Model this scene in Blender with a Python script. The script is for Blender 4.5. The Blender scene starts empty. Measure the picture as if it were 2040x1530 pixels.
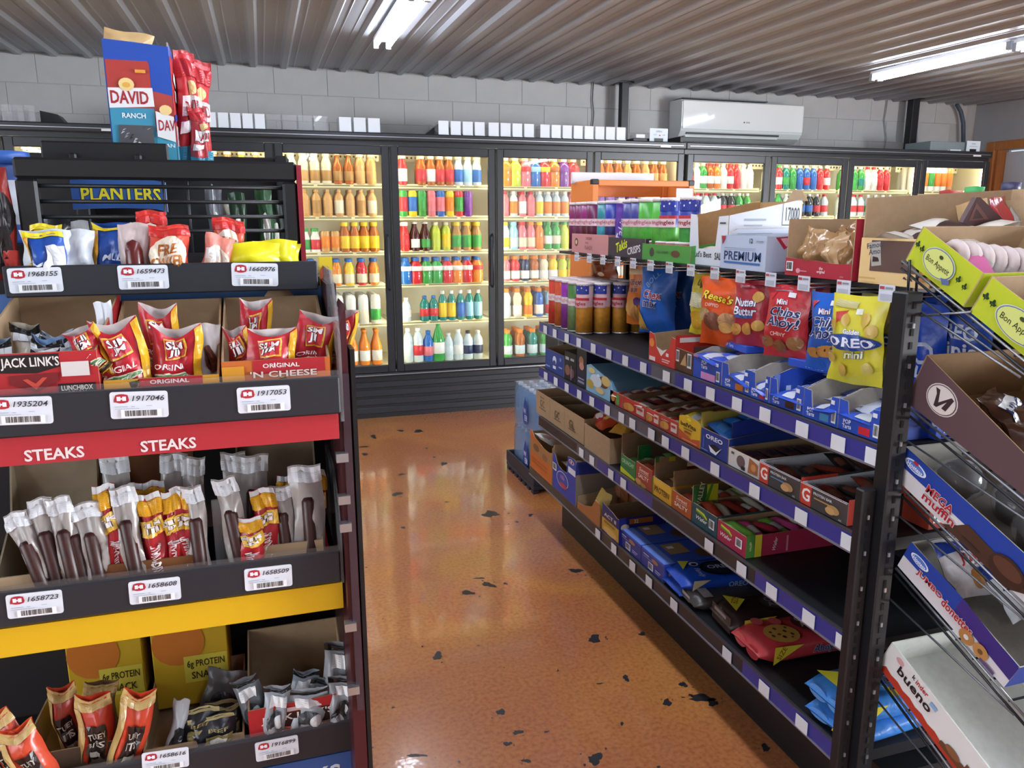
import bpy, math, random
import numpy as np
from mathutils import Vector, Matrix
from mathutils.geometry import tessellate_polygon
random.seed(7)
PI = math.pi
scene = bpy.context.scene
C = scene.collection

# ------------------------------------------------------------------ camera
F = 1538.8; YAW = .3072; PIT = .2105; ROL = -.0013; CZ = 1.45
def ray(px, py):
    x = px - 1020; y = py - 765
    c, s = math.cos(-ROL), math.sin(-ROL)
    X = c*x - s*y; Y = s*x + c*y
    r, d, u = X/F, 1., -Y/F
    c, s = math.cos(PIT), math.sin(PIT)
    y = c*d + s*u; z = -s*d + c*u
    c, s = math.cos(YAW), math.sin(YAW)
    return Vector((c*r + s*y, -s*r + c*y, z))
def at(px, py, x=None, y=None, z=None):
    """a point of the photograph carried to a known plane of the shop"""
    v = ray(px, py)
    t = x/v.x if x is not None else (y/v.y if y is not None else (z - CZ)/v.z)
    return v*t + Vector((0, 0, CZ))
fw = ray(1020, 765).normalized()
rt = (ray(2020, 765) - ray(1020, 765)).normalized()
up = rt.cross(fw)
cam = bpy.data.cameras.new('camera'); cam.sensor_width = 36; cam.lens = 36*F/2040
cam.clip_start = .05; cam.clip_end = 100
co = bpy.data.objects.new('camera', cam); C.objects.link(co)
co.matrix_world = Matrix(((rt.x, up.x, -fw.x, 0), (rt.y, up.y, -fw.y, 0), (rt.z, up.z, -fw.z, CZ), (0, 0, 0, 1)))
scene.camera = co

# ------------------------------------------------------------------ light
scene.view_settings.view_transform = 'Standard'
scene.view_settings.look = 'None'
scene.view_settings.gamma = 1
scene.view_settings.use_curve_mapping = False
scene.view_settings.exposure = EXPOSURE = 0.15
w = bpy.data.worlds.new('world'); scene.world = w; w.use_nodes = True
bg = w.node_tree.nodes['Background']
bg.inputs[0].default_value = (.80, .88, 1, 1); bg.inputs[1].default_value = .8
TUBE = 34.0          # ceiling tubes, emission strength
COOL = 17.5          # lamps inside the coolers
DAY = 175.0          # daylight at the shop windows and the added left ones, watts per square metre
WINDOWS = [(-.35, 1.1, .1), (-1.55, 1.0, .8), (-2.6, .7, .8)]      # shop windows in the right wall: y, width, sill
WINDOWS_L = [(-.1, 1.4, .7), (-1.9, 1.6, .7)]                        # unseen windows added in the left wall for fill light
for side, ws in ((1, WINDOWS), (-1, WINDOWS_L)):  # left side lamps are added fill, weaker than the right
    for wy, ww, sill in ws:
        l = bpy.data.lights.new('window_and_fill_daylight', 'AREA'); l.shape = 'RECTANGLE'
        l.size = ww-.1; l.size_y = 2.15-sill; l.energy = DAY*ww*(2.2-sill)*(1 if side > 0 else .14); l.color = (.88, .94, 1)
        o = bpy.data.objects.new('window_and_fill_daylight', l); C.objects.link(o)
        o.location = (7.0 if side > 0 else -4.02, wy, (2.2+sill)/2); o.rotation_euler = Vector((-side, .25, -.05)).to_track_quat('-Z', 'Z').to_euler()

# ------------------------------------------------------------------ materials
def lin(c):
    if isinstance(c, str):
        c = c.lstrip('#'); c = [int(c[i:i+2], 16)/255 for i in (0, 2, 4)]
    return tuple(((v+.055)/1.055)**2.4 if v > .04045 else v/12.92 for v in c)
MATS = {}
def M(col, rough=.5, metal=0, kind='', spec=.5):
    """plain procedural material, one per colour and finish"""
    k = (col, rough, metal, kind, spec)
    if k in MATS: return MATS[k]
    m = bpy.data.materials.new('%s_%s' % (kind or 'paint', str(col).strip('#'))); m.use_nodes = True
    nt = m.node_tree; b = nt.nodes['Principled BSDF']
    L = lin(col)
    b.inputs['Base Color'].default_value = (*L, 1); b.inputs['Roughness'].default_value = rough
    b.inputs['Metallic'].default_value = metal; b.inputs['Specular IOR Level'].default_value = spec
    def node(t, **kw):
        n = nt.nodes.new(t)
        for a, v in kw.items(): setattr(n, a, v)
        return n
    def noise(scale, detail=3):
        tc = node('ShaderNodeTexCoord'); n = node('ShaderNodeTexNoise')
        n.inputs['Scale'].default_value = scale; n.inputs['Detail'].default_value = detail
        nt.links.new(tc.outputs['Object'], n.inputs['Vector']); return n
    def vary(n, a, bcol):
        mx = node('ShaderNodeMix', data_type='RGBA')
        mx.inputs[6].default_value = (*a, 1); mx.inputs[7].default_value = (*bcol, 1)
        nt.links.new(n.outputs['Fac'], mx.inputs[0]); nt.links.new(mx.outputs[2], b.inputs['Base Color'])
    if kind == 'card':
        n = noise(60); vary(n, [v*.86 for v in L], [min(1, v*1.12) for v in L])
    elif kind == 'foil':
        n = noise(38, 2); bp = node('ShaderNodeBump'); bp.inputs['Strength'].default_value = .35; bp.inputs['Distance'].default_value = .006
        nt.links.new(n.outputs['Fac'], bp.inputs['Height']); nt.links.new(bp.outputs[0], b.inputs['Normal'])
    elif kind == 'drink':
        b.inputs['Coat Weight'].default_value = .4; b.inputs['Coat Roughness'].default_value = .1
    elif kind == 'paintwork':
        n = noise(9, 4); vary(n, [v*.92 for v in L], [min(1, v*1.06) for v in L])
        bp = node('ShaderNodeBump'); bp.inputs['Strength'].default_value = .12; bp.inputs['Distance'].default_value = .004
        n2 = noise(140, 2); nt.links.new(n2.outputs['Fac'], bp.inputs['Height']); nt.links.new(bp.outputs[0], b.inputs['Normal'])
    elif kind == 'wood':
        tc = node('ShaderNodeTexCoord'); mp = node('ShaderNodeMapping'); mp.inputs['Scale'].default_value = (14, 14, 1.4)
        n = node('ShaderNodeTexNoise'); n.inputs['Scale'].default_value = 3; n.inputs['Detail'].default_value = 6
        nt.links.new(tc.outputs['Object'], mp.inputs[0]); nt.links.new(mp.outputs[0], n.inputs['Vector'])
        vary(n, [v*.6 for v in L], [min(1, v*1.3) for v in L])
    elif kind == 'food':
        n = noise(45, 4); vary(n, [v*.45 for v in L], [min(1, v*1.5) for v in L])
    MATS[k] = m; return m
def emit(col, s, name='lamp_glow'):
    k = ('emit', col, s)
    if k in MATS: return MATS[k]
    m = bpy.data.materials.new(name); m.use_nodes = True; nt = m.node_tree
    nt.nodes.remove(nt.nodes['Principled BSDF']); e = nt.nodes.new('ShaderNodeEmission')
    e.inputs[0].default_value = (*lin(col), 1); e.inputs[1].default_value = s
    nt.links.new(e.outputs[0], nt.nodes['Material Output'].inputs[0]); MATS[k] = m; return m
def glass(tint=(1, 1, 1), ior=1.45, rough=.02, name='clear_glass', body=0., bcol=(.85, .88, .92)):
    """thin clear sheet: lets light straight through and mirrors at grazing angles"""
    k = ('glass', tint, ior, rough, body, bcol)
    if k in MATS: return MATS[k]
    m = bpy.data.materials.new(name); m.use_nodes = True; nt = m.node_tree
    nt.nodes.remove(nt.nodes['Principled BSDF'])
    t = nt.nodes.new('ShaderNodeBsdfTransparent'); t.inputs[0].default_value = (*tint, 1)
    g = nt.nodes.new('ShaderNodeBsdfGlossy'); g.inputs['Roughness'].default_value = rough
    lw = nt.nodes.new('ShaderNodeLayerWeight'); lw.inputs[0].default_value = .5
    pw = nt.nodes.new('ShaderNodeMath'); pw.operation = 'POWER'; pw.inputs[1].default_value = 5
    fr = nt.nodes.new('ShaderNodeMath'); fr.operation = 'MULTIPLY_ADD'
    r0 = ((ior-1)/(ior+1))**2; fr.inputs[1].default_value = 1-r0; fr.inputs[2].default_value = r0
    nt.links.new(lw.outputs['Facing'], pw.inputs[0]); nt.links.new(pw.outputs[0], fr.inputs[0])
    mx = nt.nodes.new('ShaderNodeMixShader')
    nt.links.new(fr.outputs[0], mx.inputs[0]); nt.links.new(t.outputs[0], mx.inputs[1]); nt.links.new(g.outputs[0], mx.inputs[2])
    out = mx
    if body:
        d = nt.nodes.new('ShaderNodeBsdfDiffuse'); d.inputs[0].default_value = (*bcol, 1)
        m2 = nt.nodes.new('ShaderNodeMixShader'); m2.inputs[0].default_value = body
        nt.links.new(mx.outputs[0], m2.inputs[1]); nt.links.new(d.outputs[0], m2.inputs[2]); out = m2
    nt.links.new(out.outputs[0], nt.nodes['Material Output'].inputs[0]); MATS[k] = m; return m
BLACK = M('#15161a', .45); STEEL = M('#b9bcc2', .3, .8); WHITE = M('#e9ebee', .5); WIRE = M('#2a2b30', .35, .4)
KRAFT = M('#a98d6c', .8, 0, 'card'); CHROME = M('#d6d8dc', .18, 1)
CLEAR = glass(body=.06); ACRYL = glass(ior=1.3, body=.10, name='acrylic')

# ------------------------------------------------------------------ mesh building
class MB:
    """collects faces and links them as one mesh object"""
    def __init__(s): s.v = []; s.f = []; s.m = []; s.mats = []; s.sm = []
    def mi(s, m):
        if m not in s.mats: s.mats.append(m)
        return s.mats.index(m)
    def add(s, vs, fs, m, smooth=False):
        o = len(s.v); s.v += [tuple(v) for v in vs]; k = s.mi(m)
        for f in fs: s.f.append(tuple(i+o for i in f)); s.m.append(k); s.sm.append(smooth)
        return s
    def box(s, a, b, m, bevel=0, T=None):
        x0, y0, z0 = a; x1, y1, z1 = b
        if bevel:
            e = bevel; vs = []; fs = []
            for z, k in ((z0, e), (z0+e, 0), (z1-e, 0), (z1, e)):
                kk = e if k else 0
                for (x, y) in ((x0+kk+e*(not k), y0+kk), (x1-kk-e*(not k), y0+kk), (x1-kk, y0+kk+e*(not k)), (x1-kk, y1-kk-e*(not k)),
                               (x1-kk-e*(not k), y1-kk), (x0+kk+e*(not k), y1-kk), (x0+kk, y1-kk-e*(not k)), (x0+kk, y0+kk+e*(not k))):
                    vs.append((x, y, z))
            for r in range(3):
                for i in range(8): fs.append((r*8+i, r*8+(i+1) % 8, r*8+8+(i+1) % 8, r*8+8+i))
            fs.append(tuple(range(7, -1, -1))); fs.append(tuple(range(24, 32)))
        else:
            vs = [(x, y, z) for z in (z0, z1) for x, y in ((x0, y0), (x1, y0), (x1, y1), (x0, y1))]
            fs = [(3, 2, 1, 0), (4, 5, 6, 7), (0, 1, 5, 4), (1, 2, 6, 5), (2, 3, 7, 6), (3, 0, 4, 7)]
        if T: vs = [T @ Vector(v) for v in vs]
        return s.add(vs, fs, m)
    def prism(s, poly, O, R, U, N, t, m_front, m_rest=None):
        """polygon (u,v) in the plane O,R,U, front face towards N, thickness t behind it"""
        O, R, U, N = map(Vector, (O, R, U, N)); n = len(poly); m_rest = m_rest or m_front
        a = [O + R*u + U*v for u, v in poly]; b = [p - N*t for p in a]
        tri = tessellate_polygon([[Vector((u, v, 0)) for u, v in poly]])
        ar = sum(poly[i][0]*poly[(i+1) % n][1] - poly[(i+1) % n][0]*poly[i][1] for i in range(n))
        s.add(a, tri, m_front); s.add(b, [tuple(reversed(q)) for q in tri], m_rest)
        s.add(a+b, [(i, (i+1) % n, n+(i+1) % n, n+i) for i in range(n)], m_rest)
        return s
    def tube(s, pts, r, m, k=6, cap=True):
        pts = [Vector(p) for p in pts]; vs = []; fs = []; prev = None
        for i, p in enumerate(pts):
            d = ((pts[min(i+1, len(pts)-1)] - pts[max(i-1, 0)])).normalized()
            a = prev - d*prev.dot(d) if prev else (Vector((0, 0, 1)) if abs(d.z) < .9 else Vector((1, 0, 0)))
            a = (a - d*a.dot(d)).normalized(); prev = a; b = d.cross(a)
            rr = r[i] if isinstance(r, (list, tuple)) else r
            for j in range(k): vs.append(p + (a*math.cos(2*PI*j/k) + b*math.sin(2*PI*j/k))*rr)
        for i in range(len(pts)-1):
            for j in range(k): fs.append((i*k+j, i*k+(j+1) % k, (i+1)*k+(j+1) % k, (i+1)*k+j))
        if cap: fs.append(tuple(range(k-1, -1, -1))); fs.append(tuple((len(pts)-1)*k+j for j in range(k)))
        return s.add(vs, fs, m, True)
    def lathe(s, prof, m, k=14, O=(0, 0, 0), smooth=True, sq=0):
        vs = []; fs = []; n = len(prof)
        for (r, z) in prof:
            for j in range(k):
                a = 2*PI*j/k; c, q = math.cos(a), math.sin(a)
                if sq: g = (abs(c)**sq + abs(q)**sq)**(-1/sq); c, q = c*g, q*g
                vs.append((O[0]+r*c, O[1]+r*q, O[2]+z))
        for i in range(n-1):
            for j in range(k): fs.append((i*k+j, i*k+(j+1) % k, (i+1)*k+(j+1) % k, (i+1)*k+j))
        if prof[0][0] > 1e-5: fs.append(tuple(range(k-1, -1, -1)))
        if prof[-1][0] > 1e-5: fs.append(tuple((n-1)*k+j for j in range(k)))
        return s.add(vs, fs, m, smooth)
    def grid(s, fn, nu, nv, m, smooth=True, flip=False):
        vs = [fn(i/nu, j/nv) for j in range(nv+1) for i in range(nu+1)]
        fs = [(j*(nu+1)+i, j*(nu+1)+i+1, (j+1)*(nu+1)+i+1, (j+1)*(nu+1)+i) for j in range(nv) for i in range(nu)]
        if flip: fs = [tuple(reversed(f)) for f in fs]
        return s.add(vs, fs, m, smooth)
    def mesh(s, name):
        me = bpy.data.meshes.new(name); me.from_pydata(s.v, [], s.f)
        for m in s.mats: me.materials.append(m)
        me.polygons.foreach_set('material_index', s.m); me.polygons.foreach_set('use_smooth', s.sm); me.update()
        return me
    def build(s, name, parent=None, loc=None, rot=None):
        return obj(name, s.mesh(name), parent, loc, rot)
def obj(name, me, parent=None, loc=None, rot=None):
    o = bpy.data.objects.new(name, me); C.objects.link(o)
    if parent: o.parent = parent
    if loc is not None: o.location = loc
    if rot is not None: o.rotation_euler = rot if hasattr(rot, '__len__') else (0, 0, rot)
    return o
def empty(name, loc=(0, 0, 0), rot=0): return obj(name, None, None, loc, rot)
LABELS = {}
def tag(o, label, cat, group=None):
    o['label'] = label; o['category'] = cat
    if group: o['group'] = group
    return o
def struct(o): o['kind'] = 'structure'; return o
def copy_tree(o, parent=None):
    c = o.copy(); C.objects.link(c)
    if parent: c.parent = parent
    for ch in o.children: copy_tree(ch, c)
    return c
ORD = ['first', 'second', 'third', 'fourth', 'fifth', 'sixth', 'seventh', 'eighth', 'ninth', 'tenth', 'eleventh', 'twelfth']

# ------------------------------------------------------------------ lettering and print
FONTS = {}
def glyphs(txt, bold=.02, shear=0):
    k = (txt, bold, shear)
    if k in FONTS: return FONTS[k]
    cu = bpy.data.curves.new('lettering', 'FONT'); cu.body = txt; cu.size = 1; cu.resolution_u = 2
    cu.offset = bold; cu.shear = shear; cu.space_line = .82; cu.align_x = 'CENTER'
    o = bpy.data.objects.new('lettering', cu)
    me = bpy.data.meshes.new_from_object(o)
    V = [(v.co.x, v.co.y) for v in me.vertices]; P = [tuple(p.vertices) for p in me.polygons]
    bpy.data.objects.remove(o); bpy.data.curves.remove(cu); bpy.data.meshes.remove(me)
    if not V: V = [(0, 0), (1, 0), (1, 1)]; P = []
    x0 = min(v[0] for v in V); x1 = max(v[0] for v in V); y0 = min(v[1] for v in V); y1 = max(v[1] for v in V)
    V = [(v[0]-(x0+x1)/2, v[1]-(y0+y1)/2) for v in V]
    FONTS[k] = (V, P, x1-x0, y1-y0); return FONTS[k]
def plane(O, R, U, N, w, h):
    O, R, U, N = map(Vector, (O, R, U, N))
    return (lambda u, v: (O + R*(u*w) + U*(v*h), N)), w, h
def refine(pts, tris, mx):
    """split large triangles so that print follows a curved surface"""
    pts = list(pts); out = []
    todo = []
    for t in tris:
        for k in range(1, len(t)-1): todo.append((t[0], t[k], t[k+1], 0))
    while todo:
        a, b, c, d = todo.pop()
        A, B, D_ = pts[a], pts[b], pts[c]
        L = [(abs(A[0]-B[0])+abs(A[1]-B[1]), a, b, c), (abs(B[0]-D_[0])+abs(B[1]-D_[1]), b, c, a), (abs(D_[0]-A[0])+abs(D_[1]-A[1]), c, a, b)]
        l, i, j, k = max(L)
        if l < mx or d > 6: out.append((a, b, c)); continue
        m = len(pts); pts.append(((pts[i][0]+pts[j][0])/2, (pts[i][1]+pts[j][1])/2)); todo += [(i, m, k, d+1), (m, j, k, d+1)]
    return pts, out
def prints(parent, face, items, name='printed_graphics', base=.0006, step=.0004, fin=.45, curved=0):
    """flat print on a face: rectangles, ovals, polygons, words and bar codes; u,v run 0..1 over the face"""
    S, w, h = face; mb = MB(); lay = 0
    def put(pts, polys, col, l):
        vs = []
        if curved: pts, polys = refine(pts, polys, curved)
        for u, v in pts:
            p, n = S(u, v); vs.append(p + n*(base + step*l))
        mb.add(vs, polys, M(col, fin))
    for it in items:
        k = it[0]
        if k == 'r':
            _, u0, v0, u1, v1, col = it[:6]; nu = max(1, min(10, int((u1-u0)*10))) if len(it) > 6 else 1; nv = nu
            pts = [(u0+(u1-u0)*i/nu, v0+(v1-v0)*j/nv) for j in range(nv+1) for i in range(nu+1)]
            put(pts, [(j*(nu+1)+i, j*(nu+1)+i+1, (j+1)*(nu+1)+i+1, (j+1)*(nu+1)+i) for j in range(nv) for i in range(nu)], col, lay)
        elif k == 'e':
            _, u, v, ru, rv, col = it[:6]; n = it[6] if len(it) > 6 else 16; rg = 2
            pts = [(u, v)] + [(u+ru*q/rg*math.cos(2*PI*i/n), v+rv*q/rg*math.sin(2*PI*i/n)) for q in (1, 2) for i in range(n)]
            fs = [(0, 1+i, 1+(i+1) % n) for i in range(n)] + [(1+i, 1+n+i, 1+n+(i+1) % n, 1+(i+1) % n) for i in range(n)]
            put(pts, fs, col, lay)
        elif k == 'p':
            pts = it[1]; tri = tessellate_polygon([[Vector((a*w, b*h, 0)) for a, b in pts]])
            put(pts, tri, it[2], lay)
        elif k == 'bar':
            _, u0, v0, u1, v1 = it[:5]; put([(u0, v0), (u1, v0), (u1, v1), (u0, v1)], [(0, 1, 2, 3)], '#f2f3f5', lay)
            rnd = random.Random(int(u0*1000)+7); pts = []; fs = []
            vert = len(it) > 5; nb = it[5] if vert else 9
            for i in range(nb):
                a = u0 + (u1-u0)*(.1+.8*i/nb); b = a + (u1-u0)*.8/nb*rnd.choice((.35, .55, .7)); o = len(pts)
                q0, q1 = v0+(v1-v0)*.15, v0+(v1-v0)*.9
                pts += [(a, q0), (b, q0), (b, q1), (a, q1)]; fs.append((o, o+1, o+2, o+3))
            lay += 1; put(pts, fs, '#17181b', lay)
        elif k == 't':
            _, txt, u, v, hh, col = it[:6]; op = it[6] if len(it) > 6 else {}
            B = min(op.get('b', .015), .024); V, P, tw, th = glyphs(txt, B, op.get('s', 0))
            sc = hh*h/th; sx = sc*op.get('x', 1)
            if 'w' in op: sx = op['w']*w/tw
            a = op.get('rot', 0); ca, sa = math.cos(a), math.sin(a)
            def tr(V):
                return [(u+(x*sx*ca - y*sc*sa)/w, v+(x*sx*sa + y*sc*ca)/h) for x, y in V]
            if 'o' in op:
                V2, P2, _, _ = glyphs(txt, B+min(.036, op.get('ob', .03)), op.get('s', 0)); put(tr(V2), P2, op['o'], lay); lay += 1
            put(tr(V), P, col, lay)
        lay += 1
    return mb.build(name, parent)

# ================================================================== the setting
WY = 6.43; WX = 6.98; FY = -3.0; LX = -4.0
def ceil_z(y): return 2.58 - .0147*(WY - y)
# floor: polished stained concrete
def floor_mat():
    m = bpy.data.materials.new('stained_concrete'); m.use_nodes = True; nt = m.node_tree; b = nt.nodes['Principled BSDF']
    tc = nt.nodes.new('ShaderNodeTexCoord')
    def noise(sc, det=4, dist=0):
        n = nt.nodes.new('ShaderNodeTexNoise'); n.inputs['Scale'].default_value = sc; n.inputs['Detail'].default_value = det
        n.inputs['Distortion'].default_value = dist; nt.links.new(tc.outputs['Object'], n.inputs['Vector']); return n
    def ramp(n, stops):
        r = nt.nodes.new('ShaderNodeValToRGB'); e = r.color_ramp.elements
        e[0].position, e[0].color = stops[0][0], (*lin(stops[0][1]), 1); e[1].position, e[1].color = stops[-1][0], (*lin(stops[-1][1]), 1)
        for p, c in stops[1:-1]: q = e.new(p); q.color = (*lin(c), 1)
        nt.links.new(n.outputs['Fac'], r.inputs[0]); return r
    def mix(a, bb, f, mode='MIX'):
        x = nt.nodes.new('ShaderNodeMix'); x.data_type = 'RGBA'; x.blend_type = mode
        nt.links.new(a, x.inputs[6]); nt.links.new(bb, x.inputs[7])
        if isinstance(f, float): x.inputs[0].default_value = f
        else: nt.links.new(f, x.inputs[0])
        return x.outputs[2]
    big = ramp(noise(1.1, 5, .8), [(.3, '#bf7654'), (.48, '#c8804e'), (.6, '#d28e4e'), (.75, '#c0785a')])
    fine = ramp(noise(75, 5), [(.34, '#8a5030'), (.5, '#cfc8c0'), (.75, '#ffffff')])
    c = mix(big.outputs[0], fine.outputs[0], .38, 'MULTIPLY')
    sp = noise(26, 2); sr = ramp(sp, [(.0, '#ffffff'), (.235, '#ffffff'), (.25, '#000000'), (1, '#000000')])
    sr.color_ramp.interpolation = 'LINEAR'
    dk = nt.nodes.new('ShaderNodeRGB'); dk.outputs[0].default_value = (*lin('#3a2a20'), 1)
    c = mix(c, dk.outputs[0], sr.outputs[0])
    nt.links.new(c, b.inputs['Base Color'])
    b.inputs['Roughness'].default_value = .24; b.inputs['Specular IOR Level'].default_value = .5
    b.inputs['Coat Weight'].default_value = .7; b.inputs['Coat Roughness'].default_value = .06
    bp = nt.nodes.new('ShaderNodeBump'); bp.inputs['Strength'].default_value = .07; bp.inputs['Distance'].default_value = .006
    nz = noise(24, 2); nt.links.new(nz.outputs['Fac'], bp.inputs['Height'])
    nt.links.new(bp.outputs[0], b.inputs['Normal']); nt.links.new(bp.outputs[0], b.inputs['Coat Normal'])
    return m
floor = struct(MB().box((LX-.2, FY-.2, -.1), (WX+.2, WY+.2, 0), floor_mat()).build('floor'))
rs = random.Random(3)
STAIN = M('#2b2a2e', .35)
spots = [(744, 870, 7, 4), (834, 859, 13, 3), (798, 858, 9, 2), (850, 893, 3, 2), (884, 924, 6, 5), (727, 905, 8, 3), (791, 984, 11, 5),
        (978, 1024, 21, 7), (1057, 1026, 6, 3), (803, 1051, 5, 3), (1147, 1137, 15, 6), (973, 1165, 15, 6), (932, 1181, 17, 5), (955, 1152, 12, 2), (1007, 1163, 5, 3),
        (1184, 1273, 16, 9), (1279, 1263, 9, 4), (872, 1307, 13, 8), (953, 1286, 3, 2), (1247, 1351, 8, 7), (1195, 1362, 7, 2), (1361, 1364, 9, 7), (1398, 1391, 33, 8), (1420, 1400, 14, 8),
        (1329, 1400, 10, 9), (998, 1419, 10, 8), (1032, 1459, 11, 6), (1011, 1482, 9, 6), (1049, 1516, 10, 5), (1186, 1512, 18, 13), (1239, 1442, 5, 4), (1089, 1458, 6, 2),
        (830, 1505, 22, 4), (742, 1490, 3, 2), (1525, 1490, 10, 9), (915, 1518, 4, 3), (1312, 1528, 5, 3), (865, 911, 3, 2), (725, 890, 10, 2), (890, 1000, 6, 1), (800, 945, 9, 2), (1030, 1040, 4, 2)]
for px, py, rx, ry in list(spots):
    if rx > 8:
        for k in range(3): spots.append((px+rs.uniform(-1.8, 1.8)*rx, py+rs.uniform(-1.6, 1.6)*ry, rx*rs.uniform(.1, .22), ry*rs.uniform(.12, .25)))
for px, py, rx, ry in spots:
    n = 30 if rx > 5 else 10; ph = [rs.uniform(0, 6.28) for _ in range(4)]; pts = []
    for k in range(n):
        a = 2*PI*k/n; q = .8 + .2*math.sin(2*a+ph[0]) + .15*math.sin(3*a+ph[1]) + .08*math.sin(7*a+ph[2]) + rs.uniform(-.06, .06)
        pts.append(at(px + rx*q*math.cos(a), py + ry*q*math.sin(a+.3*math.sin(ph[3])), z=0))
    P0 = at(px, py, z=0)
    MB().add([(p.x-P0.x, p.y-P0.y, 0) for p in pts] + [(0, 0, 0)], [((k+1) % n, k, n) for k in range(n)], STAIN).build('floor_stain', floor, (P0.x, P0.y, .0006))

# ceiling: ribbed steel sheet
prof = []; PIT_R = .2195; k0 = int((LX+1.521)/PIT_R)-1; k1 = int((WX+1.521)/PIT_R)+2
for k in range(k0, k1):
    x = -1.521 + k*PIT_R
    prof += [(x-.034, 0), (x-.017, -.022), (x+.017, -.022), (x+.034, 0), (x+.066, 0), (x+.072, -.004), (x+.079, 0), (x+.136, 0), (x+.142, -.004), (x+.149, 0)]
CEILM = bpy.data.materials.new('painted_steel_sheet'); CEILM.use_nodes = True
b = CEILM.node_tree.nodes['Principled BSDF']; b.inputs['Base Color'].default_value = (*lin('#9a9da2'), 1)
b.inputs['Roughness'].default_value = .38; b.inputs['Metallic'].default_value = .15
ys = [FY-.1, -1, 1, 3, 5, WY+.1]; n = len(prof)
mb = MB().add([(x, y, ceil_z(y)+z) for y in ys for x, z in prof], [(j*n+i+1, j*n+i, (j+1)*n+i, (j+1)*n+i+1) for j in range(len(ys)-1) for i in range(n-1)], CEILM)
mb.add([(LX-.2, FY-.2, 2.75), (WX+.2, FY-.2, 2.75), (WX+.2, WY+.2, 2.75), (LX-.2, WY+.2, 2.75)], [(0, 1, 2, 3)], CEILM)
struct(mb.build('ceiling'))

# block wall at the back, each block a piece of its own
WALLM = M('#b5b5b4', .75, 0, 'paintwork'); MORT = M('#a8a8a7', .85, 0, 'paintwork')
wall_back = struct(MB().box((LX-.2, WY, 0), (WX+.2, WY+.2, 2.75), MORT).build('wall_back'))
BW, BH = .3945, .1945
bm_ = MB().box((-BW/2+.002, -.004, .002), (BW/2-.002, .004, BH-.002), WALLM, .002).mesh('block')
for r in range(4):
    z = 1.79 + r*BH + .005
    off = .55 if r % 2 == 1 else .747
    kk = int((LX-off)/BW)-1
    while off + kk*BW < WX:
        x = off + kk*BW + BW/2; kk += 1
        if x-BW/2 < -2.6 or x+BW/2 > WX+.02: continue
        obj('block', bm_, wall_back, (x, WY, z))
WR = M('#a7aaac', .7, 0, 'paintwork'); wr = MB(); cuts = [(FY, None)]
cuts = sorted([(wy-ww/2, wy+ww/2, sill, 2.2) for wy, ww, sill in WINDOWS] + [(5.02, 6.14, 0, 2.11)]); y0 = FY
for a, b, s, h in cuts:
    if a > y0: wr.box((WX, y0, 0), (WX+.2, a, 2.75), WR)
    if s > 0: wr.box((WX, a, 0), (WX+.2, b, s), WR)
    wr.box((WX, a, h), (WX+.2, b, 2.75), WR); y0 = b
wr.box((WX, y0, 0), (WX+.2, WY, 2.75), WR)
wall_right = struct(wr.build('wall_right'))
PINE = M('#b9763a', .5, 0, 'wood')
t = struct(MB().box((WX-.025, 6.14, 0), (WX, 6.235, 2.19), PINE, .004).box((WX-.025, 4.93, 0), (WX, 5.02, 2.19), PINE, .004).box((WX-.025, 5.02, 2.11), (WX, 6.14, 2.19), PINE, .004)
           .box((WX, 6.115, 0), (WX+.14, 6.14, 2.11), PINE).box((WX, 5.02, 0), (WX+.14, 5.045, 2.11), PINE).build('trim_1'))
dr = struct(MB().box((WX+.10, 5.05, .01), (WX+.14, 6.11, 2.09), M('#cfd6dc', .5), .004).build('door_1'))
MB().tube([(WX+.03, 6.02, 1.0), (WX+.03, 6.02, 1.02), (WX+.1, 6.02, 1.02)], .012, STEEL).build('door_handle', dr)
WLM = M('#8e8f90', .75, 0, 'paintwork'); wl = MB(); y0 = FY
for wy, ww, sill in sorted(WINDOWS_L):  # openings for the added fill windows
    a, b = wy-ww/2, wy+ww/2
    wl.box((LX-.2, y0, 0), (LX, a, 2.75), WLM); wl.box((LX-.2, a, 0), (LX, b, sill), WLM); wl.box((LX-.2, a, 2.2), (LX, b, 2.75), WLM); y0 = b
wl.box((LX-.2, y0, 0), (LX, WY, 2.75), WLM); struct(wl.build('wall_left'))
struct(MB().box((LX, FY-.2, 0), (WX, FY, 2.75), M('#a8a8a6', .75, 0, 'paintwork')).build('wall_front'))
for i, (wy, ww, sill) in enumerate(WINDOWS + WINDOWS_L):  # left wall windows are unseen, added to let fill light in
    o = MB(); a0, a1 = wy-ww/2, wy+ww/2; X_ = WX if i < len(WINDOWS) else LX-.18
    for q in ((a0, sill, a0+.04, 2.2), (a1-.04, sill, a1, 2.2), (a0+.04, sill, a1-.04, sill+.04), (a0+.04, 2.16, a1-.04, 2.2)):
        o.box((X_+.06, q[0], q[1]), (X_+.12, q[2], q[3]), M('#3a3a3c', .5))
    o = struct(o.build('window_%d' % (i+1)))
    MB().box((X_+.085, a0+.04, sill+.04), (X_+.091, a1-.04, 2.16), glass()).build('pane', o)

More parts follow.
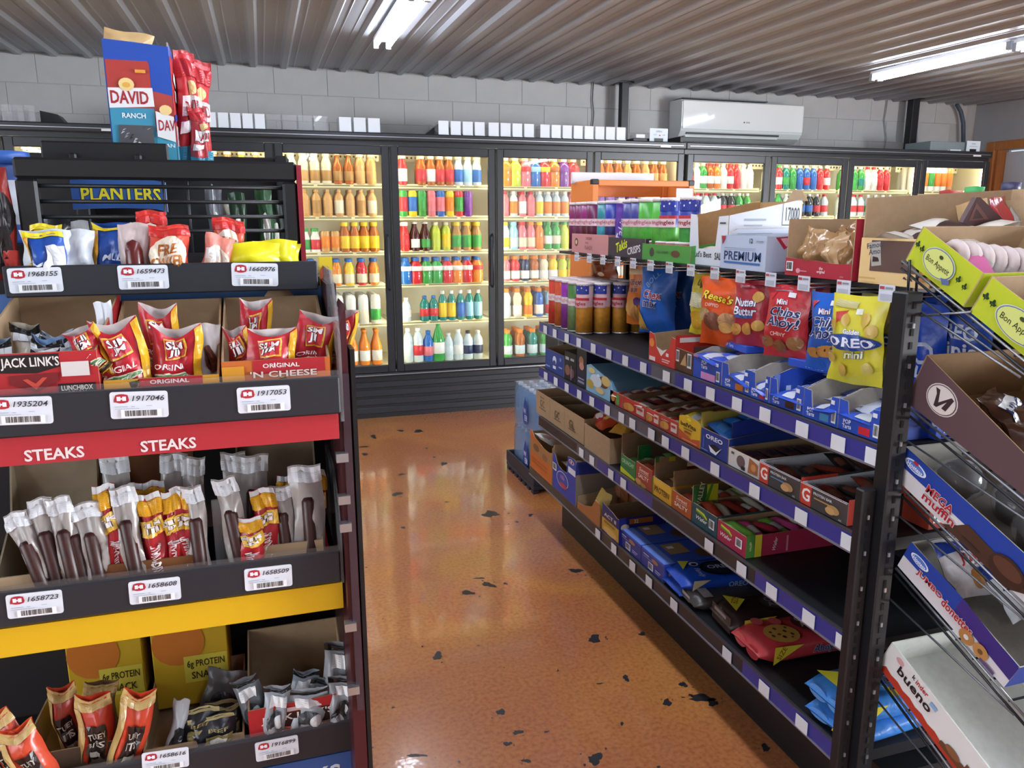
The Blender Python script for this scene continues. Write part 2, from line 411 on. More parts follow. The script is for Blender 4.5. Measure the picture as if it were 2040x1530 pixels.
# ceiling tube lights
TG = emit('#e8f0ff', TUBE)
def tube_light(x, y1, label, L=1.17):
    o = empty('tube_light', (x, y1-L/2, ceil_z(y1-L/2)-.09))
    MB().box((-.05, -L/2, .045), (.05, L/2, .07), WHITE, .004).build('channel', o)
    for s in (-1, 1):
        MB().tube([(s*.038, -L/2+.03, .02), (s*.038, L/2-.03, .02)], .0135, TG, 8).build('tube', o)
        for e in (-1, 1): MB().box((s*.038-.014, e*(L/2-.012)-.015, .002), (s*.038+.014, e*(L/2-.012)+.015, .05), M('#9aa0a8', .4)).build('socket', o)
    for e in (-1, 1): MB().tube([(0, e*.4, .06), (0, e*.4, .1)], .006, STEEL).build('hanger', o)
    tag(o, label, 'ceiling light', 'tube lights under the ceiling')
for x, side in ((.77, 'near the aisle'), (4.49, 'on the right'), (-2.95, 'added unseen on the left')):  # unseen left row is added to brighten the snack rack
    for k in range(6):
        tube_light(x, 5.05 - k*1.19 + (.02 if x > 2 else 0), ('twin white tube light %s, %s from the back wall' % (side, ORD[k])))

# wall air conditioner
A = at(1327, 204, y=6.2); B = at(1600, 272, y=6.2); ax0, ax1 = 3.50, 4.74
ac = empty('air_conditioner', ((ax0+ax1)/2, WY-.012, 2.125)); hw = (ax1-ax0)/2
pr_ = [(0, 0), (.10, -.005), (.17, .03), (.205, .07), (.215, .10), (.215, .31), (.19, .33), (0, .335)]
mb = MB(); ACW = M('#dfe3e2', .22)
mb.add([(x, -a, z) for x in (-hw, hw) for a, z in pr_], [tuple(range(8)), tuple(range(15, 7, -1))] + [(i, i+8, (i+1) % 8+8, (i+1) % 8) for i in range(8)], ACW); mb.build('body', ac)
MB().box((-hw+.01, -.222, .085), (hw-.01, -.214, .318), M('#e6eaea', .08), .003).build('front_panel', ac)
MB().box((-hw+.06, -.206, .046), (hw-.24, -.150, .060), M('#1a1b1d', .5)).build('air_slot', ac)
MB().box((-hw+.05, -.200, .020), (hw-.25, -.130, .034), ACW, .003).build('louver', ac)
MB().box((-hw+.02, -.2, .337), (hw*.4, -.02, .345), M('#55595c', .6)).build('top_grille', ac)
prints(ac, plane((-hw, -.222, .085), (1, 0, 0), (0, 0, 1), (0, -1, 0), 2*hw, .233), [('e', .50, .30, .006, .03, '#4a4d50'), ('t', 'GREE', .53, .30, .055, '#4a4d50')], 'lettering')
tag(ac, 'white split air conditioner on the block wall above the coolers', 'air conditioner')
# black posts, cables
for px, r, lab in ((1241, .033, 'black square post behind the white trays, left of the air conditioner'), (1816, .04, 'black square post right of the air conditioner')):
    p = at(px, 250, y=6.30)
    o = empty('support_post', (p.x, 6.30, 0)); MB().box((-r, -r, 2.037), (r, r, ceil_z(6.3)-.004), BLACK, .004).build('post', o)
    MB().box((-.07, -.06, ceil_z(6.3)-.012), (.07, .06, ceil_z(6.3)-.004), BLACK).build('cap_plate', o)
    tag(o, lab, 'post')
def cable(pts, r, col, label, name='cable'):
    tag(MB().tube([(p.x, p.y, p.z) for p in pts], r, M(col, .5)).build(name), label, 'cable')
cable([at(1182, 165, y=6.41), at(1180, 200, y=6.41), at(1183, 225, y=6.41), at(1180, 255, y=6.41)], .005, '#4b4d50', 'thin dark cable down the block wall left of the post')
cable([at(1768, 200, y=6.41), at(1762, 240, y=6.41), at(1766, 275, y=6.41), at(1761, 300, y=6.41)], .005, '#8d8f90', 'thin grey cable down the block wall left of the right post')
cable([at(1830, 205, y=6.41), at(1829, 250, y=6.41), at(1826, 302, y=6.41)], .012, '#b9babb', 'pale conduit beside the right black post')
cable([at(1906, 208, y=6.36), at(1914, 222, y=6.36), at(1919, 245, y=6.36), at(1919, 290, y=6.36)], .02, '#44525f', 'blue grey hose dropping from the ceiling at the corner', 'hose')

# ================================================================== coolers
DY = 5.63; DW = .7745; CREAM = M('#efe9cf', .5); FRAME = M('#23262b', .35); GL = glass(tint=(.97, .985, .98), ior=1.5)
LEV = [1.690, 1.467, 1.218, .978, .696, .386]
STRIP = emit('#fff3cf', COOL)
RAILM = M('#f1e6b0', .45)
def door_mesh():
    f = MB(); w = DW/2-.006
    f.box((-w, -.03, .345), (-w+.052, 0, 1.948), FRAME, .004); f.box((w-.052, -.03, .345), (w, 0, 1.948), FRAME, .004)
    f.box((-w+.052, -.03, 1.888), (w-.052, 0, 1.948), FRAME, .004); f.box((-w+.052, -.03, .345), (w-.052, 0, .400), FRAME, .004)
    g = MB().box((-w+.05, -.018, .398), (w-.05, -.012, 1.89), GL)
    h = MB().tube([(w-.026, -.03, .95), (w-.026, -.055, .97), (w-.026, -.055, 1.32), (w-.026, -.03, 1.34)], .007, M('#3c3f44', .3, .5))
    return f.mesh('door'), g.mesh('pane'), h.mesh('handle')
DM = door_mesh()
def shelf_mesh():
    s = MB(); w = DW/2-.012
    for k in range(14): s.box((-w, .06+k*.04, -.006), (w, .066+k*.04, -.001), M('#d9d6c8', .4, .3))
    s.box((-w, .05, -.008), (-w+.006, .62, 0), RAILM); s.box((w-.006, .05, -.008), (w, .62, 0), RAILM)
    s.box((-w, .044, -.024), (w, .050, .008), RAILM, .002)
    r = MB()
    for k in range(3): r.box((-w+.02+k*.25, .042, -.013), (-w+.245+k*.25, .0445, -.004), M('#8c8767', .5))
    return s.mesh('shelf'), r.mesh('price_strip')
SM = shelf_mesh()
def cooler(x0, nd, label, seen=True):
    L = nd*DW; o = empty('glass_door_cooler', (x0, DY, 0)); b = MB()
    b.box((-.010, .005, .34), (.012, .75, 2.0), FRAME); b.box((L-.012, .005, .34), (L+.008, .75, 2.0), FRAME)
    b.box((-.010, .74, 0), (L+.008, .76, 2.02), FRAME)
    b.box((-.010, 0, 1.95), (L+.008, .75, 1.985), FRAME, .003); b.box((-.010, -.035, 1.983), (L+.008, .75, 2.035), FRAME, .006)
    b.box((-.010, -.04, .315), (L+.008, .75, .343), FRAME, .006); b.box((-.010, .0, 0), (L+.008, .75, .315), M('#1a1c20', .4))
    b.build('cabinet', o)
    for z in (.035, .10, .165, .23): MB().box((0, -.010, z), (L, 0, z+.045), M('#22252a', .4), .004).build('kick_panel', o)
    MB().box((.02, -.037, 2.006), (L-.02, -.0345, 2.010), STEEL).build('header_trim', o)
    MB().box((.02, -.0425, .327), (L-.02, -.039, .333), STEEL).build('sill_trim', o)
    c = MB(); c.box((.012, .70, .36), (L-.012, .738, 1.95), CREAM); c.box((.012, .01, .345), (L-.012, .70, .376), CREAM); c.box((.012, .05, 1.935), (L-.012, .70, 1.95), CREAM)
    c.box((.0125, .045, .376), (.018, .70, 1.935), CREAM); c.box((L-.018, .045, .376), (L-.0125, .70, 1.935), CREAM)
    c.build('liner', o)
    MB().box((L-.22, -.0365, 1.992), (L-.13, -.0348, 2.004), WHITE).build('maker_plate', o)
    for d in range(nd):
        cx = (d+.5)*DW
        do = obj('door', DM[0], o, (cx, 0, 0)); obj('pane', DM[1], do); obj('handle', DM[2], do)
        for s in (-1, 1): MB().box((cx+s*(DW/2-.03)-.008, .006, .42), (cx+s*(DW/2-.03)+.008, .02, 1.93), STRIP).build('lamp_strip', o)
        MB().box((cx-DW/2+.06, .02, 1.918), (cx+DW/2-.06, .034, 1.93), STRIP).build('lamp_strip', o)
        g = MB().box((cx-.36, .30, 1.865), (cx+.36, .305, 1.925), CREAM)
        for k in range(22): g.box((cx-.34+k*.032, .2985, 1.888), (cx-.327+k*.032, .30, 1.902), M('#4a483c', .6))
        g.build('air_grille', o)
        if d: MB().box((d*DW-.012, .01, .36), (d*DW+.012, .04, 1.95), FRAME).build('mullion', o)
        for lz in LEV[:-1]:
            so = obj('shelf', SM[0], o, (cx, .05, lz)); obj('price_strip', SM[1], so)
    return tag(o, label, 'cooler')
U0 = -.667-.03-2*DW; U1 = -.667; U2 = 3.226
cooler(U0, 2, 'black glass door cooler at the far left behind the snack racks')
cooler(U1, 5, 'long black five door drinks cooler facing the aisle')
cooler(U2, 4, 'black four door drinks cooler under the air conditioner')

# ------------------------------------------------------------------ bottles, cans and cartons
BOT = {}
def bottle_kind(kind, H, r):
    k = (kind, H, r)
    if k in BOT: return BOT[k]
    base = bpy.data.materials.new('slot'); W0 = M('#ffffff')
    P = {'pet': [(.86, 0), (1, .03), (1, .52), (.94, .56), (1, .60), (.92, .70), (.5, .85), (.4, .88), (.4, .91)],
         'sport': [(.86, 0), (1, .04), (1, .30), (.88, .45), (1, .58), (1, .70), (.6, .84), (.5, .86), (.5, .88)],
         'juice': [(.84, 0), (1, .05), (1, .45), (.93, .5), (1, .56), (.95, .68), (.62, .82), (.58, .86), (.58, .89)],
         'glass': [(.9, 0), (1, .04), (1, .5), (.92, .58), (.55, .74), (.36, .84), (.34, .92), (.4, .93), (.4, .95)],
         'slim': [(.86, 0), (1, .03), (1, .66), (.85, .76), (.45, .86), (.42, .9)],
         'tea': [(.9, 0), (1, .04), (1, .58), (.9, .66), (.62, .78), (.6, .86), (.6, .88)],
         'can': [(.8, 0), (1, .04), (1, .9), (.82, .96), (.84, .985), (.75, .98)],
         'carton': [(1, 0), (1, .86), (.78, .98), (.3, .985)],
         'wide': [(.88, 0), (1, .03), (1, .38), (.94, .42), (1, .47), (1, .70), (.55, .84), (.5, .88)],
         'jug': [(.92, 0), (1, .03), (1, .5), (.9, .62), (.5, .82), (.3, .9), (.3, .93)]}[kind]
    sq = 5 if kind in ('carton', 'wide') else (3.2 if kind == 'jug' else 0)
    body = MB().lathe([(a*r, z*H) for a, z in P], W0, 12, sq=sq).mesh('bottle')
    lz = {'pet': (.2, .5), 'sport': (.1, .42), 'juice': (.1, .44), 'glass': (.12, .42), 'slim': (.12, .6), 'tea': (.12, .54), 'can': (.2, .75), 'carton': (.12, .5), 'wide': (.50, .68), 'jug': (.2, .5)}[kind]
    lab = MB().lathe([(r*.99, lz[0]*H), (r*1.012, lz[0]*H+.001), (r*1.012, lz[1]*H-.001), (r*.99, lz[1]*H)], W0, 12, sq=sq).mesh('label_band')
    top = P[-1][1]; cr = P[-1][0]
    if kind in ('can',): cap = MB().lathe([(r*.74, H*.978), (r*.1, H*.979)], W0, 12).mesh('lid')
    elif kind == 'carton': cap = MB().lathe([(r*.35, H*.98), (r*.35, H), (r*.05, H)], W0, 10).mesh('cap')
    else: cap = MB().lathe([(cr*r*1.12, (top-.015)*H), (cr*r*1.15, top*H), (cr*r*1.12, H*.995), (cr*r*.9, H), (.0001, H)], W0, 10).mesh('cap')
    BOT[k] = (body, lab, cap); return BOT[k]
def setm(o, m):
    o.material_slots[0].link = 'OBJECT'; o.material_slots[0].material = m
COLN = {'o': ('#f08a2c', 'orange'), 'r': ('#d8343a', 'red'), 'y': ('#f3cf2e', 'yellow'), 'g': ('#3fa44a', 'green'), 'b': ('#2e6fc0', 'blue'), 'p': ('#e87f86', 'pink'),
        'n': ('#22355e', 'navy'), 'w': ('#f0efe6', 'white'), 'c': ('#cfdde0', 'clear'), 't': ('#d8a566', 'tan'), 'a': ('#b8641e', 'amber'), 'd': ('#4a1a20', 'dark red'),
        'l': ('#c9d64a', 'lime'), 'm': ('#e9dfc0', 'cream'), 'v': ('#7a3c9a', 'purple'), 'k': ('#1a8a80', 'teal'), 'i': ('#9fd6e8', 'pale blue'), 'x': ('#2f3436', 'black'), 'q': ('#b98a4a', 'brown')}
KN = {'pet': 'soda bottle', 'sport': 'sports drink bottle', 'juice': 'juice bottle', 'glass': 'glass bottle', 'slim': 'slim drink bottle', 'tea': 'iced tea bottle', 'can': 'tall can',
      'carton': 'drink carton', 'wide': 'wide sports drink bottle', 'jug': 'large soda bottle'}
back = MB(); NB = [0]
def row(door_x, lvl, items, where, H=None, rows=2, x0=.075, x1=.70, group='drinks in the coolers'):
    """items: 'kind body cap label' words; spread over the shelf from left to right"""
    z = LEV[lvl] + .001; n = len(items); its = []
    for i, it in enumerate(items):
        if it == '-': continue
        kind, cols = it.split(':'); hh = H or {0: .212, 1: .188, 2: .21, 3: .192, 4: .225, 5: .262}[lvl]
        sc = 1.0
        if len(cols) > 3: sc = float(cols[3:])
        hh *= sc; r = {'can': .034, 'carton': .036, 'wide': .042, 'jug': .046, 'glass': .034, 'slim': .033}.get(kind, .0365)
        if lvl == 5 and kind != 'jug': r *= 1.12
        bm, lm, cm = bottle_kind(kind, round(hh, 3), round(r, 4))
        x = door_x + x0 + (x1-x0)*(i+.5)/n; y = DY + .105 + r*.2
        o = obj(KN[kind].replace(' ', '_'), bm, None, (x, y, z), (0, 0, random.uniform(-.3, .3) if kind not in ('carton', 'wide', 'jug') else 0))
        cb, cc, cl = (COLN[c] for c in cols[:3])
        setm(o, M(cb[0], .12, 0, 'drink'))
        l = obj('label_band', lm, o); setm(l, M(cl[0], .4)); c = obj('lid' if kind == 'can' else 'cap', cm, o); setm(c, M(cc[0], .4) if kind != 'can' else STEEL)
        pos = sum(1 for q in items[:i+1] if q != '-')
        tag(o, '%s %s, %s from left on %s shelf, %s' % (cb[1], KN[kind], ORD[pos-1], ORD[lvl] if lvl < 5 else 'bottom', where), 'carton' if kind == 'carton' else ('can' if kind == 'can' else 'bottle'), group)
        for q in range(1, rows):
            P = [(a.co.x+x, a.co.y+y+q*.078, a.co.z+z) for a in bm.vertices]
            back.add(P, [tuple(p.vertices) for p in bm.polygons], M(cb[0], .12, 0, 'drink'), True)
            back.add([(a.co.x+x, a.co.y+y+q*.078, a.co.z+z) for a in cm.vertices], [tuple(p.vertices) for p in cm.polygons], M(cc[0], .4) if kind != 'can' else STEEL, True)
D = [U1 + k*DW for k in range(5)]; E_ = [U2 + k*DW for k in range(4)]
W2 = 'second door of long cooler'; W3 = 'third door of long cooler'; W4 = 'fourth door of long cooler'; W5 = 'fifth door of long cooler'; W1 = 'first door of long cooler'
row(D[0], 0, ['juice:omw', 'juice:omw', 'juice:ymw', 'juice:tmw', 'juice:omw', 'juice:ymw', 'juice:tmw'], W1)
row(D[0], 1, ['tea:aya', 'tea:aya', 'can:gxw', 'can:gxw', 'can:wxg', 'can:wxg', 'tea:gwg'], W1)
row(D[1], 0, ['juice:mmt', 'juice:mmt', 'juice:mmq', 'juice:mmq', 'glass:amq', 'glass:amq', 'juice:tmt', 'juice:tmt'], W2)
row(D[1], 1, ['slim:ttm', 'slim:ttt', 'slim:ttq', 'slim:ttt', 'slim:ttm', 'slim:ttt', 'slim:ttq', 'slim:ttm'], W2, rows=3)
row(D[1], 2, ['tea:wgr0.8', 'tea:wgg0.8', 'tea:wgr0.8', 'can:txo0.72', 'can:txo0.72', 'tea:ayy', 'tea:ayy', 'tea:ayy', 'tea:ayy'], W2)
row(D[1], 3, ['juice:ybx', 'juice:obx', 'juice:yby', 'juice:obm', 'juice:ybm', 'juice:rbm', 'juice:obm'], W2)
row(D[1], 4, ['juice:obx', 'juice:obm', 'juice:tbm', 'carton:wwg', 'carton:wwg', 'carton:wwm', 'carton:wwg'], W2, H=.215, rows=4)
row(D[1], 5, ['glass:ggw', 'glass:ggw', 'glass:ggw', 'glass:ggg', 'glass:oow', 'glass:oow', 'glass:oow'], W2)
row(D[2], 0, ['tea:rmw', '-', 'tea:amr', 'tea:amw', 'tea:amr', 'tea:amr', 'tea:cmb', 'tea:cmi', 'tea:cmb'], W3)
row(D[2], 1, ['can:gxr', 'can:yxb', 'can:gxg', 'can:pxp', 'can:bxp', 'can:yxo', 'can:rxg', 'can:vxv', '-'], W3, rows=3)
row(D[2], 2, ['tea:rwr', 'glass:dww', 'glass:dwg', 'slim:lml', 'slim:lmy', 'tea:qyg', 'tea:qyg', 'tea:qyg'], W3)
row(D[2], 3, ['wide:bbw', 'wide:rbw', 'wide:gbw', 'wide:gbw', 'wide:rbw', 'wide:obw', 'wide:rbw', 'wide:obr'], W3)
row(D[2], 4, ['pet:cww0.8', '-', 'pet:kbr0.85', 'pet:kbr0.85', 'slim:kwy', 'slim:kwy', 'slim:kwb', 'slim:kwi', 'slim:kwi'], W3, rows=1)
row(D[2], 5, ['pet:cwc', 'pet:cwr', 'pet:bbp0.9', 'jug:ggw1.12', 'pet:cwc0.8', 'pet:cww0.9', 'pet:cxn0.85', 'pet:cwn0.85'], W3, rows=1)
row(D[3], 0, ['wide:omo', 'wide:lml', 'wide:pmr', 'wide:bmi', 'wide:ryy', 'wide:oma', 'wide:vmv', 'wide:rmr'], W4)
row(D[3], 1, ['slim:prp', 'slim:cwo', 'slim:prw', 'slim:prp', 'slim:cwy', 'slim:cwo', 'slim:cwo', 'slim:cwo', 'slim:prp'], W4)
row(D[3], 2, ['juice:wyy', 'juice:iic', 'juice:prm', 'juice:pom', 'juice:oyo', 'pet:ggw', 'pet:ggm', 'pet:lgl', 'pet:lgl'], W4)
row(D[3], 3, ['sport:pow', 'sport:row', 'sport:now', 'sport:aow', 'sport:mow', 'sport:yow', 'sport:loy', 'sport:loy'], W4)
row(D[3], 4, ['sport:coc', 'sport:mow', 'sport:yoo', 'sport:bow', 'sport:ior', 'sport:row', 'sport:cow'], W4, rows=3)
row(D[3], 5, ['sport:goc', 'sport:aoc', 'sport:koc', 'sport:goc', 'sport:aoc', 'sport:yoc'], W4, H=.215, rows=3)
row(D[4], 0, ['tea:amt', 'tea:amt', 'tea:amm', 'tea:tmm', 'tea:amt', 'tea:tmm', 'tea:amt', 'tea:amt'], W5)
row(D[4], 1, ['can:vxv', 'can:vxv', 'can:vxm', 'can:vxm', 'can:mxv', 'can:mxv', 'can:vxv'], W5)
V1, V2, V3, V4 = ('%s door of cooler under air conditioner' % q for q in ORD[:4])
row(E_[0], 0, ['pet:xrr', 'pet:www', 'pet:gww', 'pet:arw', 'pet:orw', 'pet:www', 'pet:rrw', 'pet:rrr', 'pet:www', 'pet:www'], V1, H=.2)
row(E_[0], 1, ['pet:crr', 'pet:crr', 'pet:crw', 'pet:crr', 'pet:xwr', 'pet:xwr', 'pet:gww', 'pet:gww'], V1)
row(E_[1], 0, ['pet:wgr', 'pet:rgw', 'pet:kwg', 'pet:gwg', 'pet:bwb', 'pet:bwr', 'pet:bwb', 'pet:rwr', 'pet:rww'], V2, H=.2)
row(E_[1], 1, ['pet:ggg', 'pet:ggg', 'pet:cwg', 'pet:xwb', 'pet:xwb', 'pet:xwb', 'pet:xwr', 'pet:crr'], V2)
row(E_[2], 0, ['pet:gwg', 'pet:gwg', 'pet:gwk', 'pet:wrw', 'pet:wrw', 'pet:rwr', 'pet:rwr', '-', '-'], V3, H=.2)
row(E_[2], 1, ['pet:crr', 'pet:crr', 'pet:crr', 'pet:cwg', 'pet:cwg', 'pet:cwg', 'pet:cwg', '-'], V3)
row(E_[3], 0, ['can:wxg', 'can:wxo', 'can:wxg', 'can:wxo', 'can:wxo', 'can:txo', '-', '-', '-'], V4, rows=3)
row(E_[3], 1, ['can:wxg', 'can:wxb', 'can:wxg', 'can:wxb', 'can:wxr', 'can:txo', '-', '-'], V4)
rx = random.Random(12); PAL = ['#f08a2c', '#d8343a', '#f3cf2e', '#3fa44a', '#2e6fc0', '#cfdde0', '#b8641e', '#d8a566', '#1a8a80']
for dx in (D[0], D[4], *E_):
    for lv in range(2, 6):
        hh = round({2: .21, 3: .192, 4: .225, 5: .262}[lv]*.97, 3); kd = rx.choice(('pet', 'sport', 'juice', 'tea')); bm, lm, cm = bottle_kind(kd, hh, .0365); c = rx.choice(PAL)
        for i in range(8):
            if i % 3 == 0: c = rx.choice(PAL)
            x = dx + .075 + .625*(i+.5)/8; y = DY + .115; z = LEV[lv] + .001
            for me_, m_ in ((bm, M(c, .12, 0, 'drink')), (lm, M('#f0efe6', .4)), (cm, M('#f0efe6', .4))):
                back.add([(a.co.x+x, a.co.y+y, a.co.z+z) for a in me_.vertices], [tuple(p.vertices) for p in me_.polygons], m_, True)
bo = tag(back.build('drink_rows'), 'further bottles and cans filling the cooler shelves around the front drinks', 'bottles'); bo['kind'] = 'stuff'

# ------------------------------------------------------------------ small trays on top of the coolers
def tray_mesh(clear):
    t = MB(); m = ACRYL if clear else M('#e4e8ee', .35)
    t.box((-.034, 0, 0), (-.032, .10, .085), ACRYL); t.box((.032, 0, 0), (.034, .10, .085), ACRYL); t.box((-.034, 0, 0), (.034, .10, .003), ACRYL)
    f = MB().box((-.030, .004, .012), (.030, .007, .092), m, .001) if not clear else MB().box((-.032, .002, .003), (.032, .004, .092), ACRYL)
    c = MB().box((-.030, -.006, .0), (.030, .006, .012), m)
    return t.mesh('pusher_tray'), f.mesh('front_plate'), c.mesh('clip')
TM = (tray_mesh(False), tray_mesh(True))
for (p0, p1, n, y, clear, col, where) in [(408, 530, 5, 248, 0, 'white', 'left end row over the second cooler door'), (530, 655, 4, 252, 1, 'clear', 'row right of the first white trays'), (674, 760, 3, 262, 0, 'white', 'short row over the third cooler door'),
        (872, 968, 4, 270, 0, 'white', 'row on the dark block'), (972, 1066, 4, 272, 0, 'white', 'row right of the dark block'), (1075, 1248, 8, 277, 0, 'white', 'long row left of the black post'), (2, 70, 3, 222, 1, 'clear', 'row over the far left cooler')]:
    a = at(p0, y, y=5.70); b = at(p1, y, y=5.70); nn = n
    for k in range(n):
        m3 = TM[clear]; o = obj('pusher_tray', m3[0], None, (a.x+(b.x-a.x)*(k+.5)/n, 5.70, 2.036), random.uniform(-.04, .04)); s = (b.x-a.x)/n/.072; o.scale = (s, 1, 1.15)
        obj('front_plate', m3[1], o); obj('clip', m3[2], o)
        tag(o, '%s plastic shelf tray, %s in the %s' % (col, ORD[k], where), 'tray', 'plastic shelf trays on top of the coolers')
p = at(852, 265, y=5.74); tag(MB().prism([(0, 0), (.30, 0), (.30, .03), (.12, .11), (0, .02)], (p.x, 5.86, 2.036), (1, 0, 0), (0, 0, 1), (0, -1, 0), .12, BLACK).build('dark_block'), 'dark plastic block behind the white trays on the cooler', 'block')
p = at(70, 215, y=5.8); tag(MB().prism([(0, 0), (.16, 0), (.10, .08), (0, .10)], (p.x, 5.9, 2.036), (1, 0, 0), (0, 0, 1), (0, -1, 0), .15, BLACK).build('dark_block'), 'dark wedge beside the clear trays on the far left cooler', 'block')
def card(px0, px1, y, z, h, label, txt):
    a = at(px0, 280, y=y); b = at(px1, 280, y=y); w = b.x-a.x
    o = empty('paper_sign', ((a.x+b.x)/2, y, z))
    MB().prism([(-w/2, 0), (-w*.25, 0), (-w*.25, h*.3), (w*.25, h*.3), (w*.25, 0), (w/2, 0), (w/2, h), (-w/2, h)], (0, 0, 0), (1, 0, 0), (0, 0, 1), (0, -1, 0), .002, M('#dbe6ee', .6)).build('card', o)
    MB().box((-w*.25, .004, 0), (w*.25, .05, h*.3), BLACK).build('clip', o)
    prints(o, plane((-w/2, 0, 0), (1, 0, 0), (0, 0, 1), (0, -1, 0), w, h), txt, 'lettering'); tag(o, label, 'sign')
card(1294, 1330, 5.68, 2.036, .105, 'small white paper sign beside the long row of white trays', [('t', 'OPEN', .5, .78, .14, '#6a7f94'), ('t', 'KEEP', .3, .55, .10, '#9fb2c4'), ('e', .55, .5, .05, .05, '#c8454a'), ('r', .7, .5, .85, .56, '#9fb2c4')])
card(1927, 1954, 5.70, 2.036, .10, 'small white paper sign at the right end of the cooler', [('t', 'OPEN', .5, .75, .14, '#8a9aa8'), ('r', .2, .5, .8, .55, '#a9b6c0')])
o = empty('black_tray', (at(1272, 280, y=5.75).x, 5.75, 2.036)); MB().box((-.07, -.05, 0), (.11, .08, .03), BLACK, .004).build('tray_body', o); MB().box((-.05, -.055, .03), (.03, .05, .06), WHITE, .004).build('white_lid', o)
tag(o, 'black tray with white lid between white trays and paper sign', 'tray')
a = at(1342, 285, y=5.8); o = MB().box((a.x, 5.66, 2.036), (U2-.03, 6.2, 2.085), BLACK, .004).build('black_case'); tag(o, 'flat black case on the right end of the long cooler', 'case')
a = at(1840, 290, y=5.8); b = at(1925, 290, y=5.8); o = empty('grey_tray', ((a.x+b.x)/2, 5.72, 2.036)); hw = (b.x-a.x)/2; g = M('#7e8a8c', .5)
MB().box((-hw, 0, 0), (hw, .3, .09), g, .004).build('tray_body', o); MB().box((-hw*.2, -.03, 0), (hw*.3, 0, .02), WHITE).build('slip', o); tag(o, 'grey tray box on the cooler near the corner', 'tray')

# ================================================================== product builders
def proj(x, y, z):
    v = Vector((x, y, z-CZ)); d = v.dot(fw); return 1020 + F*v.dot(rt)/d, 765 - F*v.dot(up)/d
def gy(px, x, z):
    """where along the shelf (y) a photograph column meets the line at given x and height"""
    a, b = .3, 6.
    for _ in range(50):
        m = (a+b)/2
        if proj(x, m, z)[0] > px: a = m
        else: b = m
    return a
GROT = -PI/2
def carton(name, label, cat, loc, rot, W, D, Hf, Hb=None, col='#a98d6c', inner=None, side=None, fpoly=None, front=(), near=(), left=(), back=True, tilt=0, group=None, t=.0025, edge=None, sides=True):
    """open topped card box: origin at the middle of its front foot, front towards -y"""
    Hb = Hb or Hf; mb = MB(); mo = M(col, .5) if col != '#a98d6c' else KRAFT; mi = inner or KRAFT
    fp = fpoly or [(0, 0), (1, 0), (1, 1), (0, 1)]; fp = [(-W/2+a*W, b*Hf) for a, b in fp]
    mb.prism(fp, (0, 0, 0), (1, 0, 0), (0, 0, 1), (0, -1, 0), t, mo, mi)
    if back: mb.prism([(-W/2, 0), (W/2, 0), (W/2, Hb), (-W/2, Hb)], (0, D, 0), (-1, 0, 0), (0, 0, 1), (0, 1, 0), t, mo, mi)
    sp = side or [(t, 0), (D-t, 0), (D-t, Hb), (t, Hf)]
    if sides:
        mb.prism(sp, (W/2, 0, 0), (0, 1, 0), (0, 0, 1), (1, 0, 0), t, mo, mi)
        mb.prism([(-a, b) for a, b in sp], (-W/2, 0, 0), (0, -1, 0), (0, 0, 1), (-1, 0, 0), t, mo, mi)
    mb.box((-W/2+t, t, 0), (W/2-t, D-t, t), mi)
    o = mb.build(name, None, loc, (tilt, 0, rot))
    if front: prints(o, plane((-W/2, 0, 0), (1, 0, 0), (0, 0, 1), (0, -1, 0), W, Hf), front, 'printed_front')
    if near: prints(o, plane((W/2, 0, 0), (0, 1, 0), (0, 0, 1), (1, 0, 0), D, Hb), near, 'printed_side')
    if left: prints(o, plane((-W/2, D, 0), (0, -1, 0), (0, 0, 1), (-1, 0, 0), D, Hb), left, 'printed_side')
    return tag(o, label, cat, group)
def closed_box(name, label, cat, loc, rot, W, D, H, col, front=(), near=(), top=(), left=(), group=None, tilt=0, bev=.0015):
    o = MB().box((-W/2, 0, 0), (W/2, D, H), M(col, .42), bev).build(name, None, loc, (tilt, 0, rot) if not hasattr(rot, '__len__') else rot)
    if front: prints(o, plane((-W/2, 0, 0), (1, 0, 0), (0, 0, 1), (0, -1, 0), W, H), front, 'printed_front')
    if near: prints(o, plane((W/2, 0, 0), (0, 1, 0), (0, 0, 1), (1, 0, 0), D, H), near, 'printed_side')
    if top: prints(o, plane((-W/2, 0, H), (1, 0, 0), (0, 1, 0), (0, 0, 1), W, D), top, 'printed_top')
    if left: prints(o, plane((-W/2, D, 0), (0, -1, 0), (0, 0, 1), (-1, 0, 0), D, H), left, 'printed_side')
    return tag(o, label, cat, group)
def bag_surf(W, H, T, cut=0, top=.07, bot=.05, seed=0, side=-1, open_=0, wr=.0035, taper=0):
    rnd = random.Random(seed); ph = [rnd.uniform(0, 6.28) for _ in range(6)]
    def S0(u, v):
        q = max(0, min(1, (v-bot)/(1-top-bot))); pv = math.sin(PI*q)**.55 if 0 < q < 1 else 0
        if open_: pv = max(pv, (open_*min(1, max(0, (v-.5)/.5))))
        pu = max(0, 1-(2*u-1)**4)**.85
        ww = W*(1-.06*pv)*(1-taper*v)
        x = -ww/2 + u*ww; z = v*H
        if cut: z *= 1 - cut*math.sin(PI*u)*max(0, v)**4
        wv = wr*(math.sin(9*u+ph[0]+5*v)+.6*math.sin(17*v+ph[1]-4*u)+.5*math.sin(23*u+ph[2]+11*v))
        return Vector((x + wr*.6*math.sin(8*v+ph[3]), side*(T/2*pv*pu + .0006) + wv*(.35+pv*.6), z + wr*.5*math.sin(7*u+ph[4])))
    return S0
def surf_face(S0, W, H, sgn=1):
    def S(u, v):
        e = .01; p = S0(u, v); a = S0(min(1, u+e), v) - S0(max(0, u-e), v); b = S0(u, min(1, v+e)) - S0(u, max(0, v-e))
        n = a.cross(b); n = n.normalized() if n.length > 1e-12 else Vector((0, -1, 0))
        return p, n*sgn
    return S, W, H
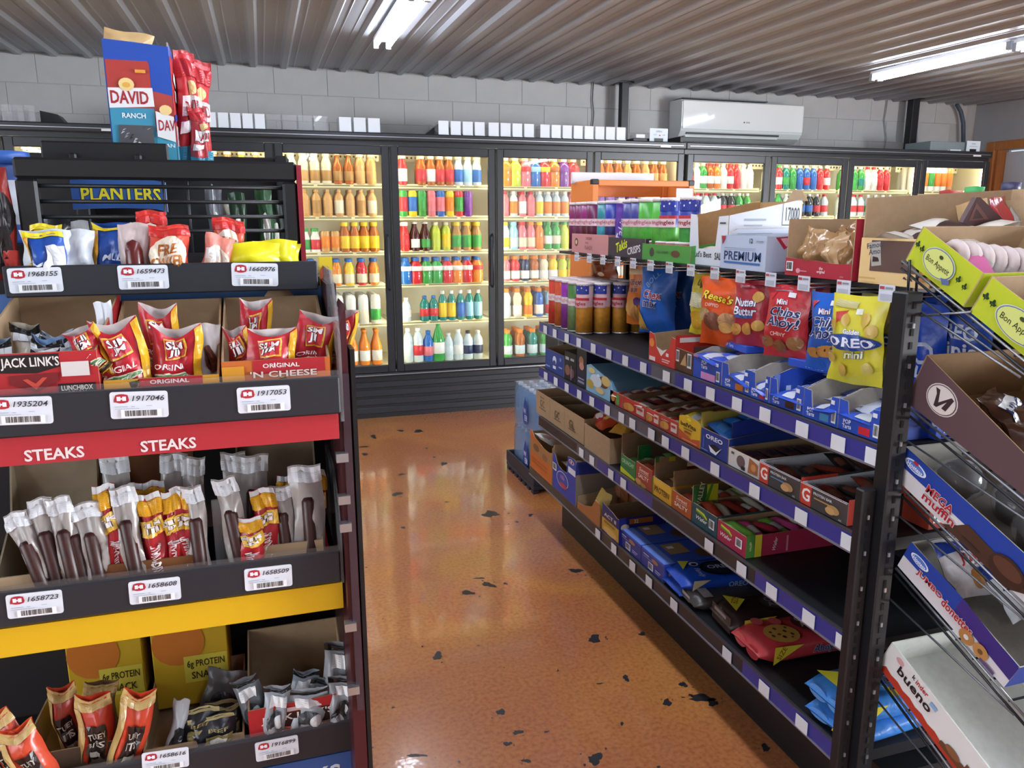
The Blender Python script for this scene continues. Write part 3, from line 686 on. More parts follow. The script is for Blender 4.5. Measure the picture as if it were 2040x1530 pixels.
def bag(name, label, cat, loc, rot, W, H, T, col, items=(), cut=0, inner=None, group=None, seed=0, top=.07, bot=.05, open_=0, fin=.3, zig=False, taper=0, parent=None, res=(10, 12), backcol=None, wr=.0035):
    f = bag_surf(W, H, T, cut, top, bot, seed, -1, open_, taper=taper, wr=wr); g = bag_surf(W, H, T*(.8 if not open_ else .8), 0 if not cut else cut*.35, top, bot, seed, 1, open_*.6, taper=taper, wr=wr)
    mb = MB(); m = M(col, fin, 0, 'foil'); mb.grid(f, res[0], res[1], m); mb.grid(g, res[0], res[1], inner or (M(backcol, fin, 0, 'foil') if backcol else m), flip=True)
    o = mb.build(name, None, loc, rot if hasattr(rot, '__len__') else (0, 0, rot))
    if items: prints(o, surf_face(f, W, H), items, 'printed_front', .0016, .0006, fin, .11)
    return tag(o, label, cat, group) if label else o
PK = {}
def packet(name, label, cat, loc, rot, W, L, T, col, col2=None, group=None, fin=.28):
    """flat flow-wrapped packet lying along local y, crimped at both ends"""
    k = (round(W, 3), round(L, 3), round(T, 3))
    if k not in PK:
        mb = MB(); w0 = M('#ffffff')
        def sf(sg):
            def q(u, v):
                e = min(v, 1-v); pv = min(1, max(0, (e-.06)/.12))**.6; pu = max(0, 1-abs(2*u-1)**3)
                return Vector((-W/2+u*W, -L/2+v*L, T/2 + sg*(T/2*pv*pu+.0004)))
            return q
        mb.grid(sf(1), 4, 8, w0); mb.grid(sf(-1), 4, 8, w0, flip=True)
        b = MB(); f = sf(1); b.grid(lambda u, v: f(.08+.84*u, .34+.32*v) + Vector((0, 0, .0008)), 4, 4, w0)
        PK[k] = (mb.mesh(name), b.mesh('wrapper_band'))
    o = obj(name, PK[k][0], None, loc, rot if hasattr(rot, '__len__') else (0, 0, rot)); setm(o, M(col, fin, 0, 'foil'))
    if col2: c = obj('wrapper_band', PK[k][1], o); setm(c, M(col2, fin))
    return tag(o, label, cat, group)
CANM = {}
def snack_can(label, loc, rot, c_top, c_low, word, group, H=.205, r=.0335, band='#e9c9cf', wcol='#b3202e', rim='#8a4a3a'):
    if 'm' not in CANM:
        w0 = M('#ffffff')
        CANM['m'] = (MB().lathe([(r*.98, 0), (r, .004), (r, H*.5), (r, H-.008)], w0, 16).mesh('snack_can'), MB().lathe([(r*1.02, 0), (r*1.03, .004), (r*1.0, .006)], M('#c9cbd0', .3, .7), 16).mesh('base_rim'),
                     MB().lathe([(r*1.045, H-.012), (r*1.05, H-.002), (r*.9, H), (.0005, H)], M('#eadfe0', .25), 16).mesh('lid'), MB().lathe([(r*1.01, .006), (r*1.01, H*.52), (r*1.0, H*.53)], w0, 16).mesh('lower_print'))
    a = CANM['m']; o = obj('snack_can', a[0], None, loc, (0, 0, rot)); setm(o, M(c_top, .35)); obj('base_rim', a[1], o); obj('lid', a[2], o)
    l = obj('lower_print', a[3], o); setm(l, M(c_low, .4, 0, 'food'))
    def S(u, v):
        t = -PI/2 + (u-.5)*PI*.9; n = Vector((math.cos(t), math.sin(t), 0)); return n*r*1.015 + Vector((0, 0, v*H)), n
    k = ('p', word, band, wcol)
    if k not in CANM:
        its = [('r', .08, .52, .92, .66, band, 1), ('t', word, .5, .59, .085, wcol, {'w': .72, 'b': .03})]
        if 'star' in c_top or wcol == '#a01a24' : its = [('r', 0, .78, 1, .95, '#2a3a9a', 1)] + [('e', .12+.19*i, .86+.04*(i % 2), .03, .018, '#e8eaf4', 6) for i in range(5)] + [('r', 0, .66, 1, .71, '#c03038', 1)] + its
        t_ = prints(o, (S, r*PI*.9, H), its, 'lettering', curved=.1); CANM[k] = t_.data
    else: obj('lettering', CANM[k], o)
    return tag(o, label, 'can', group)

# ================================================================== shelf gondola
GX = 1.168; GB = 1.585; GN = 1.212; GF = 3.27
gon = empty('shelf_gondola', (GX, (GN+GF)/2, 0)); gon['label'] = 'long black shelf unit with blue price rails beside the aisle'; gon['category'] = 'shelving'
def gbox(name, a, b, m, parent=None, bev=0):
    o0 = Vector((GX, (GN+GF)/2, 0)); a = Vector(a)-o0; b = Vector(b)-o0
    return MB().box(a, b, m, bev).build(name, parent or gon)
DECK = M('#1c1d22', .5, .2); RAIL = M('#37378c', .35); PEG = M('#121317', .6)
gbox('back_panel', (GB, GN, .12), (GB+.02, GF, 1.31), PEG); gbox('base_kick', (1.29, GN, 0), (GB, GF, .20), BLACK)
for y in (GN+.02, (GN+GF)/2, GF-.02): gbox('upright', (GB-.012, y-.014, 0), (GB+.032, y+.014, 1.33), BLACK)
TAGS = {0: [1088, 1107, 1131, 1155, 1184, 1215, 1248, 1284, 1330, 1373, 1418, 1471, 1527, 1601, 1673, 1743], 1: [1089, 1109, 1131, 1156, 1181, 1212, 1240, 1262, 1300, 1328, 1368, 1427, 1506, 1599, 1693],
        2: [1160, 1181, 1219, 1244, 1415, 1480, 1540, 1614, 1682], 3: [1193, 1225, 1262, 1295, 1345, 1451, 1525, 1600]}
tagm = MB().box((-.0215, -.0012, -.017), (.0215, 0, .017), M('#e3e7ee', .4)).mesh('price_tag')
tags2 = MB().box((-.0215, -.0016, .006), (.0215, -.0011, .0175), M('#8f7f8c', .5)).mesh('tag_header')
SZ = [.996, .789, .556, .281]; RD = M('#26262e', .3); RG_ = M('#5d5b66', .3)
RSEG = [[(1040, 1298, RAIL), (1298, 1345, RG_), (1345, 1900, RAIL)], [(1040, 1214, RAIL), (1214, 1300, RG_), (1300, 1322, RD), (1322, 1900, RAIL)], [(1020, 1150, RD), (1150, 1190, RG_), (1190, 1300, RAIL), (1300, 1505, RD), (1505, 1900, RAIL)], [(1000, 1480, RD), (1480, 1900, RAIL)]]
for i, z in enumerate(SZ):
    f1 = GF if i < 3 else 3.40
    s = MB(); o0 = Vector((GX, (GN+GF)/2, 0))
    s.box((.004, GN-o0.y, z-.028), (GB-GX, f1-o0.y, z), DECK); s.box((-.001, GN-o0.y, z-.003), (.006, f1-o0.y, z+.002), M('#5b5d66', .3, .6))
    so = s.build('shelf', gon)
    for px0, px1, rm in RSEG[i]:
        ya, yb = min(f1, gy(px0, GX, z-.02)), max(GN, gy(px1, GX, z-.02))
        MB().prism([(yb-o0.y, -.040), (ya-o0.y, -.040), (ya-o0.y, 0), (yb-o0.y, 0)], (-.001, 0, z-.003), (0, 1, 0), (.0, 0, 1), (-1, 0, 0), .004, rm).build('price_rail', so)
    MB().box((-.004, GN-o0.y, z-.046), (.002, f1-o0.y, z-.041), M('#8f93a6', .3, .5)).build('rail_edge', so)
    for px in TAGS[i]:
        y = gy(px, GX, z-.02); t_ = obj('price_tag', tagm, so, (-.004, y-o0.y, z-.024), GROT)
for k, y in enumerate([1.30, 1.83, 2.36, 2.9]):      # perforated strips on the decks
    pass
# top shelf, hooks below it and their price flags
TZ = 1.310; TX = 1.260
gbox('shelf', (TX+.004, GN+.05, TZ-.008), (2.02, GF, TZ), DECK)
gbox('shelf_edge', (TX, GN+.05, TZ-.009), (TX+.004, GF, TZ), BLACK)
HK = [1148.6, 1173.7, 1200.6, 1230, 1260.8, 1295.7, 1333, 1376, 1423.5, 1475, 1535, 1601, 1680, 1766]
flag = MB().box((-.022, -.0012, -.018), (.022, 0, .018), M('#d6dbe6', .35)).mesh('price_flag')
fred = MB().box((-.019, -.0017, .008), (-.006, -.0013, .014), M('#b0404a', .5)).box((-.003, -.0017, .009), (.017, -.0013, .013), M('#8a8f9a', .5)).box((-.016, -.0017, -.014), (.016, -.0013, -.002), M('#b4bac6', .5)).mesh('flag_print')
FL = []
for i, px in enumerate(HK):
    p = at(px, 520 if i < 2 else 553 if i > 6 else 535, x=1.245); y = gy(px, 1.245, 1.296); FL.append(y)
    h = MB().tube([(GB-.005, 0, 1.296), (1.25, 0, 1.296)], .0035, CHROME).tube([(GB-.005, 0, 1.286), (1.25, 0, 1.286)], .0025, CHROME)
    h = h.build('peg_hook', gon); h.location = (-GX, y-(GN+GF)/2, 0)
    f = obj('price_flag', flag, h, (1.246, 0, 1.296), GROT); 
    obj('price_flag_print', fred, h, (1.2455, 0, 1.296), GROT)
def G1(px0, px1, i, x=None):
    z = SZ[i] if isinstance(i, int) else i; x = x or GX+.012
    a, b = gy(px0, x, z), gy(px1, x, z); return (x, (a+b)/2, z+.0015), a-b
def zt(px, py, x): return at(px, py, x=x).z
HB = .12

# --- top deck, from the far end
X0 = TX+.012; T0 = TZ+.001
def GT(px0, px1, x=X0):
    a, b = gy(px0, x, TZ), gy(px1, x, TZ); return (x, (a+b)/2, T0), a-b
l, W = GT(1139, 1211)
carton('open_carton', 'pink card tray of tall snack cans at the far end of the top shelf', 'box', l, GROT, W, .26, .078, .078, '#c98a8c', front=[('e', .14, .55, .05, .22, '#5a4036'), ('e', .14, .55, .03, .12, '#d8b9a0'), ('t', 'CHEDDAR', .5, .78, .13, '#8a4a50'), ('t', 'SNACK', .45, .55, .1, '#8a4a50'), ('t', 'FLAVOR', .5, .3, .2, '#8a4a50')])
l, W = GT(1212, 1284)
carton('open_carton', 'dark purple crisps tray on the top shelf', 'box', l, GROT, W, .26, .07, .07, '#3a3040', front=[('t', 'Takis', .38, .6, .5, '#cfe02e', {'rot': .25, 'b': .04, 's': .2}), ('t', 'CRISPS', .72, .42, .38, '#e6e2e8', {'rot': .15, 'b': .03})])
l, W = GT(1279, 1374, X0-.006)
carton('open_carton', 'green card tray of small snack cups on the top shelf', 'box', l, GROT, W, .2, .055, .075, '#4c9a44', front=[('e', .22, .5, .05, .28, '#3a3a34'), ('e', .72, .5, .09, .2, '#5a3a2a'), ('t', 'sour cream', .45, .55, .16, '#2e6a30')])
for k, (px, xx) in enumerate([(1302, 1.315), (1322, 1.31), (1343, 1.306), (1362, 1.304), (1350, 1.375)]):
    y = gy(px, xx, TZ); o = MB().lathe([(.022, 0), (.029, .05), (.03, .055)], M('#cdb183' if k else '#d08a2a', .4), 14).build('snack_cup', None, (xx, y, T0+.004))
    MB().lathe([(.0315, .053), (.0315, .060), (.0005, .061)], M('#e8d9dc', .3), 14).build('lid', o); MB().lathe([(.0309, .046), (.0315, .052)], M('#b8404a', .4), 14).build('rim', o)
    tag(o, 'small snack cup with pale lid, %s in the green tray' % ORD[k], 'cup', 'snack cups in the green tray')
CAN_T = [(1149, '#7a1f55', '#6a1a4a', 'maroon', 0), (1161, '#7a1f55', '#6a1a4a', 'maroon', 0), (1173, '#8a1f6a', '#5a1030', 'magenta', 0), (1184, '#6a1a4a', '#5a1030', 'dark maroon', 0), (1206, '#1f7d86', '#3aa0b0', 'teal', 0), (1222, '#28389a', '#2a2a6a', 'blue', 0),
         (1258, '#3a3a86', '#58a848', 'navy and green', 0), (1274, '#3a3a86', '#58a848', 'blue and green', 0), (1290, '#4fa83c', '#4fa83c', 'green', 0), (1318, '#57b040', '#57b040', 'bright green', 0), (1334, '#30409a', '#57b040', 'starry blue and green', 1), (1374, '#2f3f98', '#3f9a40', 'starry blue', 1)]
for px, a, b, nm, st in CAN_T:
    xx = 1.316 if px < 1300 else 1.325; y = gy(px, xx, 1.42)
    snack_can('%s tall snack can standing in the top shelf row' % nm if nm != 'maroon' else '%s tall snack can, %s from the far end of the top shelf' % (nm, 'first' if px < 1155 else 'second'), (xx, y, T0+.004), -PI/3-.1, a, b, 'Pringles', 'tall snack cans on the top shelf', wcol='#a01a24' if st else '#c07080', band='#e9c9cf' if not st else '#e8d0d4')
for k, px in enumerate([1158, 1180, 1204, 1226, 1262, 1284, 1302]):
    xx = 1.392; y = gy(px, xx, 1.42); snack_can('tall snack can behind the top shelf front row, %s from the far end' % ORD[k], (xx, y, T0+.004), -PI/3, '#5a3a8a', '#5a2a4a', 'Pringles', 'tall snack cans on the top shelf', wcol='#c07080')
bag('snack_bag', 'narrow purple crisps packet between the blue and navy cans', 'bag', (1.30, gy(1241, 1.30, 1.42), T0+.004), GROT+.5, .07, .19, .022, '#5a2f96', [('t', 'Takis', .5, .5, .16, '#d8d0ec', {'rot': 1.4, 's': .2})], seed=4)
# white cracker cartons
WC = M('#dfe4ec', .55)
xw = 1.285; ya, yb_ = gy(1374, xw, 1.38), gy(1449, xw, 1.38); W = ya-yb_; l = (xw, (ya+yb_)/2, T0)
carton('open_carton', 'tall white cracker carton with a brown inside and a large printed number', 'box', l, GROT, W, .25, .148, .19, '#dfe4ec', inner=M('#b08a5c', .8, 0, 'card'), fpoly=[(0, 0), (1, 0), (1, 1.0), (.76, .98), (.70, .36), (.26, .33), (.2, .95), (.17, 1.02), (0, 1.04)],
       front=[('t', "Bud's Best", .36, .22, .12, '#2a2c30', {'w': .52}), ('t', 'SALTINE', .9, .2, .14, '#2a2c30', {'w': .4}), ('r', .8, .84, .95, .87, '#3a3c40')], side=[(.0025, 0), (.2475, 0), (.2475, .195), (.0025, .148)],
       near=[('t', '17000', .868, .80, .21, '#16181c', {'w': .19, 'b': .008}), ('r', .725, .64, .732, .97, '#3a3c40'), ('r', .725, .625, .99, .64, '#3a3c40'), ('r', .12, .5, .6, .515, '#b4bcc8'), ('r', .22, .70, .5, .73, '#a4acb8'), ('r', .2, .62, .45, .64, '#a4acb8')])
o = MB().prism([(0, 0), (.10, 0), (.06, .03), (.02, .035)], (xw+.25, yb_+.08, T0+.19), (0, -1, 0), (.3, 0, 1), (-1, 0, 0), .003, KRAFT).build('carton_flap'); tag(o, 'torn brown carton flap at the back of the tall white carton', 'carton flap')
for k, (dx, dy, c) in enumerate(((.04, .02, '#d8c4ae'), (.07, -.04, '#c04a50'), (.12, .0, '#e2d8c8'), (.17, .03, '#d8c4ae'))):
    packet('cracker_packet', 'cracker packet in the tall white carton, %s from the front' % ORD[k], 'packet', (xw+dx, l[1]+dy, T0+.03+.006*k), .4*k, .05, .12, .025, c, '#e8e4dc', 'cracker packets in the tall white carton')
l, W = GT(1434, 1523, TX+.002)
carton('open_carton', 'pale blue cracker case with big blue lettering on the top shelf', 'box', l, GROT, W, .28, .093, .097, '#b9c6dc', inner=M('#cfd8e4', .7, 0, 'card'),
       front=[('t', 'PREMIUM', .5, .40, .27, '#1f3a6a', {'w': .82, 'b': .02}), ('r', .1, .17, .9, .23, '#3a6ab0'), ('t', '12', .69, .86, .14, '#1c1f26', {'b': .02}), ('r', .8, .84, .95, .87, '#8a94a8'), ('r', .1, .62, .8, .645, '#8fa0bc'), ('p', [(.02, .98), (.13, .98), (.05, .72)], '#a83040')],
       near=[('p', [(.10, .93), (.42, .99), (.2, .6)], '#b02c40'), ('p', [(.15, .9), (.36, .94), (.22, .68)], '#d8b0bc'), ('r', .25, .36, .75, .46, '#1f2a4a')])
o = MB().prism([(0, 0), (.26, 0), (.26, .015), (.02, .012)], (TX+.01, l[1]+W/2-.03, T0+.098), (1, 0, 0), (0, -.3, 1), (0, -1, -.3), .003, M('#e2e8f2', .55), KRAFT).build('carton_flap'); tag(o, 'white carton flap lying over the lettered cracker case', 'carton flap')
# red tray of brown bags
l, W = GT(1563, 1694, TX-.002)
carton('open_carton', 'red card tray full of clear bags of brown cookies', 'box', l, GROT, W, .34, .038, .13, '#a8283a', fpoly=[(0, 0), (1, 0), (1, 1.0), (.75, .95), (.5, 1.05), (.2, 1.1), (0, 1.15)], side=[(.0025, 0), (.34, 0), (.34, .138), (.0025, .138)],
       front=[('t', 'the\noriginal', .57, .48, .45, '#f0e4e4'), ('e', .22, .35, .035, .16, '#d8949c'), ('r', .25, .32, .36, .38, '#d8949c'), ('t', 'style', .88, .2, .16, '#d8949c'), ('bar', .03, .3, .14, .92)], near=[('bar', .12, .52, .40, .92)])
rb = random.Random(5); NMS = ['front row far end', 'front row second', 'front row third', 'front row near end', 'second row far end', 'second row second', 'second row third', 'second row near end', 'third row far end', 'third row second', 'third row third', 'third row near end', 'back row far end', 'back row second', 'back row third', 'back row near end']
for k in range(16):
    r_, c_ = divmod(k, 4); y = l[1] + W/2 - W*(c_+.5+rb.uniform(-.15, .15))/4; x = TX + .035 + .075*r_ + rb.uniform(-.01, .01); z = T0 + .012 + .014*r_
    bag('cookie_bag', 'clear bag of brown cookies in the red tray, %s' % NMS[k], 'bag', (x, y, z), (rb.uniform(-.35, .05), rb.uniform(-.35, .35), GROT+rb.uniform(-.5, .7)), W/4*1.35, .092+.014*rb.random(), .06, ['#a8845c', '#8f6a45', '#b8966e', '#9a7650'][(k*3+k//4) % 4], seed=k, group='clear bags of brown cookies in the red tray', fin=.16, res=(12, 12), wr=.0075)
bag('cookie_bag', 'long tan paper bag lying on top of the red cookie tray', 'bag', (TX+.10, l[1]-W/2+.02, T0+.115), (-1.35, 0, -.9), .09, .2, .055, '#b98d55', seed=31, fin=.35, wr=.005)
# tan tray with brown wrapped bars
l, W = GT(1709, 1850, TX+.002)
carton('open_carton', 'cream tray of dark wrapped snack cakes at the near end of the top shelf', 'box', l, GROT, W, .40, .098, .18, '#e0bf86', side=[(.0025, 0), (.40, 0), (.40, .24), (.0025, .24)], sides=False,
       front=[('r', .16, .28, .92, .95, '#5e4640'), ('p', [(.13, .9), (.29, .93), (.33, .42), (.19, .38)], '#a8a49c'), ('t', "Famous\nAmos", .23, .78, .26, '#4a4c58', {'rot': .15}), ('p', [(.2, .6), (.28, .58), (.30, .5), (.2, .48)], '#3a2824'), ('e', .93, .3, .10, .17, '#b07a48'), ('e', .9, .36, .02, .04, '#3a241c'), ('e', .97, .26, .02, .04, '#3a241c'), ('p', [(.66, .17), (.73, .14), (.68, .22)], '#4a342c'), ('p', [(.74, .16), (.80, .12), (.78, .2)], '#4a342c'), ('r', .03, .10, .28, .14, '#c8a264')])
yb = l[1]+W/2
o = MB().prism([(0, 0), (.42, .005), (.42, .205), (0, .183)], (TX+.01, yb+.002, T0), (1, 0, 0), (0, 0, 1), (0, -1, 0), .004, KRAFT).build('cardboard_panel'); tag(o, 'plain tall cardboard panel beside the red cookie tray', 'cardboard')
o = MB().box((TX+.42, yb-.36, T0), (TX+.425, yb, T0+.205), KRAFT).build('cardboard_panel'); tag(o, 'brown cardboard panel behind the dark wrapped snack cakes', 'cardboard')
cb = random.Random(8)
for k, (fx, fy_, c, c2) in enumerate([(.05, .25, '#d8d2c8', '#4a3630'), (.08, .45, '#3e2e2a', '#c9c2b8'), (.12, .65, '#d8d2c8', '#3e2e2a'), (.06, .8, '#d4ccbf', '#5a463e'), (.2, .35, '#3e2e2a', '#d8d2c8'), (.22, .6, '#e4ddd0', '#3e2e2a'), (.28, .8, '#d8d2c8', '#4a3630'), (.32, .45, '#8a6a50', '#e4ddd0')]):
    packet('snack_cake', 'dark and white wrapped snack cake in the cream tray, %s' % ['front far side', 'front centre', 'middle', 'front near side', 'back far side', 'back centre', 'back near side', 'rearmost'][k], 'packet', (TX+fx, yb-W*fy_, T0+.075+.012*(k % 3)), (cb.uniform(-.25, .25), cb.uniform(-.3, .3), cb.uniform(-.8, .8)), .085, .15, .03, c, c2, 'wrapped snack cakes in the cream tray')

# --- bags on the hooks
def hook_bag(px, w, h, t, col, items, label, x=1.262, ztop=1.284, seed=0, yaw=0, group='snack bags hanging from hooks'):
    y = gy(px, x, ztop-h/2); return bag('snack_bag', label, 'bag', (x, y, ztop-h), (random.Random(seed).uniform(-.06, .02), 0, GROT+yaw+.22), w, h, t*.8, col, items, seed=seed, group=group)
CX = dict(b=.045, s=.12, o='#e8e8f0', ob=.06)
hook_bag(1270, .12, .225, .05, '#d8782e', [('r', .1, .84, .9, .93, '#e8c9a0', 1), ('t', 'Chex\nmix', .5, .66, .22, '#7a2436', {'b': .05, 'o': '#f4f0ee', 's': .1}), ('e', .4, .3, .3, .16, '#c8924e'), ('e', .62, .2, .26, .12, '#b07a40'), ('e', .7, .40, .16, .07, '#4a2a6a')], 'orange snack mix bag hanging beside the star cans', x=1.34, ztop=1.28, seed=11)
hook_bag(1310, .155, .235, .075, '#1f66c4', [('t', 'BOLD', .42, .84, .09, '#7fb0ea', {'rot': .9}), ('t', 'Chex', .47, .60, .12, '#a02436', CX), ('t', 'mix', .42, .47, .12, '#1f2f78', CX), ('p', [(.02, .36), (.14, .3), (.24, .16), (.3, .05), (.05, .05)], '#c9a04a')], 'big blue snack mix bag hanging in front of its twin', x=1.33, ztop=1.28, seed=12, yaw=.25)
hook_bag(1347, .15, .235, .07, '#1d5cb4', [('t', 'Chex', .47, .60, .12, '#a02436', CX), ('t', 'mix', .42, .47, .12, '#1f2f78', CX), ('p', [(.02, .30), (.2, .2), (.3, .05), (.05, .05)], '#b8923e')], 'blue snack mix bag just behind the front one', x=1.42, ztop=1.28, seed=13, yaw=.3)
hook_bag(1400, .11, .195, .05, '#e3d23a', [('t', 'Ugly', .5, .83, .13, '#3a3420', {'s': .2}), ('r', .1, .45, .9, .68, '#cfc8a2', 1), ('e', .4, .25, .3, .15, '#d8a82e'), ('e', .7, .33, .2, .12, '#c8bc2a')], 'yellow fruit snack bag left of the orange cup candy bag', x=1.31, seed=14)
hook_bag(1437, .15, .20, .055, '#e0571f', [('t', "Reese's", .5, .72, .12, '#f0d23a', {'b': .05, 's': .25, 'rot': -.1, 'o': '#5a2a14', 'w': .75}), ('t', 'DIPPED', .4, .60, .05, '#f4d8d0'), ('e', .22, .45, .16, .1, '#b59468'), ('e', .45, .37, .24, .13, '#7a4a34'), ('e', .78, .40, .2, .12, '#c09468'), ('e', .74, .30, .16, .08, '#d8a860'), ('e', .8, .11, .05, .03, '#b84a3a')], 'orange candy bag with brown nut cups hanging on a hook', x=1.265, seed=15, yaw=.12)
hook_bag(1496, .115, .18, .05, '#b3303c', [('r', .15, .88, .85, .97, '#8a2430', 1), ('t', 'Nutter\nButter', .42, .60, .26, '#e9edf6', {'b': .05, 'o': '#2a3a7a', 'ob': .05}), ('r', .15, .43, .7, .47, '#3f66b0', 1), ('e', .75, .75, .14, .08, '#c89a4a'), ('e', .2, .25, .16, .09, '#b8843a'), ('e', .55, .27, .16, .09, '#c08a3e'), ('e', .85, .33, .12, .08, '#c89a4a')], 'dark red peanut cookie bag hanging on a hook', x=1.275, seed=16, yaw=.1)
CA = lambda extra: [('p', [(.10, .88), (.28, .90), (.14, .80)], '#c8303a'), ('r', .55, .84, .70, .90, '#eef0f4'), ('t', 'Mini', .45, .77, .07, '#e9edf4', {'b': .04, 'o': '#b02430'}), ('t', 'Chips\nAhoy!', .5, .55, .30, '#1f2a5e', {'b': .035, 's': .12, 'o': '#eef2fa', 'ob': .1, 'w': .74})] + extra
hook_bag(1567, .13, .185, .05, '#c4313a', [('r', .2, .91, .6, .97, '#8a7f88', 1)] + CA([('t', 'CHEWY', .45, .335, .055, '#f2e2c8'), ('e', .18, .22, .15, .08, '#8a5a34'), ('e', .5, .17, .18, .08, '#7a4e2e'), ('e', .82, .24, .15, .09, '#8f6038')]), 'red mini cookie bag hanging in front of a second red one', x=1.265, seed=17, yaw=.08)
hook_bag(1605, .12, .18, .05, '#b92f38', CA([('e', .6, .32, .18, .1, '#8a5a34'), ('e', .3, .2, .18, .1, '#8f6038')]), 'second red mini cookie bag half hidden behind the first', x=1.37, seed=18, yaw=.08)
hook_bag(1652, .115, .185, .05, '#1f5fc0', CA([('e', .3, .24, .22, .07, '#a8753a'), ('e', .62, .27, .26, .08, '#b5803f'), ('e', .6, .28, .03, .02, '#3a2414'), ('e', .75, .31, .03, .02, '#3a2414'), ('e', .4, .24, .03, .02, '#3a2414')]), 'blue mini cookie bag hanging between the red and yellow bags', x=1.262, ztop=1.28, seed=19)
OR = [('p', [(.16, .80), (.38, .84), (.2, .68)], '#c23a30'), ('r', .50, .80, .64, .86, '#eef0e8'), ('r', .1, .86, .5, .93, '#b8b078', 1), ('e', .35, .73, .08, .07, '#cfae52'), ('e', .72, .74, .08, .08, '#d0b056'), ('e', .85, .62, .09, .07, '#cdae5a'), ('e', .15, .66, .07, .06, '#cfae52'),
      ('t', 'Golden', .5, .60, .055, '#eef0f4', {'b': .03, 'o': '#30509a'}), ('e', .5, .49, .47, .085, '#27468e', 20), ('t', 'OREO', .5, .49, .095, '#e4e9f6', {'b': .05, 'w': .78}), ('t', 'mini', .55, .36, .085, '#e2e2a0', {'b': .05, 'o': '#30509a', 'ob': .06}), ('e', .12, .29, .09, .06, '#cdae5a'), ('e', .38, .18, .08, .07, '#cfae52'), ('e', .8, .22, .1, .06, '#c8b860')]
hook_bag(1709, .135, .20, .055, '#d9cf3c', OR, 'yellow golden mini cookie bag hanging nearest the rack', x=1.255, ztop=1.284, seed=20, yaw=.06)
hook_bag(1752, .12, .195, .05, '#b9ad45', OR, 'second yellow mini cookie bag behind the nearest one', x=1.34, ztop=1.28, seed=21)
# orange boxes under the pink tray on hooks
hook_bag(1204, .19, .11, .07, '#9a4a20', [('e', .4, .5, .3, .3, '#7a3414'), ('e', .6, .4, .1, .08, '#e0b890')], 'brown snack packet hanging over the snack cans', x=1.40, ztop=1.285, seed=24)

# --- shelf one
CAN_S = [(1.206, 3.16, '#c8402e', '#c03a2a', 'red', 0), (1.206, 3.085, '#c8502e', '#b8602a', 'orange red', 0), (1.206, 3.01, '#8a2a9a', '#7a2a8a', 'purple', 0), (1.206, 2.935, '#4a7a3a', '#6a8a5a', 'olive green', 0),
         (1.212, 2.86, '#d8b0b4', '#c98a2e', 'first starry orange', 1), (1.284, 2.85, '#d8b0b4', '#c98a2e', 'second starry orange', 1), (1.358, 2.83, '#d8b0b4', '#c98a2e', 'third starry orange', 1), (1.432, 2.815, '#a8783a', '#b07a2a', 'last starry orange', 1)]
for x, y, a, b, nm, st in CAN_S:
    snack_can('%s snack can at the far end of the shelf under the hooks' % nm, (x, y, SZ[0]+.002), -PI/3-.25, a, b, 'Pringles', 'tall snack cans on the shelf under the hooks', wcol='#a01a24' if st else '#d8a0a8', band='#d9a9ae' if st else '#e8dce0')
k = 0
for x in (1.279, 1.352, 1.425):
    for y in (3.16, 3.085, 3.01, 2.935):
        snack_can('snack can behind the coloured cans at the far shelf end, %s' % ['first row far', 'first row second', 'first row third', 'first row near', 'middle row far', 'middle row second', 'middle row third', 'middle row near', 'rear row far', 'rear row second', 'rear row third', 'rear row near'][k], (x, y, SZ[0]+.002), -PI/3, ['#c8402e', '#c8502e', '#8a2a9a', '#4a7a3a'][k % 4], '#8a5a2a', 'Pringles', 'tall snack cans on the shelf under the hooks', wcol='#d8a0a8'); k += 1
l, W = G1(1292, 1343, 0); 
carton('open_carton', 'red cut-front cracker carton at the middle of the shelf', 'box', l, GROT, W, .30, .088, .105, '#d03a34', fpoly=[(0, 0), (1, 0), (1, 1.05), (.86, 1.1), (.78, .62), (.55, .50), (.30, .58), (.2, 1.02), (0, 1.08)],
       front=[('p', [(.3, .6), (.55, .52), (.72, .62), (.5, .30)], '#e8e4dc'), ('e', .12, .7, .1, .16, '#e88a3a'), ('r', .04, .05, .28, .2, '#f0dcd8'), ('r', .55, .12, .8, .16, '#f0c8c4'), ('r', .55, .2, .85, .24, '#f0c8c4'), ('r', .7, .36, .8, .48, '#f4ece8')], near=[('r', 0, .0, 1, 1, '#c8362f'), ('r', .05, .78, .4, .92, '#e8e0dc'), ('e', .8, .7, .1, .2, '#e88a3a')])
l, W = G1(1343, 1379, 0, GX+.016)
carton('open_carton', 'brown nut bar carton with a barcode beside the red one', 'box', l, GROT, W, .26, .068, .085, '#5a3a26', fpoly=[(0, 0), (1, 0), (1, .95), (0, 1)], front=[('bar', .08, .4, .26, .92), ('p', [(.35, .3), (.62, .85), (.68, .3)], '#c8a070'), ('bar', .72, .25, .95, .9)], near=[('r', 0, 0, 1, 1, '#4a3020')])
POP = [(1380, 1436, 'pink', '#d890c8', 1), (1437, 1494, 'orange', '#d87a2a', 0), (1494, 1531, 'red', '#c02038', 0), (1531, 1598, 'brown', '#4a2a20', 0), (1599, 1667, 'teal', '#4a90c0', 0), (1668, 1753, 'strawberry red', '#d02838', 0)]
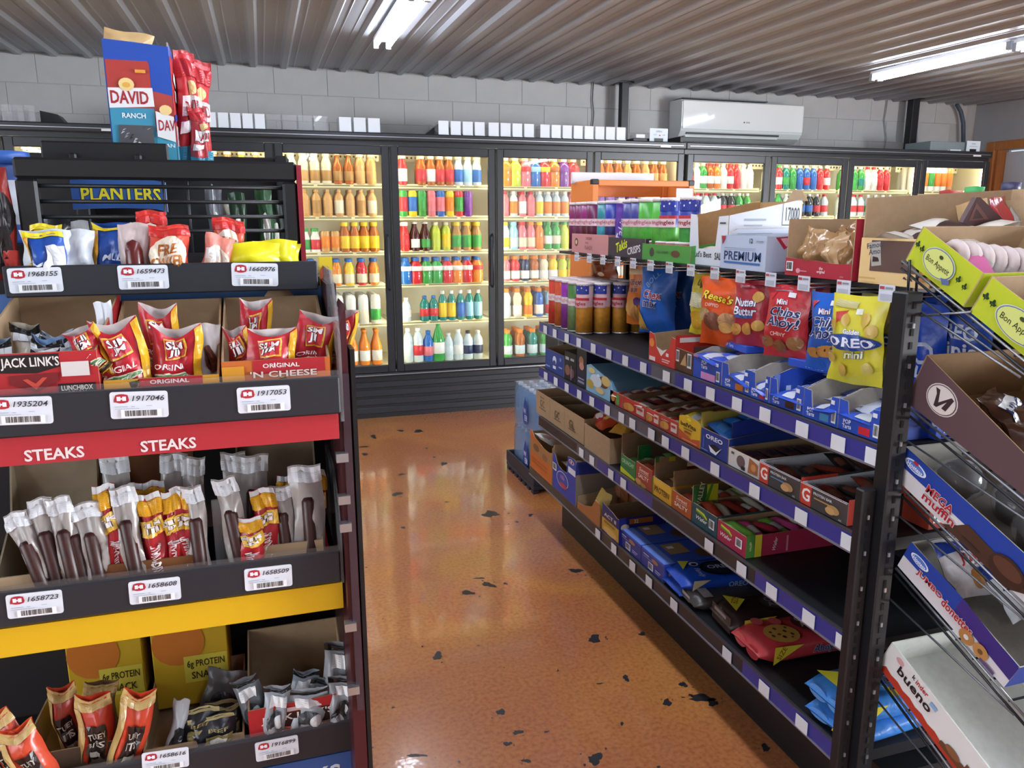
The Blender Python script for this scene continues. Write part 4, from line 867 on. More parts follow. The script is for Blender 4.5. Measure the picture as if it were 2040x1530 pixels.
for i, (a, b, nm, c, closed) in enumerate(POP):
    l, W = G1(a, b, 0, GX+.014+.002*(i % 2)); H = .067
    fp = None if closed else [(0, 0), (1, 0), (1, 1), (.80, .98), (.74, .42), (.26, .40), (.20, .98), (0, 1)]
    o = carton('toaster_pastry_carton', 'blue toaster pastry carton with a %s flavour panel' % nm, 'box', l, GROT, W, .24, H, .085, '#2a4fb8', inner=M('#b0a898', .8, 0, 'card'), fpoly=fp,
           front=[('t', 'POP\nTarts', .40 if closed else .22, .66 if closed else .24, .36 if closed else .30, '#eef0f8', {'b': .05, 'rot': .05}), ('r', .30, .04, .80, .34, c) if closed else ('r', .50, .07, .76, .32, c), ('r', .80, .74, .9, .88, '#e8ecf6'), ('bar', .84, .12, .96, .55)] + ([('r', .02, .9, .2, 1.0, '#d890c8')] if closed else []),
           near=[('r', .05, .1, .12, .85, '#7f9ae0'), ('r', .2, .15, .26, .5, '#c8d4f4'), ('e', .6, .5, .2, .3, '#1f3c98')], group='blue toaster pastry cartons on the shelf', side=[(.0025, 0), (.2375, 0), (.2375, .085), (.06, .085), (.0025, .066)])
    pr = random.Random(i)
    for k in range(4):
        packet('pastry_pouch', 'blue and silver pastry pouch in the %s carton, %s from the front' % (nm, ORD[k]), 'packet', (l[0]+.03+.05*k, l[1]+pr.uniform(-.01, .01), l[2]+(.016+.012*k if not closed else .05)), (pr.uniform(-.2, .2), pr.uniform(-.2, .2), GROT+PI/2+pr.uniform(-.2, .2)), min(.075, W*.8), min(.12, W*.95), .022, ['#2f55c4', '#c3c9da', '#2748ae', '#d5dae6'][k], ['#d5dae6', '#3a62cc', c, '#3a62cc'][k], 'foil pastry pouches in the blue cartons')
for k, (px, px2, x, z) in enumerate([(1402, 1500, GX+.10, .066), (1410, 1497, GX+.12, .088), (1560, 1680, GX+.10, .066), (1575, 1690, GX+.13, .088)]):
    l, W = G1(px, px2, 0, x); closed_box('toaster_pastry_box', 'flat blue pastry box lying on top of the cartons, %s' % ['far lower', 'far upper', 'near lower', 'near upper'][k], 'box', (x, l[1], SZ[0]+z+.022), GROT+.12*(k-1), W*.8, .12, .02, '#2f55c0', top=[('r', .1, .2, .6, .7, ['#d8a0c4', '#c8b0d0', '#c88a58', '#b08868'][k]), ('r', .7, .3, .9, .6, '#e8ecf6')], front=[('t', 'POP Tarts', .5, .5, .5, '#dfe6f8')], group='flat pastry boxes on the cartons')
l, W = G1(1655, 1790, 0, GX+.30); closed_box('toaster_pastry_box', 'dark blue box at the back of the shelf behind the cartons', 'box', (GX+.28, l[1], SZ[0]+.002), GROT, W, .1, .115, '#20305f', front=[('t', 'pastries', .5, .5, .25, '#8a93b0')])

# --- shelf two
def simple(px0, px1, i, H, D, col, front, label, near=(), top=(), x=None, closed=True, Hb=None, name='snack_box', cat='box', group=None, **kw):
    l, W = G1(px0, px1, i, x)
    if closed: return closed_box(name, label, cat, l, GROT, W-.002, D, H, col, front=front, near=near, top=top, group=group), l, W
    return carton(name, label, cat, l, GROT, W-.002, D, H, Hb or H, col, front=front, near=near, group=group, **kw), l, W
simple(1086, 1123, 1, .094, .2, '#26408f', [('e', .52, .6, .1, .2, '#e2e8f6'), ('r', .44, .2, .6, .34, '#e2e8f6'), ('e', .52, .5, .07, .1, '#26408f'), ('t', '10', .84, .75, .16, '#cfd8ee'), ('r', .76, .35, .94, .42, '#9fb0dc'), ('r', .05, .18, .3, .24, '#9fb0dc')], 'blue open carton at the far end of the second shelf', closed=False, Hb=.12)
simple(1086, 1122, 1, .15, .12, '#1d2336', [('t', 'MINTS', .75, .7, .12, '#8f97b0', {'rot': 1.57})], 'black box standing behind the far blue carton', x=GX+.1)
simple(1124, 1147, 1, .122, .16, '#1b1c26', [('r', .1, .7, .4, .8, '#b8b0bc'), ('r', .55, .72, .85, .8, '#b8b0bc'), ('e', .3, .35, .22, .18, '#8a5a4c'), ('e', .7, .3, .2, .16, '#70485a'), ('r', .6, .05, .66, .55, '#9a8a94')], 'black chocolate box with small pictures on the second shelf')
simple(1148, 1167, 1, .155, .16, '#22243c', [('e', .5, .68, .25, .12, '#b07a58'), ('e', .55, .55, .25, .1, '#c08a7a'), ('r', .2, .1, .85, .16, '#8a8fae'), ('r', .2, .2, .85, .24, '#8a8fae')], 'tall navy chocolate box on the second shelf')
l, W = G1(1168, 1226, 1)
o = MB().prism([(-W/2, 0), (W/2, 0), (W*.36, .075), (-W*.36, .11), (-W/2, .10)], (0, 0, 0), (1, 0, 0), (0, 0, 1), (0, -1, 0), .30, M('#8fc2e0', .4), M('#6f9cba', .5)).build('snack_box', None, l, GROT)
prints(o, plane((-W/2, 0, 0), (1, 0, 0), (0, 0, 1), (0, -1, 0), W, .11), [('e', .60, .55, .17, .2, '#6a4a34'), ('e', .68, .63, .145, .17, '#d8bf7a'), ('e', .35, .5, .2, .22, '#cfe2f2'), ('e', .15, .3, .13, .16, '#b8a44a'), ('e', .5, .22, .15, .1, '#d8bf8a'), ('e', .2, .8, .12, .1, '#d8c88a'), ('e', .44, .72, .05, .05, '#e8eef4')], 'printed_front'); tag(o, 'light blue box printed with bowls and fruit on the second shelf', 'box')
RB = [(1215, 1240, '#b83a34', 'red and green'), (1241, 1285, '#c0302e', 'red cookie'), (1286, 1313, '#c23a36', 'bright red'), (1314, 1350, '#b83832', 'red and yellow')]
for i, (a, b, c, nm) in enumerate(RB):
    o, l, W = simple(a, b, 1, .047, .30, c, [('r', .62, .2, .95, .8, '#e0d0c8'), ('e', .3, .4, .22, .28, '#d09a4a'), ('e', .15, .35, .12, .25, '#c0843a'), ('r', .66, .5, .9, .66, c)] if i else [('r', .5, .1, .75, .9, '#4a9a4a'), ('e', .25, .5, .15, .3, '#d8a050')], 'low %s biscuit tray on the second shelf' % nm, closed=False, Hb=.06, group='low biscuit trays on the second shelf')
    for k in range(4): packet('biscuit_packet', 'dark biscuit packet in the %s tray, %s from the front' % (nm, ORD[k]), 'packet', (l[0]+.03+.06*k, l[1], l[2]+.024+.004*k), (random.uniform(-.1, .1), random.uniform(-.2, .2), GROT+PI/2+random.uniform(-.2, .2)), .06, max(.05, W*.8), .02, ['#c8bcb4', '#8a3a34', '#d8ccc4', '#6a3430'][k], ['#b83a34', '#d8c8b8', '#8a4a40', '#b87a50'][k], 'biscuit packets in the low trays')
o, l, W = simple(1351, 1394, 1, .078, .28, '#e0b72e', [('p', [(0, 0), (1, 0), (1, .33), (.6, .20), (0, .42)], '#c2542e'), ('t', 'belVita', .45, .68, .17, '#3a3424', {'w': .72, 'b': .03}), ('e', .48, .92, .1, .06, '#e8e02a'), ('r', .25, .5, .65, .55, '#7a6a2a'), ('r', .3, .36, .6, .44, '#a8402a'), ('r', .2, .08, .9, .11, '#e8b090')], 'yellow breakfast biscuit carton on the second shelf', near=[('r', 0, 0, 1, 1, '#cfc05a')], closed=False, Hb=.11, fpoly=[(0, 0), (1, 0), (1, .92), (.85, 1.0), (.5, 1.04), (.15, 1.0), (0, .92)])
for k in range(3): packet('biscuit_packet', 'yellow biscuit packet in the breakfast carton, %s' % ORD[k], 'packet', (l[0]+.03+.05*k, l[1], l[2]+.055), (.3, .2*k-.2, GROT+PI/2), .05, .09, .03, ['#e8d52e', '#d8c83a', '#c85a3a'][k], '#d8e0e8', 'biscuit packets in the breakfast carton')
o, l, W = simple(1395, 1449, 1, .068, .28, '#223a86', [('t', 'OREO', .5, .74, .19, '#eef0f8', {'b': .05, 'w': .62, 'o': '#3f6ac8'}), ('e', .55, .34, .2, .16, '#15171c'), ('p', [(.32, .4), (.6, .22), (.8, .5), (.6, .1), (.4, .14)], '#e8eef8'), ('r', .05, .1, .3, .13, '#8fa6dc'), ('r', .12, .2, .15, .7, '#3f6ac8')], 'dark blue sandwich cookie carton on the second shelf', closed=False, Hb=.10)
for k in range(4): packet('cookie_packet', 'bright blue cookie packet in the dark blue carton, %s' % ORD[k], 'packet', (l[0]+.035+.05*k, l[1], l[2]+.052+.008*k), (.2, 0, GROT+PI/2), .055, W*.9, .035, '#2a6fc8', '#4f90dc', 'blue cookie packets in the dark blue carton')
l, W = G1(1395, 1478, 1, GX+.09); o = MB().prism([(0, 0), (.26, 0), (.26, .125), (.03, .115), (0, .11)], (GX+.03, gy(1448, GX+.02, SZ[1])-.004, SZ[1]+.002), (1, 0, 0), (0, 0, 1), (0, -1, 0), .004, M('#243fa4', .4), M('#1c2c70', .5)).build('carton_flap'); tag(o, 'tall dark blue carton side standing beside the cookie packets', 'carton flap')
o, l, W = simple(1450, 1511, 1, .049, .28, '#d6d3d0', [('e', .42, .5, .14, .34, '#6a5a5a'), ('p', [(.66, .1), (.98, .15), (.98, .75), (.7, .95)], '#a86a40'), ('r', .1, .72, .2, .86, '#5a5a5e'), ('r', .45, .1, .58, .3, '#2a2a2e'), ('e', .85, .5, .08, .2, '#c88a58')], 'white protein bar tray with brown pictures on the second shelf', near=[('r', 0, 0, 1, 1, '#d8d6d6')], closed=False, Hb=.055)
for k in range(4): packet('protein_bar', 'dark wrapped bar in the white tray, %s' % ORD[k], 'packet', (l[0]+.04+.055*k, l[1], l[2]+.024), (0, .1, GROT+PI/2), .045, W*.8, .022, '#54342c', '#3a241e', 'wrapped bars in the white tray')
for i, (a, b, nm) in enumerate([(1512, 1593, 'first'), (1594, 1687, 'second')]):
    o, l, W = simple(a, b, 1, .051, .30, '#45403f', [('r', 0, 0, .23, 1, '#c8402f'), ('t', 'G', .115, .5, .62, '#f0eceb', {'b': .06}), ('t', 'PROTEIN BAR', .48, .74, .13, '#d9dadd', {'b': .02, 'w': .4}), ('r', .3, .50, .66, .56, '#5a86c0' if i == 0 else '#b0884a'), ('e', .72, .4, .13, .2, '#b08a5a'), ('e', .66, .3, .1, .16, '#c89e68'), ('t', 'AA', .88, .12, .1, '#c8c8ca'), ('r', 0, .97, 1, 1, '#e6e4e4')], 'grey and red protein bar tray, %s of two on the second shelf' % nm, near=[('r', 0, 0, .35, 1, '#c8402f'), ('t', 'G', .17, .5, .7, '#f0eceb', {'b': .06}), ('r', .35, 0, 1, 1, '#3a3636')], closed=False, Hb=.06, inner=M('#cdd0d6', .7, 0, 'card'), group='protein bar trays on the second shelf')
    for k in range(5): packet('protein_bar', 'wrapped protein bar in the %s grey and red tray, %s' % (nm, ORD[k]), 'packet', (l[0]+.04+.05*k, l[1]+random.uniform(-.01, .01), l[2]+.020+.005*k), (random.uniform(-.2, .2), .1, GROT+PI/2+random.uniform(-.3, .3)), .042, W*.8, .022, ['#6a2a24', '#3a3434', '#8a3a2a', '#2e2a2a', '#5a3a30'][k], '#7a4a3a', 'wrapped protein bars in the grey trays')

# --- shelf three
KF = '#a98d6c'
l, W = G1(1068, 1163, 2)
carton('shipping_carton', 'long low brown carton with three stamped panels on the third shelf', 'box', l, GROT, W, .30, .108, .115, KF, front=[('t', 'GC', .15, .55, .3, '#6a5844'), ('r', .08, .30, .24, .34, '#6a5844'), ('r', .10, .8, .2, .84, '#6a5844'), ('t', 'GC', .48, .5, .3, '#6a5844'), ('r', .42, .26, .56, .3, '#6a5844'), ('t', 'GL', .78, .5, .34, '#6a5844'), ('r', .72, .26, .86, .3, '#6a5844'), ('r', .325, 0, .33, 1, '#86704f'), ('r', .645, 0, .65, 1, '#86704f')], near=[])
for k, f in enumerate((.22, .5)): 
    o = MB().box((0, -.002, 0), (.28, .002, .10), KRAFT).build('divider', None, (l[0]+.01, l[1]+W/2-W*f-.03, l[2]+.004)); tag(o, 'brown card divider inside the long stamped carton, %s' % ORD[k], 'cardboard')
l, W = G1(1164, 1214, 2, GX+.006); lk = l
carton('shipping_carton', 'plain brown carton of red and yellow snack bags on the third shelf', 'box', l, GROT, W, .22, .097, .105, KF)
for k in range(5): bag('snack_bag', 'red and yellow snack bag in the plain brown carton, %s' % ['front far', 'front near', 'middle', 'back far', 'back near'][k], 'bag', (l[0]+.04+.035*k, l[1]+W*.35-W*.75*((k*.6) % 1), l[2]+.085), (-1.2, 0, GROT+.4*k), .09, .12, .045, ['#d8532e', '#e0a03a', '#c03a34', '#d86a34', '#b8342e'][k], [('e', .5, .5, .3, .2, '#e8c060')], seed=40+k, group='red and yellow snack bags in the plain carton', res=(8, 8))
bag('snack_bag', 'red foil bag poking out of the stamped carton', 'bag', (l[0]+.06, l[1]+W*.55, l[2]+.075), (-.7, 0, GROT), .10, .08, .05, '#c8303a', [('e', .5, .5, .3, .2, '#ecd8d8')], seed=47)
GB_ = [(1236, 1265, '#2f7f45', 'dark green', [('t', 'CRUNCHY', .5, .72, .22, '#bfe0c0', {'w': .84, 'b': .02}), ('p', [(0, 0), (1, 0), (1, .12), (0, .32)], '#d8d63a'), ('r', .2, .42, .7, .47, '#1f5a30')], .066), (1266, 1298, '#a84434', 'brick red', [('t', 'Sweet', .5, .76, .2, '#f4d8cc', {'s': .2, 'w': .6}), ('r', .2, .6, .8, .63, '#e8b8a8'), ('t', 'SALTY', .5, .45, .2, '#f6e4d8', {'w': .65, 'b': .03}), ('e', .2, .12, .2, .14, '#d09a5a'), ('e', .5, .08, .2, .1, '#c08a4a')], .075),
       (1299, 1337, '#dfa52c', 'yellow', [('t', 'PROTEIN', .5, .42, .32, '#4a3a1a', {'w': .76, 'b': .035}), ('p', [(0, .7), (1, .56), (1, .95), (0, 1)], '#e8bc40'), ('r', 0, 0, .06, 1, '#3f8a3a')], .061), (1338, 1376, '#b5582c', 'orange brown', [('t', 'Sweet', .5, .74, .22, '#f4dccc', {'s': .2, 'w': .6}), ('r', .2, .56, .8, .59, '#e8b8a8'), ('t', 'SALTY', .5, .38, .22, '#f6e8dc', {'w': .7, 'b': .03})], .058),
       (1377, 1427, '#27505a', 'dark teal', [('p', [(.18, .84), (.5, .78), (.62, .62), (.62, .54), (.45, .68), (.18, .74)], '#d6d23a'), ('p', [(.18, .74), (.45, .68), (.62, .54), (.62, .48), (.42, .6), (.18, .66)], '#4a9a3a'), ('t', 'Wafer', .42, .42, .2, '#e8ecec', {'s': .3, 'w': .45}), ('bar', .72, .28, .92, .74)], .061), (1428, 1485, '#a82a4a', 'crimson', [('p', [(.12, .88), (.42, .8), (.52, .66), (.52, .58), (.4, .7), (.12, .78)], '#d6d23a'), ('p', [(.12, .78), (.4, .7), (.52, .58), (.52, .52), (.38, .62), (.12, .7)], '#4a9a3a'), ('t', 'Wafer', .32, .42, .2, '#f0e4e8', {'s': .3, 'w': .4}), ('bar', .66, .3, .88, .74)], .06)]
for i, (a, b, c, nm, fr_, H) in enumerate(GB_):
    nr = [('r', 0, 0, .09, 1, '#4f8a3a'), ('t', 'VALLEY', .045, .5, .09, '#e4e8c8', {'rot': 1.57}), ('r', .09, 0, .16, 1, '#d6cf3a'), ('t', 'Wafer', .30, .5, .17, '#f0dce2', {'rot': 1.4, 's': .3}), ('r', .42, .1, .44, .8, '#d88aa0')] if i == 5 else [('r', 0, 0, 1, 1, c)]
    o, l, W = simple(a, b, 2, H, .30, c, fr_, '%s snack bar carton on the third shelf' % nm, near=nr, closed=False, Hb=H+.004, side=[(.0025, 0), (.2975, 0), (.2975, H+.004), (.0025, H)], group='snack bar cartons on the third shelf')
    for k in range(6 if i < 5 else 7):
        c1 = [['#3f8a4a', '#8fc06a', '#2f6a3a'], ['#c85a40', '#e8c0a0', '#9fbf6a'], ['#8a6a4a', '#d8b06a', '#c8a04a'], ['#b84a3a', '#e0c8a8', '#a8c86a'], ['#a83a2a', '#d8d0c0', '#8a3028'], ['#7ac04a', '#d0508a', '#b0304a']][i][k % 3]
        packet('snack_bar', 'wrapped snack bar in the %s carton, %s' % (nm, ORD[k]), 'packet', (l[0]+.035+.036*k, l[1]+random.uniform(-.006, .006), l[2]+H*.5+random.uniform(0, .014)), (random.uniform(-.25, .25), random.uniform(-.15, .15), GROT+PI/2+random.uniform(-.25, .25)), .036, W*.86, .02, c1, '#d8d4cc' if k % 2 else None, 'wrapped snack bars in the cartons')
def flap(px, x, i, z0, w, h, cols, label, txt=()):
    y = gy(px, x, SZ[i]); o = MB().prism([(0, 0), (w, 0), (w, h), (0, h)], (0, 0, 0), (1, 0, 0), (0, 0, 1), (0, -1, 0), .003, M(cols, .5) if cols != KF else KRAFT, KRAFT).build('carton_flap', None, (x, y, SZ[i]+z0), 0)
    if txt: prints(o, plane((0, 0, 0), (1, 0, 0), (0, 0, 1), (0, -1, 0), w, h), txt, 'printed_front')
    tag(o, label, 'carton flap')
flap(1238, GX+.02, 2, .064, .13, .075, KF, 'brown raised flap behind the dark green carton')
flap(1270, GX+.05, 2, .06, .05, .05, '#2f9a58', 'small bright green flap above the dark green carton')
flap(1303, GX+.02, 2, .06, .12, .062, KF, 'brown raised flap behind the yellow carton', [('r', 0, .75, .12, 1, '#3f8a3a'), ('r', .42, .75, .62, 1, '#d8d63a')])
flap(1340, GX+.02, 2, .058, .17, .058, KF, 'brown raised flap behind the orange brown carton')
flap(1378, GX+.01, 2, .062, .085, .052, '#2f6a34', 'green and lime flap standing above the dark teal carton', [('r', .55, 0, 1, 1, '#cfd22e'), ('t', 'VALLEY', .3, .5, .3, '#dfe8c8', {'rot': 1.4}), ('p', [(.45, 0), (.62, 0), (.8, 1), (.7, 1)], '#4f9a34')])

# --- bottom deck
l, W = G1(1056, 1099, 3, GX-.005)
carton('snack_box', 'tall orange and brown carton at the far end of the bottom deck', 'box', l, GROT, W, .24, .175, .17, '#c0662c', fpoly=[(0, 0), (1, 0), (1, .86), (.86, .80), (.72, .78), (.45, .86), (.2, .92), (.1, 1.06), (0, 1.05)], front=[('r', .0, .48, 1, .82, '#a37448'), ('e', .3, .66, .14, .1, '#7a5434'), ('e', .7, .58, .12, .09, '#8a6040'), ('r', .1, .2, .8, .24, '#a8521f'), ('r', .1, .3, .8, .34, '#a8521f')], near=[('r', 0, 0, 1, 1, '#a58a68')])
packet('snack_packet', 'white and pink packet on top of the tall orange carton', 'packet', (l[0]+.04, l[1]+.01, l[2]+.15), (.3, .3, .6), .09, .13, .03, '#dfe2e0', '#d8b0bc')
l, W = G1(1101, 1146, 3, GX-.002)
carton('snack_box', 'royal blue cut-front cookie carton with a round badge', 'box', l, GROT, W, .26, .19, .18, '#2f44a4', fpoly=[(0, 0), (1, 0), (1, 1), (.92, 1.04), (.66, 1.0), (.62, .58), (.4, .58), (.22, .62), (.1, .80), (0, .82)],
       front=[('e', .82, .93, .11, .055, '#e8e4ec'), ('e', .82, .93, .085, .042, '#8a2030'), ('e', .82, .93, .03, .03, '#e8e4ec'), ('r', .7, .66, 1.0, .8, '#dfe4ee'), ('e', .46, .36, .26, .19, '#d0c8d8'), ('e', .46, .36, .24, .17, '#2f44a4'), ('t', 'Nilla', .46, .42, .1, '#c88aa0', {'s': .3}), ('e', .5, .24, .16, .06, '#b03a4a'), ('bar', .03, .45, .2, .62)], near=[('r', 0, 0, 1, 1, '#8f8478'), ('r', 0, .75, 1, 1, '#2a3c92')])
for k in range(3): packet('cookie_packet', 'tan cookie packet inside the royal blue carton, %s' % ORD[k], 'packet', (l[0]+.05+.05*k, l[1], l[2]+.1), (0, .2, GROT+PI/2), .05, W*.8, .03, ['#c9b8a0', '#d8c8b0', '#b8a088'][k], '#8a3a44', 'cookie packets in the royal blue carton')
l, W = G1(1150, 1194, 3, GX+.0)
carton('snack_box', 'torn brown carton with a yellow bag inside on the bottom deck', 'box', l, GROT, W, .24, .05, .08, '#a86a3a', fpoly=[(0, 0), (1, 0), (1, 1.9), (.8, 1.95), (.66, 1.2), (.3, .7), (0, .5)])
bag('snack_bag', 'yellow snack bag inside the torn brown carton', 'bag', (l[0]+.05, l[1]-.02, l[2]+.01), (-.2, 0, GROT), .10, .10, .05, '#e0bd62', seed=51)
bag('snack_bag', 'large brown chocolate snack bag behind the torn carton', 'bag', (l[0]+.15, l[1]-.03, l[2]+.005), (-.15, 0, GROT), .22, .15, .07, '#7a3c1c', [('t', 'PIR', .12, .6, .14, '#d0c8c0'), ('e', .5, .55, .3, .25, '#8a4f26')], seed=52)
l, W = G1(1199, 1232, 3, GX-.001)
carton('popcorn_carton', 'purple popcorn carton with a yellow lower panel', 'box', l, GROT, W, .34, .115, .105, '#2c2c7c', fpoly=[(0, 0), (1, 0), (1, .86), (.86, .84), (.6, .92), (.35, .95), (0, 1.0)], front=[('r', .0, .08, 1, .52, '#c8a040'), ('e', .5, .18, .4, .12, '#d8b468'), ('r', .1, .53, .9, .8, '#3a3458'), ('t', 'ACT II', .5, .68, .12, '#e4e0ec', {'w': .7, 'b': .04}), ('r', .15, .4, .8, .46, '#8a7a2a')],
       near=[('r', .0, .0, 1, 1, '#242a86'), ('e', .07, .64, .05, .12, '#d8c9a0'), ('r', .12, .74, .4, .93, '#b86a1f'), ('t', '32', .2, .83, .13, '#f4ecd8', {'b': .04}), ('t', 'ACT II', .66, .72, .18, '#d0d0dc', {'b': .04}), ('r', .55, .2, .98, .5, '#b09a3a')], side=[(.0025, 0), (.3375, 0), (.3375, .105), (.0025, .10)])
CB = [(1233, 1276), (1277, 1322)]
for i, (a, b) in enumerate(CB):
    simple(a, b, 3, .063, .30, '#3f5cc0', [('r', .0, .0, 1, .88, '#3a3f92'), ('r', .1, .7, .35, .76, '#c8cce8'), ('r', .1, .58, .5, .62, '#9aa0d0'), ('e', .62, .72, .14, .12, '#a87a5a'), ('bar', .34, .1, .56, .5), ('r', .66, .3, .9, .36, '#b0b6dc'), ('r', .66, .2, .85, .25, '#b0b6dc')], 'blue cereal bar box lying on the bottom deck, %s one' % ('far' if i == 0 else 'near'), near=[('r', .06, .1, .9, .9, '#d8d4d8'), ('r', .12, .18, .84, .82, '#a88a7a'), ('r', .0, .0, 1, .06, '#6f86d8')],
           top=[('r', .0, .0, 1, .14, '#6f8fe0'), ('r', .1, .2, .6, .45, '#a88a5e'), ('r', .22, .24, .34, .32, '#eef0f2'), ('e', .7, .6, .2, .12, '#6a4a3a'), ('t', 'bars', .5, .8, .1, '#c8d4f4')], group='blue cereal bar boxes on the bottom deck')
def family_pack(px, x, z, rotz, W, D, H, col, top, near, frontp, label, tilt=0, i=3):
    y = gy(px, x, SZ[i]); f = lambda sg: None
    mb = MB(); m = M(col, .3, 0, 'foil'); n = 10; S = []
    for j in range(9):
        v = j/8; e = min(v, 1-v); k = min(1, (e/.16))**.5 if e < .16 else 1
        for q in range(n*2):
            a = 2*PI*q/(n*2); c, s = math.cos(a), math.sin(a); g = (abs(c)**4+abs(s)**4)**-.25
            wv = .002*math.sin(5*a+9*v)
            S.append((c*g*(W/2)*(.93+.07*k)+wv, v*D, H/2 + s*g*(H/2)*max(.05, k)+wv))
    mb.add(S, [(j*2*n+q, j*2*n+(q+1) % (2*n), (j+1)*2*n+(q+1) % (2*n), (j+1)*2*n+q) for j in range(8) for q in range(2*n)] + [tuple(range(2*n))[::-1], tuple(8*2*n+q for q in range(2*n))], m, True)
    o = mb.build('cookie_pack', None, (x, y, SZ[i]+z), (tilt, 0, rotz))
    if top: prints(o, plane((-W/2*.94, D*.1, H+.001), (1, 0, 0), (0, 1, 0), (0, 0, 1), W*.94, D*.8), top, 'printed_top', .002)
    if near: prints(o, plane((W/2+.001, D*.1, 0), (0, 1, 0), (0, 0, 1), (1, 0, 0), D*.8, H), near, 'printed_side', .002)
    if frontp: prints(o, plane((-W/2, D*.02, 0), (1, 0, 0), (0, 0, 1), (0, -1, 0), W, H), frontp, 'printed_front', .002)
    return tag(o, label, 'cookie pack', 'large cookie packs on the bottom deck')
YT = lambda a, b: ('p', [(a, b), (a+.30, b), (a+.02, b+.5)], '#e0d23a')
family_pack(1340, GX+.01, .028, GROT-.12, .145, .32, .045, '#1f4fc0', [('p', [(.05, .02), (.5, .0), (.1, .16)], '#dfe04a'), ('e', .55, .45, .36, .24, '#10131c', 20), ('e', .55, .45, .30, .19, '#20283a', 20), ('t', 'OREO', .5, .5, .10, '#c8d4ec', {'rot': 1.57, 'b': .05}), ('t', 'Family', .75, .16, .09, '#b8d0f4', {'s': .3}), ('e', .3, .18, .1, .06, '#e8eef8'), ('e', .32, .18, .06, .04, '#15171c')], [('p', [(.0, .2), (.24, .95), (.02, .95)], '#d8cfa8'), ('t', 'OREO', .6, .5, .4, '#a8bce8', {'b': .04})], [], 'royal blue sandwich cookie pack lying on another blue pack')
family_pack(1336, GX+.006, .002, GROT-.05, .135, .30, .027, '#2450b8', [], [('t', 'OREO', .6, .5, .5, '#a8bce8')], [('r', .1, .3, .9, .5, '#3f70d8')], 'flat blue cookie pack underneath the royal blue one')
family_pack(1432, GX+.02, .004, GROT-.10, .14, .33, .07, '#2c1c1a', [('p', [(.02, .02), (.75, .0), (.3, .22)], '#d8cf3a'), ('t', 'SIZE', .3, .1, .07, '#9a6a1a', {'rot': -.6}), ('e', .55, .55, .32, .2, '#40302c', 20), ('t', 'Chips\nAhoy!', .55, .55, .22, '#8a8690', {'rot': 1.57, 'b': .03})], [('p', [(.02, .05), (.40, .95), (.02, .9)], '#cfc03a'), ('t', 'SIZE', .13, .6, .3, '#a86a1a', {'rot': 1.0}), ('t', 'chunky', .7, .55, .3, '#8f7a70', {'s': .2})], [('r', .1, .2, .9, .9, '#3c2c2c'), ('r', .2, .65, .7, .8, '#8a8084')], 'dark brown family size cookie pack')
family_pack(1368, GX+.008, .002, GROT-.12, .11, .26, .04, '#46403f', [('r', .1, .05, .9, .2, '#a8a4a8')], [], [('r', .1, .3, .6, .8, '#b8b4b8')], 'crinkled dark cookie packet beside the blue packs')
family_pack(1482, GX+.012, .004, GROT-.02, .145, .34, .062, '#b83a40', [('e', .7, .22, .34, .18, '#c89a4a', 18), ('e', .52, .2, .05, .022, '#5a3a1c', 6), ('e', .62, .12, .04, .018, '#4a2e16', 5), ('e', .66, .27, .05, .02, '#5a3a1c', 6), ('e', .74, .18, .04, .022, '#6a4624', 5), ('e', .80, .31, .05, .018, '#5a3a1c', 6), ('e', .86, .2, .05, .02, '#4a2e16', 6), ('e', .56, .31, .04, .018, '#6a4624', 5), ('e', .78, .10, .05, .018, '#5a3a1c', 6), ('e', .92, .27, .03, .016, '#5a3a1c', 5), ('e', .2, .1, .14, .06, '#cf5a60'), ('e', .3, .28, .14, .06, '#cf5a60'), ('e', .5, .62, .34, .2, '#4a2a24', 20), ('t', 'Chips\nAhoy!', .5, .62, .22, '#b8a098', {'rot': 1.57, 'b': .03})], [('p', [(.02, .08), (.36, .86), (.03, .92)], '#d8c83a'), ('t', 'SIZE', .11, .6, .25, '#8a5a1a', {'rot': 1.0}), ('t', 'Ahoy!', .6, .5, .45, '#2a3c6a', {'b': .04, 'o': '#c8ccd8'})], [('e', .3, .5, .2, .3, '#cf5a60'), ('e', .7, .4, .2, .3, '#a83038')], 'red chewy cookie pack on the bottom deck')
CBL = [('p', [(.02, .0), (.6, .0), (.25, .3)], '#d8cf3a'), ('e', .2, .5, .14, .06, '#5f9ae0'), ('e', .5, .3, .14, .07, '#5f9ae0'), ('e', .75, .15, .12, .06, '#5f9ae0'), ('t', 'Chips\nAhoy!', .52, .66, .28, '#141a2c', {'rot': 1.57, 'b': .04, 'o': '#b8c8e4'}), ('p', [(.7, .4), (1, .4), (.95, .62)], '#dccf4a')]
family_pack(1640, GX+.014, .042, GROT+.0, .16, .30, .055, '#3f86d8', CBL, [('p', [(.05, .1), (.3, .9), (.04, .9)], '#d8cf3a')], [('e', .3, .5, .2, .3, '#5f9ae0'), ('e', .7, .5, .2, .3, '#68a2e6')], 'light blue cookie pack on top at the near end')
family_pack(1648, GX+.010, .002, GROT+.08, .16, .30, .041, '#3a7fd0', [('p', [(.1, .0), (.6, .05), (.3, .3)], '#d8cf3a')], [], [('e', .3, .5, .2, .3, '#5f9ae0'), ('p', [(.55, .2), (.85, .3), (.6, .9)], '#d8cf3a')], 'light blue cookie pack underneath at the near end')

